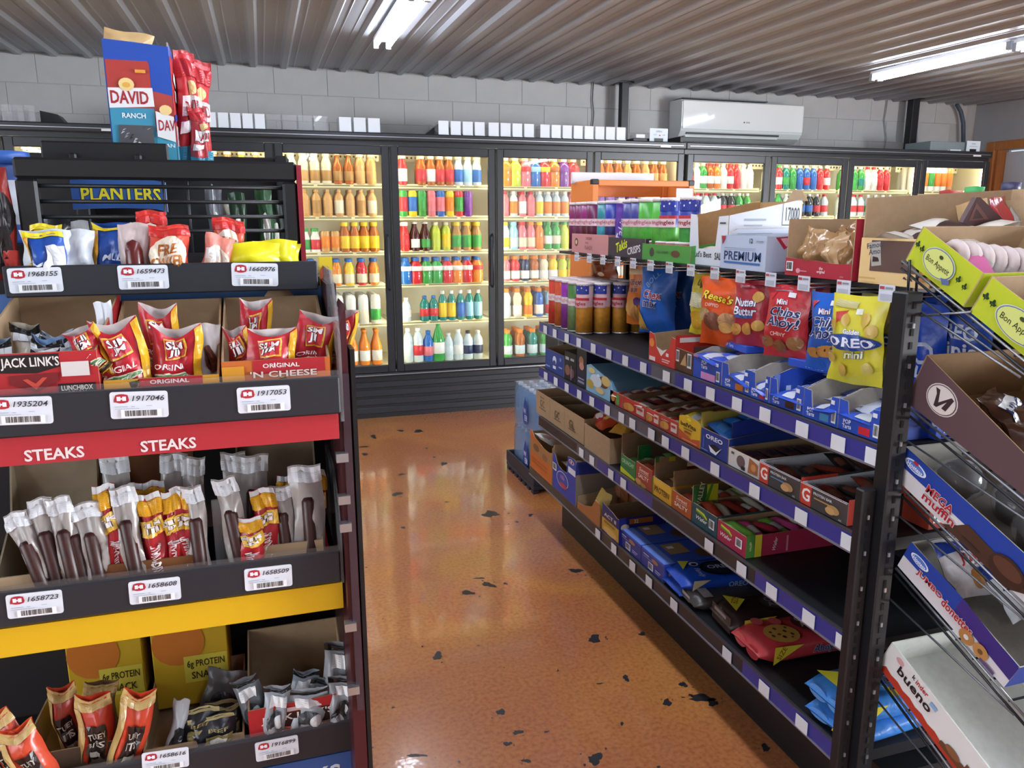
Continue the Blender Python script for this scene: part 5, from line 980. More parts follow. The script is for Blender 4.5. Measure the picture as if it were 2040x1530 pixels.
# ================================================================== wire end rack with tilted cartons
RX = 1.20; RW = .62
rack = empty('wire_rack', (RX+RW/2, 1.18, 0)); tag(rack, 'black wire rack with tilted shelves at the near end of the shelving', 'rack')
def rk(name, mb, parent=None):
    o = mb.build(name, parent or rack)
    if not parent: o.location = (-(RX+RW/2), -1.18, 0)
    return o
def post(x0, x1, y0, y1, z1):
    m = MB().box((x0, y0, 0), (x1, y1, z1), BLACK, .003); p = rk('post', m)
    k = 0; z = .06; s = MB(); h = MB()
    while z < z1-.03:
        s.box((x0+(x1-x0)*.42, y0-.0015, z), (x0+(x1-x0)*.58, y0+.001, z+.014), M('#050506', .8))
        if k % 3 == 0: h.box((x0+(x1-x0)*.44, y0-.004, z+.015), (x0+(x1-x0)*.56, y0-.001, z+.024), STEEL)
        z += .026; k += 1
    so = rk('slots', s, p); so['kind'] = 'stuff'; ho = rk('slot_studs', h, p); ho['kind'] = 'stuff'
post(1.114, 1.146, 1.185, 1.209, .917); post(1.152, 1.192, 1.165, 1.205, 1.313)
post(RX+RW+.01, RX+RW+.05, 1.165, 1.205, 1.313)
rk('foot', MB().box((1.10, .80, 0), (1.15, 1.2, .05), BLACK, .004)); rk('foot', MB().box((RX+RW+.01, .80, 0), (RX+RW+.05, 1.2, .05), BLACK, .004))
SH = [(1.232, 1.372, .488, .40), (1.19, 1.093, .363, .42), (1.205, .935, .385, .40), (1.165, .752, .415, .345), (1.19, .512, .43, .40)]
def tilted(y0, z0, th, d, dz=0, x=RX):      # a point at distance d down the shelf from its back edge
    return Vector((x, y0 - d*math.cos(th) - dz*math.sin(th)*-1*0, z0 - d*math.sin(th) + dz))
for i, (y0, z0, th, D) in enumerate(SH):
    base = rk('wire_shelf', MB().tube([tilted(y0, z0, th, 0, -.004, RX-.004), tilted(y0, z0, th, D, -.004, RX-.004)], .0026, M('#8b8e95', .3, .8)))
    for q, (dx, dz) in enumerate(((-.004, -.018), (RW+.004, -.004), (RW+.004, -.018))):
        rk('side_rail', MB().tube([tilted(y0, z0, th, 0, dz, RX+dx), tilted(y0, z0, th, D, dz, RX+dx)], .0028, WIRE), base)
    n = 9
    for k in range(n):
        d = D*k/(n-1); rk('cross_wire', MB().tube([tilted(y0, z0, th, d, -.008, RX-.004), tilted(y0, z0, th, d, -.008, RX+RW+.004)], .0022, WIRE), base)
    for dx in (-.006, RW+.006):
        rk('brace', MB().tube([(RX+dx, 1.17, z0-.075), tilted(y0, z0, th, D*.92, -.02, RX+dx)], .0022, M('#6f7278', .35, .7)), base)
    f = tilted(y0, z0, th, D, 0); f2 = tilted(y0, z0, th, D+.006, 0)
    rk('front_lip', MB().prism([(0, -.022), (RW+.008, -.022), (RW+.008, .03), (0, .03)], (RX-.004, f2.y, f2.z), (1, 0, 0), (0, 0, 1), (0, -1, 0), .004, BLACK), base)
    if i in (2, 3):
        cd = rk('price_card', MB().box((RX+.012, f2.y-.0025, f2.z-.018), (RX+.075, f2.y-.0005, f2.z+.024), M('#e4e8ee', .4)), base)
    # the second top brace pair
rk('brace', MB().tube([(RX-.006, 1.20, 1.286), (RX-.006, .95, 1.19)], .0026, M('#8b8e95', .3, .8))); rk('brace', MB().tube([(RX-.006, 1.20, 1.262), (RX-.006, 1.06, 1.287)], .0022, M('#8b8e95', .3, .8)))
for dx in (0, .02, .10): rk('top_wire', MB().tube([(RX+dx-.012, 1.20, 1.30), (RX+dx-.012, 1.205, 1.372)], .003, WIRE))
def tray(i, d0, d1, W, Hb, Hf, col, left, label, inner=None, x=RX, name='tilted_carton', cat='box', front=(), fpoly=None, side=None):
    y0, z0, th, D = SH[i]; p = tilted(y0, z0, th, d1); L = d1-d0
    return carton(name, label, cat, (x+W/2, p.y, p.z+.001), 0, W, L, Hf, Hb, col, inner=inner, left=left, front=front, tilt=th, fpoly=fpoly, side=side), p, L
FL_ = lambda u, v, s: [('e', u, v+.055*s, .012*s, .05*s, '#1c3a1a', 8), ('p', [(u-.03*s, v+.03*s), (u-.012*s, v+.05*s), (u-.006*s, v), (u-.02*s, v-.01*s)], '#1c3a1a'), ('p', [(u+.03*s, v+.03*s), (u+.012*s, v+.05*s), (u+.006*s, v), (u+.02*s, v-.01*s)], '#1c3a1a'), ('r', u-.02*s, v-.01*s, u+.02*s, v+.008*s, '#1c3a1a'), ('p', [(u-.006*s, v), (u+.006*s, v), (u, v-.06*s)], '#1c3a1a')]
def bon(u0=0): return FL_(.06, .52, 1.3) + FL_(.155, .50, 1.3) + [('e', .46, .50, .25, .37, '#c9cfb0', 24), ('e', .46, .50, .238, .345, '#5a6a9a', 24), ('e', .46, .50, .226, .325, '#cdd67a', 24), ('t', 'Bon Appetit', .46, .45, .2, '#2a3018', {'w': .37, 'b': .004}), ('e', .46, .68, .03, .05, '#3a4a20'), ('p', [(.58, .26), (.70, .34), (.72, .22), (.64, .14)], '#5a6a9a')] + FL_(.80, .48, 1.3) + FL_(.92, .44, 1.3)
LIME = '#b7c42a'
o, p, L = tray(0, .005, .170, .27, .073, .070, LIME, bon(), 'lime green pastry carton holding white donuts, upper of two on the top wire shelf', front=[('r', 0, 0, 1, .2, LIME)]); th0 = SH[0][2]
tray(0, .185, .395, .27, .074, .072, LIME, bon(), 'lime green pastry carton in front, lower of two on the top wire shelf')
def clear_pack(name, label, i, d, x, kids, W, L, H, film=.12, band=None):
    y0, z0, th, D = SH[i]; p = tilted(y0, z0, th, d); o = empty(name, (x, p.y, p.z+.003), (th, 0, 0))
    for nm, mb in kids: mb.build(nm, o)
    f = bag_surf(W, L, H*1.7, 0, .05, .05, int(d*999), -1, wr=.004)
    MB().grid(lambda u, v: (lambda q: Vector((q.x, q.z-L/2, H*.25-q.y)))(f(u, v)), 10, 10, glass(ior=1.35, rough=.08, body=film, name='clear_wrap')).build('clear_wrap', o)
    if band: MB().grid(lambda u, v: (lambda q: Vector((q.x, q.z-L/2, H*.25-q.y+.002)))(f(.12+.16*u, .1+.8*v)), 3, 8, M(band, .35)).build('pink_label', o)
    return tag(o, label, 'pack')
def torus(r, R, c, m, ax='y'):
    mb = MB(); n, k = 16, 8; vs = []
    for i in range(n):
        a = 2*PI*i/n
        for j in range(k):
            b_ = 2*PI*j/k; q = R + r*math.cos(b_); P = (r*math.sin(b_), q*math.cos(a), q*math.sin(a)) if ax == 'x' else (q*math.cos(a), r*math.sin(b_), q*math.sin(a)) if ax == 'y' else (q*math.cos(a), q*math.sin(a), r*math.sin(b_))
            vs.append((P[0]+c[0], P[1]+c[1], P[2]+c[2]))
    return mb.add(vs, [(i*k+j, ((i+1) % n)*k+j, ((i+1) % n)*k+(j+1) % k, i*k+(j+1) % k) for i in range(n) for j in range(k)], m, True)
PWD = M('#cdbfbc', .85, 0, 'card')
clear_pack('donut_pack', 'clear pack of white sugared donuts with a pink label in the upper lime carton', 0, .09, RX+.12, [('donut', torus(.011, .021, (-.07+.024*k, .03-.007*k, .038), PWD, 'x')) for k in range(6)], .19, .15, .045, .10, '#c86a98')
clear_pack('donut_pack', 'second clear pack of white donuts beside the pink labelled one', 0, .09, RX+.21, [('donut', torus(.011, .02, (-.02+.022*k, -.03-.006*k, .04), PWD, 'x')) for k in range(4)], .12, .14, .05, .10)
clear_pack('pastry_pack', 'pale blue wrapped pastry pack in the lower lime carton', 0, .28, RX+.13, [('pastry', torus(.014, .02, (-.05+.032*k, .02-.008*k, .04), M('#9fb0b4', .7, 0, 'card'), 'x')) for k in range(4)], .19, .17, .05, .25)
CHO = '#5a4346'
o, p, L = tray(1, .0, .36, .30, .107, .045, CHO, [('e', .20, .47, .105, .28, '#cfc6c4', 24), ('e', .20, .47, .098, .26, CHO, 24), ('e', .20, .47, .092, .245, '#d6cec8', 24), ('p', [(.14, .62), (.17, .62), (.19, .40), (.25, .62), (.27, .6), (.25, .34), (.22, .34), (.235, .5), (.19, .3), (.17, .3), (.16, .52)], '#3a2a2c')], 'dark brown carton with a round white badge on the second wire shelf', inner=M('#8a6a45', .8, 0, 'card'))
for k, (d, xo, c, t_) in enumerate([(.17, .12, '#4a3028', 'FUDGE'), (.22, .16, '#6a4a3a', 'FUDGE'), (.27, .10, '#54382c', 'FUDGE'), (.30, .2, '#5a2a5a', 'FUDGE')]):
    y0, z0, th, D = SH[1]; q = tilted(y0, z0, th, d)
    b_ = bag('fudge_bag', 'wrapped brown fudge bag in the round badge carton, %s from the back' % ORD[k], 'bag', (RX+xo, q.y, q.z+.02), (-1.1+th, 0, .5-.3*k), .13, .10, .05, c, [('p', [(.15, .25), (.85, .35), (.8, .8), (.12, .7)], '#e4e6ea'), ('t', t_, .48, .52, .22, '#2a3a66', {'rot': .1})], seed=60+k, group='fudge bags in the round badge carton', fin=.2)
HB_ = lambda big, small, col: [('r', 0, 0, 1, .46, '#d8d4d6'), ('r', 0, .46, .9, 1, '#24409a'), ('e', .12, .72, .085, .15, '#e6eaf4', 18), ('e', .12, .72, .07, .12, '#5a7ac8', 18), ('t', 'Hostess', .12, .70, .13, '#f0f2f8', {'w': .12}), ('e', .115, .84, .02, .05, '#b02a3a')]
tray(2, .0, .345, .30, .073, .073, '#24409a', HB_(0, 0, 0) + [('p', [(.42, .0), (.5, .3), (.55, .55), (.8, .46), (.98, .62), (1, .3), (.9, 0)], '#4a3024'), ('t', 'MEGA', .345, .52, .24, '#a82430', {'b': .024, 'o': '#e4dcdc', 'w': .2}), ('t', 'muffin', .365, .28, .24, '#a82430', {'b': .024, 'o': '#e4dcdc', 'w': .24}), ('e', .84, .32, .11, .36, '#3c241c'), ('e', .84, .4, .09, .2, '#5a382a'), ('r', .56, .12, .68, .2, '#3a2a26')], 'blue and white muffin carton with red lettering on the third wire shelf', inner=M('#9a968e', .8, 0, 'card'))
for k in range(4):
    y0, z0, th, D = SH[2]; q = tilted(y0, z0, th, .08+.08*k); o = empty('wrapped_muffin', (RX+.08+.05*(k % 2)+.02*k, q.y, q.z+.006), (th, 0, 0))
    MB().lathe([(.026, 0), (.036, .03), (.042, .038), (.034, .055), (.012, .062), (.0005, .063)], M('#2f201a', .7, 0, 'food'), 14).build('muffin', o)
    MB().lathe([(.03, 0), (.048, .03), (.05, .045), (.03, .068), (.02, .075)], glass(ior=1.35, rough=.08, body=.10, name='clear_wrap'), 12).build('clear_wrap', o)
    tag(o, 'dark muffin in clear wrap in the blue carton, %s from the back' % ORD[k], 'muffin', 'wrapped muffins in the blue carton')
tray(3, .0, .285, .30, .069, .057, '#24409a', [('r', 0, 0, 1, .46, '#d6d2d6'), ('r', 0, .46, .55, 1, '#24409a'), ('p', [(.5, .46), (1, .3), (1, .8), (.5, 1)], '#3c2a78'), ('e', .13, .74, .085, .14, '#e6eaf4', 18), ('e', .13, .74, .07, .115, '#5a7ac8', 18), ('t', 'Hostess', .13, .72, .13, '#f0f2f8', {'w': .12}), ('t', 'JUMBO', .27, .46, .22, '#a82430', {'b': .024, 'o': '#e4dcdc', 'w': .24}), ('t', 'donettes', .54, .44, .26, '#a82430', {'b': .024, 'o': '#e4dcdc', 'w': .27}), ('e', .66, .22, .06, .2, '#b07a42'), ('e', .66, .22, .02, .07, '#d6d2d6'), ('e', .78, .26, .06, .2, '#b8844a'), ('e', .78, .26, .02, .07, '#6a4a2a'), ('r', .80, .05, .92, .14, '#5a4a7a')], 'blue and white mini donut carton with red lettering on the fourth wire shelf', inner=M('#9a968e', .8, 0, 'card'))
for k in range(3):
    y0, z0, th, D = SH[3]; q = tilted(y0, z0, th, .13+.06*k)
    bag('donut_bag', 'white and red bag of mini donuts in the fourth wire shelf carton, %s' % ORD[k], 'bag', (RX+.10+.06*k, q.y, q.z+.03), (-1.2+th, 0, .2*k), .13, .12, .05, ['#d4d0d4', '#cfd3da', '#c8b8a8'][k], [('r', .0, .7, 1, .95, '#24409a', 1), ('t', 'JUMBO', .5, .55, .2, '#a82430', {'b': .024}), ('e', .4, .25, .15, .15, '#b07a42'), ('e', .7, .25, .15, .15, '#b07a42')], seed=70+k, group='bags of mini donuts on the wire rack', fin=.2)
tray(4, .0, .37, .30, .078, .078, '#e4e2e0', [('p', [(0, 0), (1, 0), (1, .1)] + [(1-k*.05, .20+(.05 if k % 2 else .0)) for k in range(20)], '#b83a26'), ('e', .10, .80, .03, .08, '#d8a0a0'), ('t', 'k', .21, .86, .14, '#2a2224', {'b': .02}), ('t', 'inder', .275, .85, .15, '#b82a30', {'b': .02}), ('t', 'bueno', .245, .60, .26, '#2a1a1c', {'b': .024, 'w': .26}), ('r', .35, .72, .40, .84, '#8fb0dc'), ('p', [(.50, .28), (.66, .36), (.66, .5), (.86, .52), (.9, .3), (.72, .16), (.5, .14)], '#6a4028'), ('e', .74, .42, .05, .12, '#c09a68'), ('e', .58, .34, .05, .1, '#8a5a3a')], 'white chocolate bar carton with red wave, empty, on the lowest wire shelf', inner=M('#c9ccc6', .7, 0, 'card'))
o = carton('open_carton', 'grey brown open carton on the floor under the wire rack', 'box', (RX+.2, .88, .002), .1, .3, .22, .22, .24, '#8d8478'); 

# more goods on the shelving behind the rack posts
hook_bag(1836, .10, .24, .05, '#1f4cc0', [('t', 'OREO', .5, .3, .2, '#c8d4f0', {'rot': 1.4}), ('e', .7, .12, .2, .1, '#a87a4a')], 'blue cookie bag seen between the rack post and the brown carton', x=1.36, ztop=1.27, seed=81)
hook_bag(1902, .15, .20, .05, '#274fb4', [('t', 'OREO', .5, .62, .16, '#e4e9f6', {'b': .024, 'w': .7}), ('t', 'minis', .5, .42, .17, '#eef0f6', {'b': .024, 'w': .7}), ('e', .5, .88, .2, .08, '#14161c')], 'blue mini sandwich cookie bag under the lime cartons', x=1.40, ztop=1.29, seed=82, yaw=.2)
l, W = G1(1772, 1870, 0, GX+.15); closed_box('toaster_pastry_box', 'blue pastry box behind the rack post on the hook shelf', 'box', (GX+.14, l[1], SZ[0]+.002), GROT, W, .2, .07, '#2a4fb8', near=[('r', .1, .2, .5, .5, '#d8d0c8'), ('r', .6, .2, .9, .4, '#c88a60')], front=[('t', 'POP Tarts', .5, .6, .4, '#e4e8f6')])
l, W = G1(1790, 1880, 1, GX+.17); closed_box('snack_box', 'orange red box with a barcode behind the rack post', 'box', (GX+.16, 1.29, SZ[1]+.002), GROT, .14, .2, .075, '#a8402c', near=[('bar', .06, .2, .4, .85), ('t', 'Austin', .7, .5, .3, '#d8a090')])
# goods above the wire rack at the near end of the top deck
o = carton('open_carton', 'tall brown carton behind the clear candy bags at the right edge', 'box', (1.78, 1.42, T0), 0, .36, .2, .12, .20, KF)
pA = at(1913, 452, y=1.30); pB = at(1946, 393, y=1.30); pC = at(2008, 446, y=1.30)
o = MB().prism([(0, 0), (0, T0+.001-pA.z), (pC.x-pA.x, T0+.001-pA.z), (pC.x-pA.x, pC.z-pA.z), (pB.x-pA.x+.01, pB.z-pA.z), (pB.x-pA.x, pB.z-pA.z)], (pA.x, 1.30, pA.z), (1, 0, 0), (0, 0, 1), (0, -1, 0), .012, M('#4a2c30', .5)).build('chocolate_carton')
prints(o, plane((pA.x, 1.30, pA.z), (1, 0, 0), (0, 0, 1), (0, -1, 0), .1, .1), [('p', [(.2, .12), (.75, .16), (.36, .5)], '#6a4038'), ('p', [(.3, .16), (.6, .18), (.37, .38)], '#3a2022')], 'printed_front'); tag(o, 'dark brown triangular chocolate carton behind the lime carton', 'box')
for k, (px, py, c, lab) in enumerate([(1975, 425, '#c9a878', 'tan'), (2010, 420, '#b8303a', 'red'), (2030, 440, '#c8ccd2', 'silver'), (2015, 455, '#7a3a44', 'maroon')]):
    q = at(px, py, y=1.34+.02*k); bag('candy_bag', '%s and clear candy bag in the pile at the right edge' % lab, 'bag', (q.x, q.y, T0+.002), (-.12, .12*k-.2, .35*k), .09, q.z+.03-T0, .05, c, [('r', .2, .3, .8, .6, '#dfe0e4', 1)], seed=90+k, group='candy bags piled at the right edge', fin=.15)
q = at(2035, 470, y=1.28); o = closed_box('candy_box', 'dark maroon candy box at the right edge behind the lime carton', 'box', (q.x+.03, 1.26, T0), .1, .12, .12, .09, '#4a2430')
q = at(1893, 392, y=1.50); bag('candy_bag', 'red bag tip poking over the cardboard panel', 'bag', (q.x, q.y, T0), 0, .07, q.z+.015-T0, .04, '#d04a4a', seed=97)
for px, py, c, c2, lab in ((1941, 383, '#d8dcd8', '#3fa65a', 'bottle with a green cap showing over the cardboard'), (2014, 374, '#d8dde4', '#3a3a5a', 'white bottle with a dark cap at the right edge')):
    q = at(px, py, y=1.46); H = q.z+.014-T0; o = MB().lathe([(.028, 0), (.03, .01), (.03, H*.7), (.018, H*.88), (.018, H*.9)], M(c, .2), 14).build('squeeze_bottle', None, (q.x, 1.46, T0)); MB().lathe([(.021, H*.88), (.021, H*.99), (.0005, H)], M(c2, .4), 14).build('cap', o); tag(o, lab, 'bottle')

# ================================================================== orange display tower behind the shelving
ORG = M('#d97a35', .45); TY0, TY1 = 3.43, 3.70; x0 = at(1181, 357, y=TY0).x; x1 = at(1384, 362, y=TY0).x; TH = at(1200, 358, y=TY0).z
tw = empty('display_tower', ((x0+x1)/2, 3.5, 0)); tag(tw, 'orange display tower with a white top behind the far end of the shelving', 'display stand')
def tk(name, a, b, m, parent=None):
    o0 = Vector(((x0+x1)/2, 3.5, 0)); return MB().box(Vector(a)-o0, Vector(b)-o0, m, .003).build(name, parent or tw)
tk('side_panel', (x0, TY0+.03, .02), (x0+.012, TY1, TH), ORG); tk('side_panel', (x1-.012, TY0+.03, .02), (x1, TY1, TH), ORG)
tk('post', (x0, TY0, 0), (x0+.03, TY0+.03, TH), ORG); tk('post', (x1-.03, TY0, 0), (x1, TY0+.03, TH), ORG)
tk('post', (x0+.012, TY1-.03, 0), (x0+.042, TY1, TH), ORG); tk('post', (x1-.042, TY1-.03, 0), (x1-.012, TY1, TH), ORG)
tk('top_bar', (x0+.03, TY0, TH-.028), (x1-.03, TY0+.025, TH), ORG); tk('top_bar', (x0+.042, TY1-.025, TH-.07), (x1-.042, TY1, TH-.01), ORG)
for xx in (x0, x1-.03): tk('corner_cap', (xx-.002, TY0-.003, TH-.022), (xx+.03, TY0+.028, TH+.003), BLACK)
tk('header_board', (x0-.02, TY1-.06, TH-.01), (x1-.11, TY1-.045, TH+.045), M('#d9dbe2', .5)); tk('white_card', (x1-.10, TY0-.004, TH-.16), (x1-.01, TY0-.001, TH-.035), M('#dfe1ea', .5))
for z in (.25, .6, .95, 1.25):
    tk('display_shelf', (x0+.013, TY0+.03, z), (x1-.013, TY1-.03, z+.01), ORG)
tk('lamp_bar', (x0+.05, TY1-.05, TH-.13), (x1-.05, TY1-.03, TH-.115), M('#f0e2b8', .5))
for k, (f, c) in enumerate(((.12, '#6a3a86'), (.25, '#5a2f78'), (.38, '#b8662e'))):
    bag('snack_bag', '%s snack bag on the orange tower, %s from the left' % (['purple', 'violet', 'amber'][k], ORD[k]), 'bag', (x0+.04+(x1-x0)*f, TY0+.12, 1.262), 0, .10, .22 if k < 2 else .17, .05, c, seed=100+k, group='snack bags on the orange tower')
bag('snack_bag', 'orange bag leaning on the side panel of the tower', 'bag', (x0-.05, TY0+.10, 1.05), (0, 0, -1.57), .16, .2, .04, '#d88048', seed=104) if False else None

# ================================================================== bottled water cases on a black tray
wx0 = 1.30; wy0, wy1 = 3.72, 4.21
tb = empty('plastic_tray', (1.5, 3.96, 0)); BT = M('#232838', .5)
MB().box((-.2, -.24, .02), (.2, .25, .045), BT, .004).build('deck', tb)
for k in range(7): MB().box((-.2, -.24+k*.073, 0), (-.17, -.20+k*.073, .02), BT).build('foot', tb); MB().box((.17, -.24+k*.073, 0), (.2, -.20+k*.073, .02), BT).build('foot', tb)
for a, b_ in (((-.2, -.24, .045), (-.185, .25, .11)), ((.185, -.24, .045), (.2, .25, .11)), ((-.185, -.24, .045), (.185, -.225, .11)), ((-.185, .235, .045), (.185, .25, .11))): MB().box(a, b_, BT, .003).build('rim', tb)
tag(tb, 'dark blue plastic tray on the floor under the water cases', 'tray')
FILM = glass(tint=(.74, .85, .97), ior=1.45, rough=.1, body=.22, bcol=(.42, .58, .85), name='shrink_film')
zc1 = .048; zc2 = .048+.245; HH = .243
wb = MB().lathe([(.026, 0), (.030, .006), (.030, .09), (.028, .10), (.030, .11), (.029, .16), (.014, .205), (.013, .225)], glass(tint=(.86, .94, .98), ior=1.33, rough=.05, body=.3, bcol=(.45, .6, .82), name='water_bottle'), 10).mesh('bottle')
wc = MB().lathe([(.0145, .216), (.0145, .234), (.0005, .235)], M('#e8eef2', .4), 10).mesh('cap')
for k, (z, lab) in enumerate(((zc1, 'lower shrink wrapped case of water bottles on the dark tray'), (zc2, 'upper shrink wrapped case of water bottles beside the shelving'))):
    o = empty('water_case', (1.5, 3.965, z), .01*(1-2*k))
    for i in range(5):
        for j in range(7):
            b_ = obj('bottle', wb, o, (-.128+i*.064, -.196+j*.065, 0)); obj('cap', wc, b_)
    rn = random.Random(k)
    def film(u, v, k=k):
        a = 2*PI*u; c, s = math.cos(a), math.sin(a); g = (abs(c)**8+abs(s)**8)**(-1/8)
        x = .170*c*g; y = .237*s*g; zz = v*HH*.97
        m_ = .004*math.cos(2*PI*(y-.03)/.065) if abs(c) > .5 else .004*math.cos(2*PI*x/.064)
        sh = 1-.05*max(0, (v-.75)/.25)**2; return Vector((x*sh+(m_ if c > 0 else -m_)*(abs(c) > .5), y*sh, zz+.004*math.sin(9*a+k)))
    fm = MB().grid(film, 72, 8, FILM)
    fm.grid(lambda u, v: Vector(((-.16+.32*u), (-.225+.45*v), HH*.97+.003*math.sin(30*u)*math.cos(34*v))), 20, 24, FILM)
    fm.build('shrink_film', o)
    drop = [(.5+.30*math.sin(t)*math.sin(t/2)**1.4, .12+.76*(.5+.5*math.cos(t))) for t in [2*PI*q/28 for q in range(28)]]
    prints(o, plane((-.177, .05, .02), (0, -1, 0), (0, 0, 1), (-1, 0, 0), .20, .21), [('p', drop, '#20409a'), ('t', 'W', .45, .48, .14, '#e4ecf8', {'b': .02}), ('t', 'ER', .58, .30, .15, '#e4ecf8', {'b': .02})], 'printed_drop', .004)
    tag(o, lab, 'water case')

# ================================================================== snack display rack on the left
LIP = M('#26282f', .45); MAR = M('#43161d', .35)
jr = empty('jerky_display_rack', (-.25, 1.2, 0)); tag(jr, 'black tiered snack display rack with numbered shelf tags in the left foreground', 'rack')
J0 = Vector((-.25, 1.2, 0))
def jb(name, a, b, m, bev=0, parent=None): return MB().box(Vector(a)-(J0 if not parent else Vector()), Vector(b)-(J0 if not parent else Vector()), m, bev).build(name, parent or jr)
XL = -.62
LIPS = [(1.17, 632, 520, 577), (.99, 676, 750, 824), (1.05, 677, 1098, 1160), (1.10, 700, 1437, 1495)]
LZ = []
for i, (y, px, p0, p1) in enumerate(LIPS):
    a = at(px, p0, y=y); b = at(px, p1, y=y); xl = XL if i else at(6, 560, y=y).x
    LZ.append((y, a.x, b.z, a.z, xl))
    jb('shelf_lip', (xl, y, b.z), (a.x, y+.010, a.z), LIP, .002)
    jb('tray_floor', (xl, y+.010, b.z), (a.x, min(1.345, y+.26), b.z+.006), BLACK)
    if i: MB().box(Vector((xl, y+.0015, a.z-.002))-J0, Vector((a.x, y+.004, a.z+.008))-J0, glass(ior=1.3, body=.03)).build('clear_guard', jr)
jb('back_panel', (XL, 1.35, .05), (.10, 1.36, 1.36), M('#1a1518', .6)); jb('base', (XL, 1.1, 0), (.11, 1.36, .12), BLACK, .004)
def strip(name, y, px, p0, p1, m, txts=(), xl=XL):
    a = at(px, p0, y=y); b = at(px, p1, y=y)
    o = MB().box(Vector((xl, y, b.z))-J0, Vector((a.x, y+.006, a.z))-J0, m).build(name, jr)
    W = a.x-xl; H = a.z-b.z
    if txts: prints(o, plane(Vector((xl, y, b.z))-J0, (1, 0, 0), (0, 0, 1), (0, -1, 0), W, H), [('t', t, (at(q, p1, y=y).x-xl)/W, v, h, c, op) for t, q, v, h, c, op in txts], 'lettering')
    return o
strip('header_strip', 1.004, 674, 824, 874, M('#b3313a', .3), [('t', 0, 0, 0, '', {})][:0] + [('STEAKS', 105, .32, .42, '#e6d8d8', {'b': .024}), ('STEAKS', 335, .32, .42, '#e6d8d8', {'b': .024})])
strip('header_strip', 1.062, 682, 1160, 1211, M('#dcae1e', .3)); strip('header_strip', 1.112, 702, 1495, 1560, M('#2f5a9c', .3), [('STICKS', 600, .45, .5, '#d8e0ee', {'b': .024})])
strip('header_strip', 1.235, 640, 570, 612, M('#4a78b8', .4), [])
# right hand frame: maroon post with clear side sheet and clips
xr = at(684, 1100, y=1.03).x; xo = at(716, 1100, y=1.03).x
MB().prism([(0, 0), (xo-xr, 0), (xo-xr-.004, 1.34), (.004, 1.30)], Vector((xr, 1.03, .0))-J0, (1, 0, 0), (0, 0, 1), (0, -1, 0), .10, MAR).build('side_post', jr)
jb('side_trim', (xo, 1.035, .0), (xo+.006, 1.10, 1.28), BLACK); jb('side_panel', (xr+.002, 1.131, .0), (xr+.016, 1.36, 1.36), M('#2e1418', .4))
jb('side_channel', (xr+.008, 1.022, .75), (xr+.018, 1.03, 1.25), M('#4a3a42', .25, .3)); 
for z in (.78, .88, 1.03, 1.07, 1.13): jb('clip', (xr-.004, 1.016, z), (xr+.012, 1.03, z+.012), STEEL)
cs = [(0, 0), (.14, 0), (.15, .12), (.13, .20), (.05, .26), (0, .26)]
a = at(664, 1000, y=1.02); b = at(672, 740, y=1.0)
for (y, z0, h, xx) in ((.99, LZ[1][3]-.06, .19, LZ[1][1]+.004), (1.05, LZ[2][3]-.05, .15, LZ[2][1]+.004), (1.10, LZ[3][3]-.05, .12, LZ[3][1]+.004)):
    MB().prism([(0, 0), (.2, 0), (.2, h), (.08, h), (.02, h*.75), (0, h*.55)], Vector((xx, y+.002, z0))-J0, (0, 1, 0), (0, 0, 1), (1, 0, 0), .004, ACRYL).build('clear_side', jr)
# printed yellow and red side sheet
a = at(640, 512, y=1.24); b = at(664, 720, y=1.24); o = MB().box(Vector((a.x-.004, 1.24, b.z))-J0, Vector((b.x+.006, 1.244, a.z))-J0, M('#d8c22e', .35)).build('printed_sheet', jr)
prints(o, plane(Vector((a.x-.004, 1.24, b.z))-J0, (1, 0, 0), (0, 0, 1), (0, -1, 0), b.x-a.x+.01, a.z-b.z), [('r', .05, .62, .85, .86, '#a8482e'), ('e', .45, .86, .4, .06, '#a8482e'), ('r', .35, .45, .95, .62, '#c86a58'), ('t', 'A', .4, .74, .08, '#d8a080')], 'printed_front')
# numbered shelf tags
def htag(px, py, num, i, w=.063, h=.0325):
    y = LIPS[i][0]; p = at(px, py, y=y); o = empty('shelf_tag', Vector((p.x, y-.0012, p.z))-J0*0)
    pts = []
    for cx, cz, a0 in ((w/2-.003, h/2-.003, 0), (-w/2+.003, h/2-.003, 90), (-w/2+.003, -h/2+.003, 180), (w/2-.003, -h/2+.003, 270)):
        pts += [(cx+.003*math.cos(math.radians(a0+q)), cz+.003*math.sin(math.radians(a0+q))) for q in (0, 45, 90)]
    MB().prism(pts, (0, 0, 0), (1, 0, 0), (0, 0, 1), (0, -1, 0), .001, M('#dfe4ee', .35)).build('tag_card', o)
    prints(o, plane((-w/2, 0, -h/2), (1, 0, 0), (0, 0, 1), (0, -1, 0), w, h), [('p', [(.07, .62), (.10, .62+.0), (.16, .58), (.24, .58), (.31, .62), (.33, .70), (.31, .88), (.24, .92), (.16, .92), (.10, .88), (.07, .72)], '#b02a38'), ('r', .12, .67, .185, .83, '#f2eef2'), ('r', .215, .67, .28, .83, '#f2eef2'), ('r', .185, .72, .215, .78, '#f2eef2'),
        ('t', num, .66, .75, .2, '#33353c', {'s': .22, 'w': .56, 'b': .012}), ('r', .08, .44, .3, .465, '#a9b2c0'), ('r', .36, .44, .42, .465, '#a9b2c0'), ('r', .62, .46, .72, .48, '#a9b2c0'), ('r', .08, .37, .5, .39, '#b4bcc8'), ('bar', .18, .05, .88, .34, 26)], 'printed_front', .0004, .00015)
    o.parent = None; tag(o, 'white shelf tag reading %s at the %s of the %s rack lip' % (num, 'left' if px < 100 else 'right' if px > 500 else 'middle', ['top', 'second', 'third', 'lowest'][i]), 'shelf tag', 'numbered shelf tags on the snack rack')
    o.rotation_euler = (0, random.uniform(-.02, .06), 0)
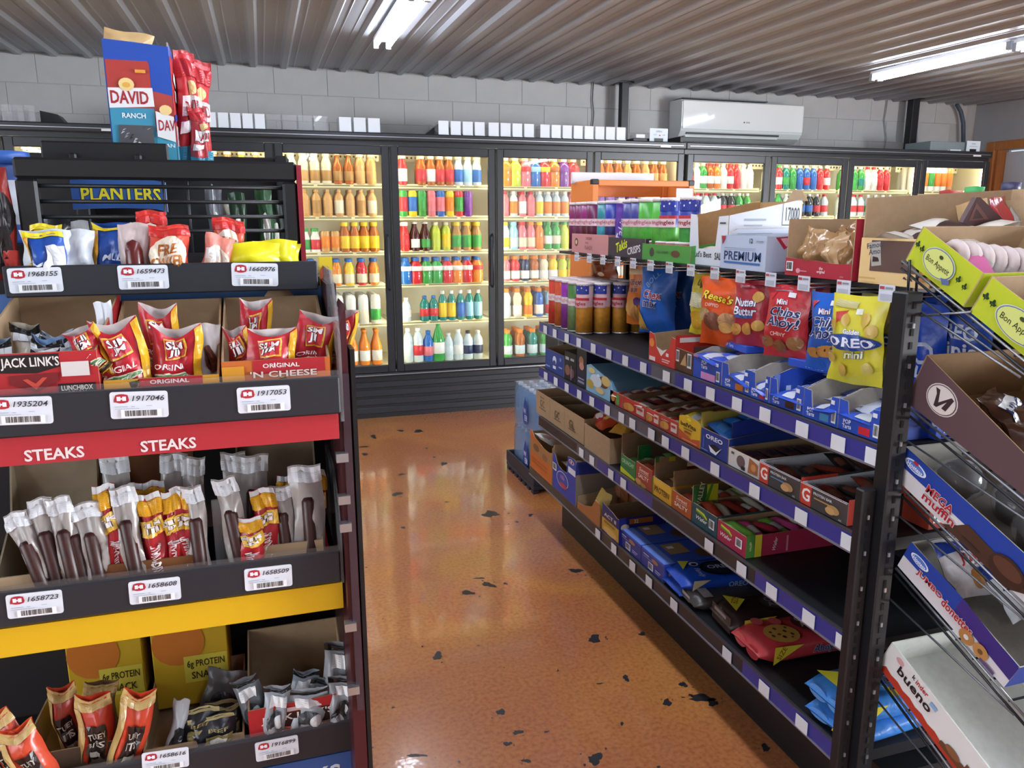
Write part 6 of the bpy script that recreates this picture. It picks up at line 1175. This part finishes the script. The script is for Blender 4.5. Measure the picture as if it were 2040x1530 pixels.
for a in [(71, 558, '1968155', 0), (286, 552, '1659473', 0), (508, 547, '1660976', 0), (43, 818, '1935204', 1), (278, 806, '1917046', 1), (526, 795, '1917053', 1), (70, 1203, '1658723', 2), (309, 1176, '1658608', 2), (535, 1150, '1658509', 2), (552, 1490, '1916899', 3), (330, 1513, '1658616', 3)]: htag(*a)

# --- bags, boxes and sticks on the rack
def rbag(px0, px1, ptop, y, zb, T, col, items=(), label='', name='snack_bag', roll=0, lean=0, pref=None, **kw):
    pm = (px0+px1)/2; a = at(px0, ptop, y=y); b = at(px1, ptop, y=y); c = at(pm, ptop, y=y)
    return bag(name, label, 'bag', (c.x - math.sin(roll)*(c.z-zb)*0, y, zb), (lean, roll, kw.pop('yaw', 0)), b.x-a.x, c.z-zb, T, col, items, **kw)
Z1 = LZ[0][2]+.008
BL = [('r', 0, .9, 1, 1, '#e8d52e', 1), ('r', 0, 0, .12, .9, '#dfa52e', 1)]
rbag(38, 140, 458, 1.20, Z1, .03, '#cdd3da', [], 'grey clear backed snack bag at the left of the top tray', seed=110)
rbag(48, 128, 462, 1.19, Z1, .03, '#2350a8', BL + [('t', 'MILD', .5, .45, .12, '#d8e0f0'), ('r', .5, .2, .95, .75, '#e4e8ee', 1)], 'blue and yellow snack bag at the left of the top tray', seed=111)
rbag(60, 125, 447, 1.24, Z1, .03, '#c9b82e', BL, 'yellow edged snack bag behind the blue one', seed=112)
rbag(98, 185, 458, 1.205, Z1, .03, '#cfd6df', [('e', .5, .25, .3, .12, '#c07a4a')], 'white backed snack bag with a brown sausage', seed=113)
rbag(182, 262, 440, 1.22, Z1, .03, '#2350a8', BL + [('t', 'MILD', .55, .45, .1, '#d8e0f0', {'s': .2}), ('r', .1, .22, .9, .34, '#e4ddd8', 1)], 'blue and yellow snack bag beside the sausages', seed=114, cut=.12)
FC = [('r', .0, .82, 1, 1, '#c8302e', 1), ('e', .5, .52, .45, .30, '#e8dcc8'), ('t', 'FIRE', .5, .62, .16, '#a85a1a', {'b': .024, 'w': .45}), ('t', 'CRACKER', .5, .42, .16, '#b86a1a', {'b': .024, 'w': .75}), ('r', .1, .05, .9, .16, '#d8c8b8', 1)]
rbag(268, 327, 420, 1.26, Z1, .03, '#d8503e', FC, 'red sausage packet standing at the back of the top tray', seed=115)
o = rbag(230, 300, 445, 1.205, Z1, .035, '#c9b8b6', [], 'clear packet showing a dark red sausage', seed=116)
MB().lathe([(.001, 0), (.010, .006), (.0115, .02), (.0115, .05), (.008, .062), (.001, .066)], M('#5a1e1c', .25), 12).build('sausage', o, (.0, -.018, .0))
rbag(293, 374, 449, 1.195, Z1, .04, '#d8503e', FC, 'front red sausage packet in the middle of the top tray', seed=117)
rbag(404, 468, 434, 1.225, Z1, .035, '#dd5a44', FC, 'red sausage packet leaning right of the middle', seed=118, roll=.15)
rbag(380, 440, 466, 1.20, Z1, .035, '#e0897a', [('e', .5, .5, .4, .3, '#e8d4c4'), ('r', .1, .5, .5, .7, '#e4e6ea', 1)], 'pale red sausage packet low in the top tray', seed=119, roll=.3)
for k, (a, b, t, c) in enumerate([(440, 560, 483, '#e2d81e'), (500, 590, 478, '#e4da24'), (545, 597, 484, '#d8cc20')]):
    rbag(a, b, t, 1.20+.015*k, Z1, .03, c, [('e', .35, .25, .14, .16, '#a83a22'), ('e', .75, .22, .14, .14, '#a83a22')], '%s bright yellow snack packet at the right of the top tray' % ORD[k], seed=120+k, group='bright yellow packets on the top tray')

# tier two
Z2 = LZ[1][2]+.008
def rbox(px0, px1, y, zb, D, ptop_f, ptop_b, col, front, label, fpoly=None, inner=None, **kw):
    a = at(px0, ptop_f, y=y); b = at(px1, ptop_f, y=y); c = at((px0+px1)/2, ptop_f, y=y); q = at((px0+px1)/2, ptop_b, y=y+D)
    return carton('open_carton', label, 'box', ((a.x+b.x)/2, y, zb), 0, b.x-a.x, D, c.z-zb, q.z-zb, col, front=front, fpoly=fpoly, inner=inner, **kw)
JL = lambda s=1: [('p', [(.2, .98), (.2, .74), (.50, .72), (.69, .80), (.69, .98)], '#1c1416'), ('t', 'JACK LINK\'S', .455, .86, .17, '#e6e0dc', {'b': .02, 'w': .47}), ('p', [(.28, .70), (.67, .72), (.67, .60), (.48, .46), (.28, .58)], '#7a1a20'), ('p', [(.38, .64), (.48, .50), (.58, .66), (.54, .66), (.48, .58), (.42, .65)], '#c84a3a'), ('r', .70, .66, .93, .86, '#d8d0d0'), ('r', .66, .36, .97, .56, '#161214'), ('t', 'LUNCHBOX\nREADY', .815, .46, .15, '#e4e0dc', {'w': .26})]
rbox(-60, 192, 1.012, Z2, .20, 703, 583, '#b3242a', JL(), 'red jerky carton with a tall cardboard back on the second tray')
for k, (a, b, t, dy, c) in enumerate([(-30, 40, 672, .05, '#8fa6c0'), (30, 95, 668, .04, '#7fa4d4'), (50, 130, 664, .07, '#a9b6c8'), (110, 180, 658, .05, '#b9c4d0'), (60, 120, 690, .03, '#dfe3e8'), (0, 60, 640, .12, '#c9c2b0')]):
    rbag(a, b, t, 1.012+dy, Z2+.01, .03, c, [('r', 0, .88, 1, 1, '#1a1a1e', 1), ('r', .0, .78, 1, .88, '#e0e4ea', 1)], 'torn open jerky pouch in the red carton, %s' % ['far left', 'left', 'middle', 'right', 'front', 'rear'][k], seed=130+k, cut=.12, roll=random.uniform(-.2, .2), group='jerky pouches in the red carton')
YB = '#d99a24'
rbox(205, 437, 1.015, Z2, .19, 752, 597, YB, [('r', .28, .0, .85, 1, '#b3242e'), ('t', 'ORIGINAL', .56, .90, .11, '#f0e4e0', {'b': .02, 'w': .34}), ('t', 'CHEESE', .56, .72, .12, '#c8d0a0', {'w': .4})], 'yellow and red snack stick carton with five pouches')
rbox(440, 657, 1.015, Z2, .19, 716, 590, '#c8682a', [('r', .28, .72, .95, 1, '#b3242e'), ('t', 'ORIGINAL', .54, .88, .09, '#f0e4e0', {'b': .02, 'w': .34}), ('t', "'N CHEESE", .56, .71, .13, '#e8cfc4', {'b': .024, 'w': .62, 'o': '#8a2a1a'}), ('r', 0, .0, .2, .9, '#d8942a'), ('e', .45, .1, .1, .1, '#d88a3a')], 'orange and red cheese stick carton at the right of the second tray')
o = MB().lathe([(.0225, 0), (.0225, .0025), (.0005, .0025)], KRAFT, 14).build('carton_tab'); q = at(556, 588, y=1.2); o.location = (q.x, 1.207, q.z-.01); o.rotation_euler = (PI/2, 0, 0); tag(o, 'round cardboard tab sticking up from the orange carton back', 'carton tab')
SJ = [('r', .86, .0, 1, .98, '#e0a92a', 1), ('r', .0, .0, .86, .22, '#d8a02e', 1), ('p', [(.22, .86), (.66, .90), (.72, .60), (.28, .56)], '#e0b23a'), ('p', [(.25, .84), (.63, .875), (.69, .62), (.31, .58)], '#c8303a'), ('t', 'SLIM\nJIM', .47, .73, .22, '#f4eeee', {'b': .024, 'w': .34, 'rot': .12, 'o': '#2a1a2a'}), ('t', 'ORIGINAL', .44, .48, .06, '#f2e6e4', {'b': .012, 'w': .54, 'rot': .05}), ('e', .48, .36, .34, .06, '#d8d0b8'), ('e', .48, .36, .31, .045, '#5a8a5a'), ('t', 'CHEESE', .48, .36, .05, '#e8ead8', {'w': .42}), ('e', .7, .24, .13, .06, '#c8a23a'), ('e', .7, .24, .11, .045, '#3a2a14'), ('r', .1, .1, .6, .15, '#5a2a1a', 1)]
SJN = [i for i in SJ]; SJN[7] = ('e', .48, .36, .31, .045, '#b85a50')
WIN = M('#e2dcdc', .4)
def pouch(px0, px1, ptop, y, lab, roll=0, its=SJ, zb=None, seed=0, **kw):
    return rbag(px0, px1, ptop, y, (zb if zb is not None else Z2+.012), .024, '#bf2533', its, lab, 'snack_pouch', roll=roll, seed=seed, cut=.16, open_=.25, inner=WIN, top=.02, group='torn open snack pouches on the second tray', **kw)
pouch(262, 340, 604, 1.10, 'red snack pouch standing behind the others in the yellow carton', .08, seed=140)
pouch(165, 235, 640, 1.034, 'tilted red snack pouch at the left end of the yellow carton', -.38, seed=141, zb=Z2+.045)
pouch(198, 300, 632, 1.035, 'tall red snack pouch left of centre in the yellow carton', -.12, seed=142)
pouch(292, 396, 646, 1.045, 'front red snack pouch right of centre in the yellow carton', .03, seed=143)
rbag(388, 440, 645, 1.09, Z2+.01, .03, '#c8c0bc', [('e', .5, .5, .25, .2, '#5a2a20')], 'clear pouch back with a dark stick at the end of the yellow carton', seed=144)
rbag(205, 240, 600, 1.12, Z2+.02, .02, '#dfe3ea', [], 'white pouch back standing behind the tilted red pouch', seed=145, roll=-.12)
pouch(470, 535, 592, 1.12, 'red snack pouch at the back of the orange carton', .02, SJN, seed=146)
pouch(452, 500, 648, 1.06, 'narrow red snack pouch at the left of the orange carton', -.05, SJN, seed=147)
pouch(488, 588, 650, 1.035, 'front red snack pouch in the orange carton', .0, SJN, seed=148)
pouch(560, 645, 618, 1.06, 'red snack pouch with a white strip at the right of the orange carton', .2, SJN, seed=149)
pouch(622, 672, 606, 1.09, 'red snack pouch leaning over the right edge of the orange carton', .28, SJN, seed=150)

# tier three: sticks
Z3 = LZ[2][2]+.008
for (a, b, t, D_, c, lab) in ((18, 192, 876, .13, '#9a8a72', 'grey brown stick carton at the left of the third tray'), (216, 384, 872, .13, '#7a4a28', 'dark brown stick carton in the middle of the third tray'), (466, 622, 846, .13, '#a08a72', 'light brown stick carton at the right of the third tray')):
    y = 1.075; p0_ = at(a, t, y=y+D_); p1_ = at(b, t, y=y+D_)
    carton('open_carton', lab, 'box', ((p0_.x+p1_.x)/2, y, Z3), 0, p1_.x-p0_.x, D_, .05, at((a+b)/2, t, y=y+D_).z-Z3, '#a98d6c' if 'dark' not in lab else '#7a4a28', inner=M(c, .8, 0, 'card'), side=[(.0025, 0), (D_-.0025, 0), (D_-.0025, at((a+b)/2, t, y=y+D_).z-Z3), (D_*.7, .1), (.0025, .05)])
STK = M('#3a1813', .4, 0, 'food')
def stick(px0, px1, ptop, pxb, pbot, y, kind, lab, seed):
    """stick pouch whose foot stands at pxb and whose top lies between px0 and px1"""
    t = at((px0+px1)/2, ptop, y=y+.03); f = at(pxb, pbot, y=y); a = at(px0, ptop, y=y+.03); b = at(px1, ptop, y=y+.03)
    zb = Z3+.005; f = f + (f-t)*((f.z-zb)/(t.z-f.z)); L = math.hypot(t.x-f.x, t.z-f.z); roll = math.atan2(t.x-f.x, t.z-f.z); W = (b.x-a.x)*math.cos(roll)
    if kind == 'clear':
        o = bag('stick_pouch', lab, 'bag', (f.x, y, f.z), (-.12, roll, 0), W, L, .02, '#a39c98', [('r', .0, .84, 1, .985, '#dfe2e8', 1)], seed=seed, group='meat stick pouches on the third tray', fin=.25, res=(6, 12))
        MB().lathe([(.001, 0), (.008, .004), (.009, .02), (.009, L*.62), (.006, L*.655), (.001, L*.66)], STK, 10).build('meat_stick', o, (0, -.008, L*.04))
    else:
        its = [('r', .0, .78, 1, .93, '#e0a524', 1), ('r', .0, .93, 1, 1., '#dcdfe4', 1), ('p', [(.1, .72), (.9, .76), (.95, .60), (.15, .56)], '#e0b23a'), ('t', 'SLIM\nJIM', .52, .66, .11, '#f2ecec', {'b': .024, 'w': .62, 'o': '#2a1a2a', 'rot': .1}), ('t', '6g', .5, .48, .05, '#e8dede', {'w': .4}), ('t', 'ORIGINAL', .5, .24, .32, '#f0e4e4', {'rot': PI/2, 'x': .8})]
        V = glyphs('ORIGINAL', .015, 0); its[-1] = ('t', 'ORIGINAL', .5, .22, .0001, '#f0e4e4', {}) ; its.pop()
        o = bag('stick_pouch', lab, 'bag', (f.x, y, f.z), (-.12, roll, 0), W, L, .024, '#b3232e', its, seed=seed, group='meat stick pouches on the third tray', fin=.28, res=(6, 12))
        S0 = bag_surf(W, L, .024, 0, .07, .05, seed, -1); S, w_, h_ = surf_face(S0, W, L)
        prints(o, ((lambda u, v: S(.5-(v-.5)*.9, .12+.36*u)), L*.36, W*.9), [('t', 'ORIGINAL', .5, .5, .36, '#f0e2e2', {'b': .02, 'w': .9})], 'lettering', .0024, curved=.2)
    return o
def up2(p0, p1, pt, y): pass
Cl = [(12, 62, 1010, 88, 1165), (52, 106, 985, 118, 1160), (92, 142, 982, 150, 1156), (112, 168, 996, 168, 1152), (142, 205, 992, 200, 1150)]
for k, (a, b, t, fx, fy_) in enumerate(Cl): stick(a, b, t, fx, fy_, 1.078+.004*(k % 2), 'clear', 'clear pouch with a dark meat stick, %s from the left end' % ORD[k], 160+k)
stick(200, 258, 898, 238, 1135, 1.14, 'clear', 'white topped stick pouch standing behind the middle sticks', 170)
stick(318, 374, 897, 345, 1130, 1.14, 'clear', 'bright white topped stick pouch behind the middle sticks', 171)
stick(366, 410, 905, 392, 1128, 1.13, 'clear', 'pale topped stick pouch at the right of the middle group', 172)
Rd = [(186, 232, 958, 240, 1140), (268, 322, 975, 320, 1135), (322, 360, 970, 352, 1132), (334, 386, 962, 382, 1130), (246, 296, 955, 296, 1138), (290, 330, 950, 330, 1136)]
for k, (a, b, t, fx, fy_) in enumerate(Rd): stick(a, b, t, fx, fy_, 1.085 if k not in (4, 5) else 1.115, 'red', 'red and yellow meat stick pouch, %s in the middle group' % ORD[k], 173+k)
stick(216, 268, 962, 272, 1140, 1.078, 'clear', 'clear stick pouch in front of the first red stick pouch', 180); stick(362, 404, 962, 402, 1130, 1.078, 'clear', 'clear stick pouch at the right of the red sticks', 181)
stick(422, 470, 945, 480, 1115, 1.078, 'clear', 'white topped clear pouch left of the right stick group', 182); stick(440, 490, 896, 470, 1110, 1.13, 'clear', 'tall pale stick pouch behind the right stick group', 183); stick(470, 536, 900, 505, 1108, 1.125, 'clear', 'tall white topped stick pouch in the right group', 184)
stick(496, 546, 965, 540, 1108, 1.085, 'red', 'red and yellow stick pouch in the right group', 185); stick(466, 522, 1020, 502, 1110, 1.07, 'red', 'short red stick pouch in front of the right group', 186)
stick(532, 580, 960, 572, 1104, 1.09, 'clear', 'clear stick pouch behind the yellow streak', 187); stick(548, 586, 940, 585, 1100, 1.11, 'red', 'yellow edged stick pouch near the right end', 188); stick(574, 640, 920, 620, 1096, 1.085, 'clear', 'large clear stick pouch at the right end of the third tray', 189); stick(600, 645, 930, 632, 1096, 1.10, 'red', 'red stick pouch behind the large clear one', 190)
q0 = at(425, 1040, y=1.10); o = MB().box((0, 0, 0), (.035, .006, .10), ACRYL, .001).build('clear_divider', None, (q0.x, 1.09, Z3+.02)); tag(o, 'clear plastic divider between the two stick groups', 'divider')

# tier four
Z4 = LZ[3][2]+.008
rbox(492, 694, 1.115, Z4, .17, 1400, 1240, '#b3242a', [('r', .2, .5, .8, .84, '#2a1014'), ('t', "JACK LINK'S", .48, .74, .17, '#e6e0dc', {'b': .02, 'w': .72}), ('r', .38, .86, .55, .94, '#c8b8b8'), ('p', [(.3, .58), (.45, .5), (.6, .6), (.46, .54)], '#c84a3a')], 'red jerky carton with a cut cardboard back on the lowest tray', fpoly=[(0, 0), (1, 0), (1, 1.05), (0, 1)])
BW_ = [('r', 0, .92, 1, 1, '#1a1a1c', 1), ('r', .2, .72, .8, .88, '#eceef0', 1), ('e', .5, .45, .3, .2, '#3a3c40'), ('e', .4, .3, .2, .12, '#a8acb2'), ('e', .65, .5, .1, .1, '#d0d3d8')]
for k, (a, b, t, y, r) in enumerate([(632, 700, 1275, 1.15, .06), (640, 702, 1345, 1.125, .1), (492, 548, 1338, 1.15, -.25), (510, 565, 1365, 1.125, .1), (556, 610, 1335, 1.16, .2), (565, 650, 1370, 1.125, .05), (600, 650, 1350, 1.14, .15)]):
    rbag(a, b, t, y, Z4+.01, .03, ['#8a8d92', '#9a9da2', '#6f7378', '#a0a6ae', '#8f979f', '#b4b8bd', '#7a7e84'][k], BW_, 'grey and black jerky pouch in the lower red carton, %s' % ['tallest at the right', 'front right', 'rear left', 'front left', 'middle', 'front middle', 'inner right'][k], name='snack_pouch', seed=200+k, roll=r, cut=.1, group='grey jerky pouches in the lower red carton')
rbox(283, 488, 1.125, Z4, .18, 1478, 1318, '#a98d6c', [], 'plain brown carton of black pouches on the lowest tray')
GD = [('r', 0, .9, 1, 1, '#b8a878', 1), ('r', .3, .2, .9, .6, '#8a7a48', 1), ('t', 'BEEF', .6, .72, .06, '#9a8a58', {'w': .4}), ('r', .45, .35, .8, .5, '#d0ccc0', 1)]
for k, (a, b, t, y, r) in enumerate([(385, 470, 1335, 1.24, .3), (400, 480, 1395, 1.20, .1), (345, 430, 1410, 1.15, .05), (375, 470, 1425, 1.14, .0), (315, 350, 1395, 1.15, .25), (430, 485, 1405, 1.17, -.1)]):
    rbag(a, b, t, y, Z4+.01, .035, ['#5a5856', '#2a2620', '#1c1c20', '#1e1e26', '#b0b4ba', '#2e261c'][k], GD if k not in (0, 4) else [('e', .5, .4, .3, .25, '#2a2a2c')], 'black and gold jerky pouch in the plain carton, %s' % ['clear topped at the back', 'rear right', 'middle', 'front', 'silver edge at the left', 'right'][k], name='snack_pouch', seed=210+k, roll=r, group='black jerky pouches in the plain carton')
rbox(30, 270, 1.135, Z4, .18, 1490, 1372, '#5a4a3c', [], 'dark brown carton of red and gold pouches at the lower left')
RG = [('r', 0, .84, 1, 1, '#c8a86a', 1), ('r', .0, .0, .18, .84, '#c8a86a', 1), ('r', .3, .2, .8, .66, '#2a1c1a', 1), ('t', 'TURKEY', .55, .54, .08, '#c8c0b4', {'w': .40, 'rot': .1}), ('t', 'BITES', .55, .42, .08, '#c8c0b4', {'w': .40, 'rot': .1}), ('r', .36, .26, .74, .32, '#a8a096', 1)]
for k, (a, b, t, y, r) in enumerate([(10, 90, 1400, 1.14, -.35), (40, 120, 1430, 1.125, -.3), (108, 165, 1360, 1.19, -.1), (140, 215, 1380, 1.15, .05), (190, 260, 1375, 1.13, .28), (150, 220, 1355, 1.22, .1)]):
    rbag(a, b, t, y, Z4+.01, .035, ['#c84a30', '#d04a2c', '#b8402a', '#c03a26', '#c8442a', '#8a6a48'][k], RG, 'red and gold jerky pouch at the lower left, %s' % ['far left', 'front left', 'rear left', 'middle', 'right', 'rear right'][k], name='snack_pouch', seed=220+k, roll=r, cut=.1, group='red and gold jerky pouches at the lower left')
for k, (a, b, t, bt) in enumerate([(128, 282, 1285, 1375), (298, 452, 1262, 1345)]):
    y = 1.265; p = at(a, t, y=y); q = at(b, t, y=y); zb = at((a+b)/2, bt+60, y=y).z
    closed_box('snack_box', 'yellow protein snack box at the back of the lowest tray, %s one' % ('left' if k == 0 else 'right'), 'box', ((p.x+q.x)/2, y, zb), 0, q.x-p.x, .08, p.z-zb+.02, '#c8a528', front=[('e', .5, .9, .2, .1, '#d8b83a'), ('e', .35, .72, .35, .25, '#c8762a'), ('r', .4, .26, .98, .56, '#d8c84a'), ('t', '6g PROTEIN', .69, .46, .1, '#3a2c14', {'w': .5}), ('t', 'SNACK', .69, .34, .08, '#3a2c14', {'w': .4})], group='yellow protein boxes on the rack')
# ================================================================== racks behind
gr = empty('wire_grid_frame', (0, 1.40, 0)); tag(gr, 'black framed wire grid standing behind the top tray', 'rack'); BK = M('#0f1013', .5)
a = at(25, 312, y=1.40); b = at(588, 310, y=1.40); zb = at(300, 530, y=1.40).z; zt_ = at(300, 318, y=1.40).z
def gb(name, p, q, bev=.004): return MB().box((p[0], p[1]-1.40, p[2]), (q[0], q[1]-1.40, q[2]), BK, bev).build(name, gr)
gb('top_rail', (a.x, 1.39, zt_-.032), (b.x, 1.41, zt_)); gb('side_rail', (a.x, 1.39, zb), (a.x+.03, 1.41, zt_-.032)); gb('side_rail', (b.x-.024, 1.39, zb), (b.x, 1.41, zt_-.032)); gb('bottom_rail', (a.x+.03, 1.39, zb), (b.x-.024, 1.41, zb+.02))
for py in (372, 402, 432, 461): z = at(300, py, y=1.40).z; MB().tube([(a.x+.03, 0, z), (b.x-.02, 0, z)], .0032, BK).build('grid_bar', gr)
for px in (78, 330, 378): x = at(px, 420, y=1.41).x; MB().tube([(x, .006, zb+.01), (x, .006, zt_-.02)], .002, M('#3a3c42', .4, .5)).build('grid_bar', gr)
MB().box((b.x, -.012, zb), (b.x+.008, .012, zt_-.005), M('#8a2030', .4)).build('red_edge', gr)
for xx in (a.x+.01, b.x-.012): MB().box((xx-.01, -.008, .0), (xx+.01, .008, zb), BK).build('leg', gr)
# blue sign with yellow letters (a flat printed board)
y = 1.56; a = at(138, 352, y=y); b = at(328, 350, y=y); c = at(330, 418, y=y); W = b.x-a.x; H = a.z-c.z
o = MB().prism([(0, 0)] + [(W*k/8, H*.05*math.sin(PI*k/8)) for k in range(1, 8)] + [(W, -.004), (W, H*.86)] + [(W*(1-k/8), H*.86+H*.16*math.sin(PI*k/8)) for k in range(1, 8)] + [(0, H*.9)], (0, 0, 0), (1, 0, 0), (0, 0, 1), (0, -1, 0), .004, M('#2f5798', .4), WHITE).build('printed_sign', None, (a.x, y, c.z))
V, P, tw_, th_ = glyphs('PLANTERS', .024, 0)
prints(o, (lambda u, v: (Vector((u*W, 0, v*H+.10*H*math.sin(PI*u))), Vector((0, -1, 0))), W, H), [('t', 'PLANTERS', .52, .42, .46, '#d8cf2c', {'b': .024, 'w': .84, 'o': '#1c3462'})], 'lettering'); tag(o, 'blue sign board with yellow capital letters behind the grid', 'sign')
# rear peanut rack
pr2 = empty('snack_rack', (-.18, 1.62, 0)); tag(pr2, 'black rear snack rack carrying the sign and the seed box', 'rack')
def pb(name, p, q, m=BK, bev=.003): return MB().box((p[0]+.18, p[1]-1.62, p[2]), (q[0]+.18, q[1]-1.62, q[2]), m, bev).build(name, pr2)
a = at(82, 300, y=1.58); b = at(334, 284, y=1.58); zs = at(200, 283, y=1.58).z
pb('front_board', (a.x, 1.575, zs-.055), (b.x, 1.583, zs)); pb('top_shelf', (a.x, 1.583, zs-.05), (b.x+.02, 1.86, zs-.044)); pb('back_panel', (a.x-.1, 1.86, .0), (b.x+.22, 1.87, zs+.0), M('#16171b', .6))
for xx in (a.x, b.x+.19): pb('upright', (xx, 1.80, 0), (xx+.025, 1.86, zs))
for xx in (a.x+.05, b.x-.05): pb('sign_bracket', (xx-.006, 1.566, zs-.11), (xx+.006, 1.575, zs-.02))
pb('cable_rod', (b.x+.06, 1.70, 1.40), (b.x+.065, 1.705, 1.52), STEEL)
pb('shelf', (a.x-.08, 1.60, 1.34), (b.x+.19, 1.86, 1.348)); pb('base', (a.x-.1, 1.56, 0), (b.x+.22, 1.87, .1))
for k, (px, py, c) in enumerate([(470, 405, '#1c3a24'), (425, 395, '#6a6e76'), (525, 400, '#24502e'), (440, 425, '#8a867a'), (545, 430, '#1a2a22')]):
    p = at(px, py-22, y=1.74+.01*k); rbag(px-17, px+17, py-22, 1.74+.012*k, 1.35, .03, c, [('e', .5, .5, .25, .2, '#e4e8e0')], 'small dim snack bag behind the grid, %s' % ['green', 'pale', 'bright green', 'cream', 'dark green'][k], seed=240+k, group='dim snack bags behind the grid')
for k, (px, c) in enumerate(((110, '#1c1e26'), (150, '#d0d2d6'), (120, '#24262e'))):
    rbag(px-28, px+28, 430 if k != 1 else 440, 1.68+.03*k, 1.35, .03, c, [], '%s packet below the blue sign' % ['black', 'white', 'charcoal'][k], seed=250+k)
# seed box on top
y = 1.62; a = at(202, 80, y=y); b = at(334, 86, y=y); zb = zs-.043; W = b.x-a.x; H = at(268, 80, y=y).z-zb; D_ = .16
fpz = [(0, 0), (1, 0), (1, .965), (.5, .985), (0, 1.0)]
o = carton('seed_box', 'tall blue and red sunflower seed box on the rear rack', 'box', ((a.x+b.x)/2, y, zb), 0, W, D_, H, H*.9, '#1f4aa8', fpoly=fpz, inner=M('#b3a088', .8, 0, 'card'),
    front=[('p', [(.02, .0), (.68, .0), (.68, .82), (.66, .845), (.02, .845)], '#a83a34'), ('p', [(.68, 0), (1, 0), (1, .585), (.68, .62)], '#a8403a'), ('r', .02, .0, .70, .48, '#3a8aa8'), ('p', [(.70, 0), (1, 0), (1, .22), (.70, .30)], '#3f93b0'), ('p', [(.02, .475), (.71, .495), (.70, .64), (.02, .63)], '#dfe0e2'), ('t', 'DAVID', .34, .56, .1, '#a02832', {'b': .024, 'w': .58}), ('t', 'RANCH', .38, .42, .04, '#dfe8ec', {'b': .02, 'w': .36}), ('e', .31, .66, .12, .05, '#e4c88a', 14), ('e', .31, .655, .06, .02, '#d8a84a'), ('r', .13, .12, .66, .345, '#4a4c50'), ('r', .46, .75, .62, .775, '#d89a3a'),
           ('p', [(.72, .26), (1, .22), (1, .42), (.72, .46)], '#dcdcde'), ('t', 'DAV', .88, .35, .085, '#a02832', {'w': .26}), ('e', .88, .47, .1, .04, '#e4c88a', 12), ('t', 'RAN', .88, .19, .03, '#dfe8ec', {'w': .2})] + [('p', [(.13+.53*((k*.37) % 1)*.85, .13+.2*((k*.61) % 1)), (.2+.53*((k*.37) % 1)*.85, .15+.2*((k*.61) % 1)), (.16+.53*((k*.37) % 1)*.85, .17+.17*((k*.61) % 1))], ['#a8aab0', '#24252a', '#8a8c92', '#c8cace'][k % 4]) for k in range(16)],
    near=[('r', .0, .0, 1, 1, '#b8383c'), ('r', .0, .0, 1, .22, '#4f9ab8'), ('r', .1, .22, .8, .4, '#e0e0e4'), ('p', [(.0, .42), (.6, .5), (.9, .44), (.9, .5), (.5, .56), (0, .48)], '#3a4aa0'), ('r', .2, .62, .6, .72, '#e4e0e4'), ('p', [(.1, .8), (.5, .7), (.6, .76), (.2, .88)], '#e6e2e6')])
SD = [('r', 0, .78, 1, 1, '#b02a30', 1), ('r', .0, .0, 1, .2, '#4f9ab8', 1), ('r', .1, .45, .9, .62, '#e2e2e6', 1), ('t', 'DAVID', .5, .53, .1, '#a02832', {'w': .6, 'rot': .1}), ('e', .5, .68, .15, .06, '#e4c88a'), ('p', [(.1, .3), (.5, .34), (.5, .42), (.1, .4)], '#e8e6ea')]
rbag(332, 378, 100, 1.68, zb+.002, .05, '#bf3038', SD, 'red and white seed bag behind the box corner', seed=260, roll=.05, yaw=.5); rbag(348, 406, 118, 1.72, zb+.002, .05, '#c0343a', SD, 'tall red and white seed bag leaning out to the right', seed=261, roll=.06, yaw=.4); rbag(372, 408, 215, 1.66, zb+.002, .04, '#b84048', SD, 'short red and white seed bag at the right of the box', seed=262, yaw=.5)
bag('seed_bag', 'crumpled tan bag top sticking out of the seed box', 'bag', (at(248, 80, y=1.70).x, 1.70, at(248, 90, y=1.70).z-.06), (0, .1, .1), .085, .085, .04, '#c8a878', seed=263)
# far left edge
q = at(6, 310, y=1.5); o = MB().lathe([(.034, 0), (.036, .006), (.036, .12), (.034, .128)], M('#2f4f94', .35), 16).build('snack_jar', None, (q.x, 1.5, q.z-.14)); MB().lathe([(.038, .126), (.038, .146), (.0005, .148)], M('#3a64b4', .35), 16).build('lid', o); MB().lathe([(.0364, .03), (.0366, .1)], M('#c8ccd8', .4), 16).build('label_band', o); tag(o, 'blue lidded nut jar at the left edge behind the grid', 'jar')
o2 = empty('jar_stand', (q.x, 1.46, 0)); MB().box((-.16, -.095, 0), (.045, .10, LZ[0][2]-.002), BK).build('base', o2); MB().box((-.08, -.02, LZ[0][2]-.002), (.045, .10, q.z-.141), BK).build('step', o2); tag(o2, 'black stand block under the blue nut jar', 'stand')
rbag(-45, 16, 335, 1.40, LZ[0][2], .05, '#8a2a26', [('e', .7, .6, .3, .2, '#1a1416'), ('e', .6, .3, .3, .2, '#241a1a'), ('r', .7, .1, 1, .3, '#b8403a', 1)], 'red and black jerky bag at the left edge', seed=264)
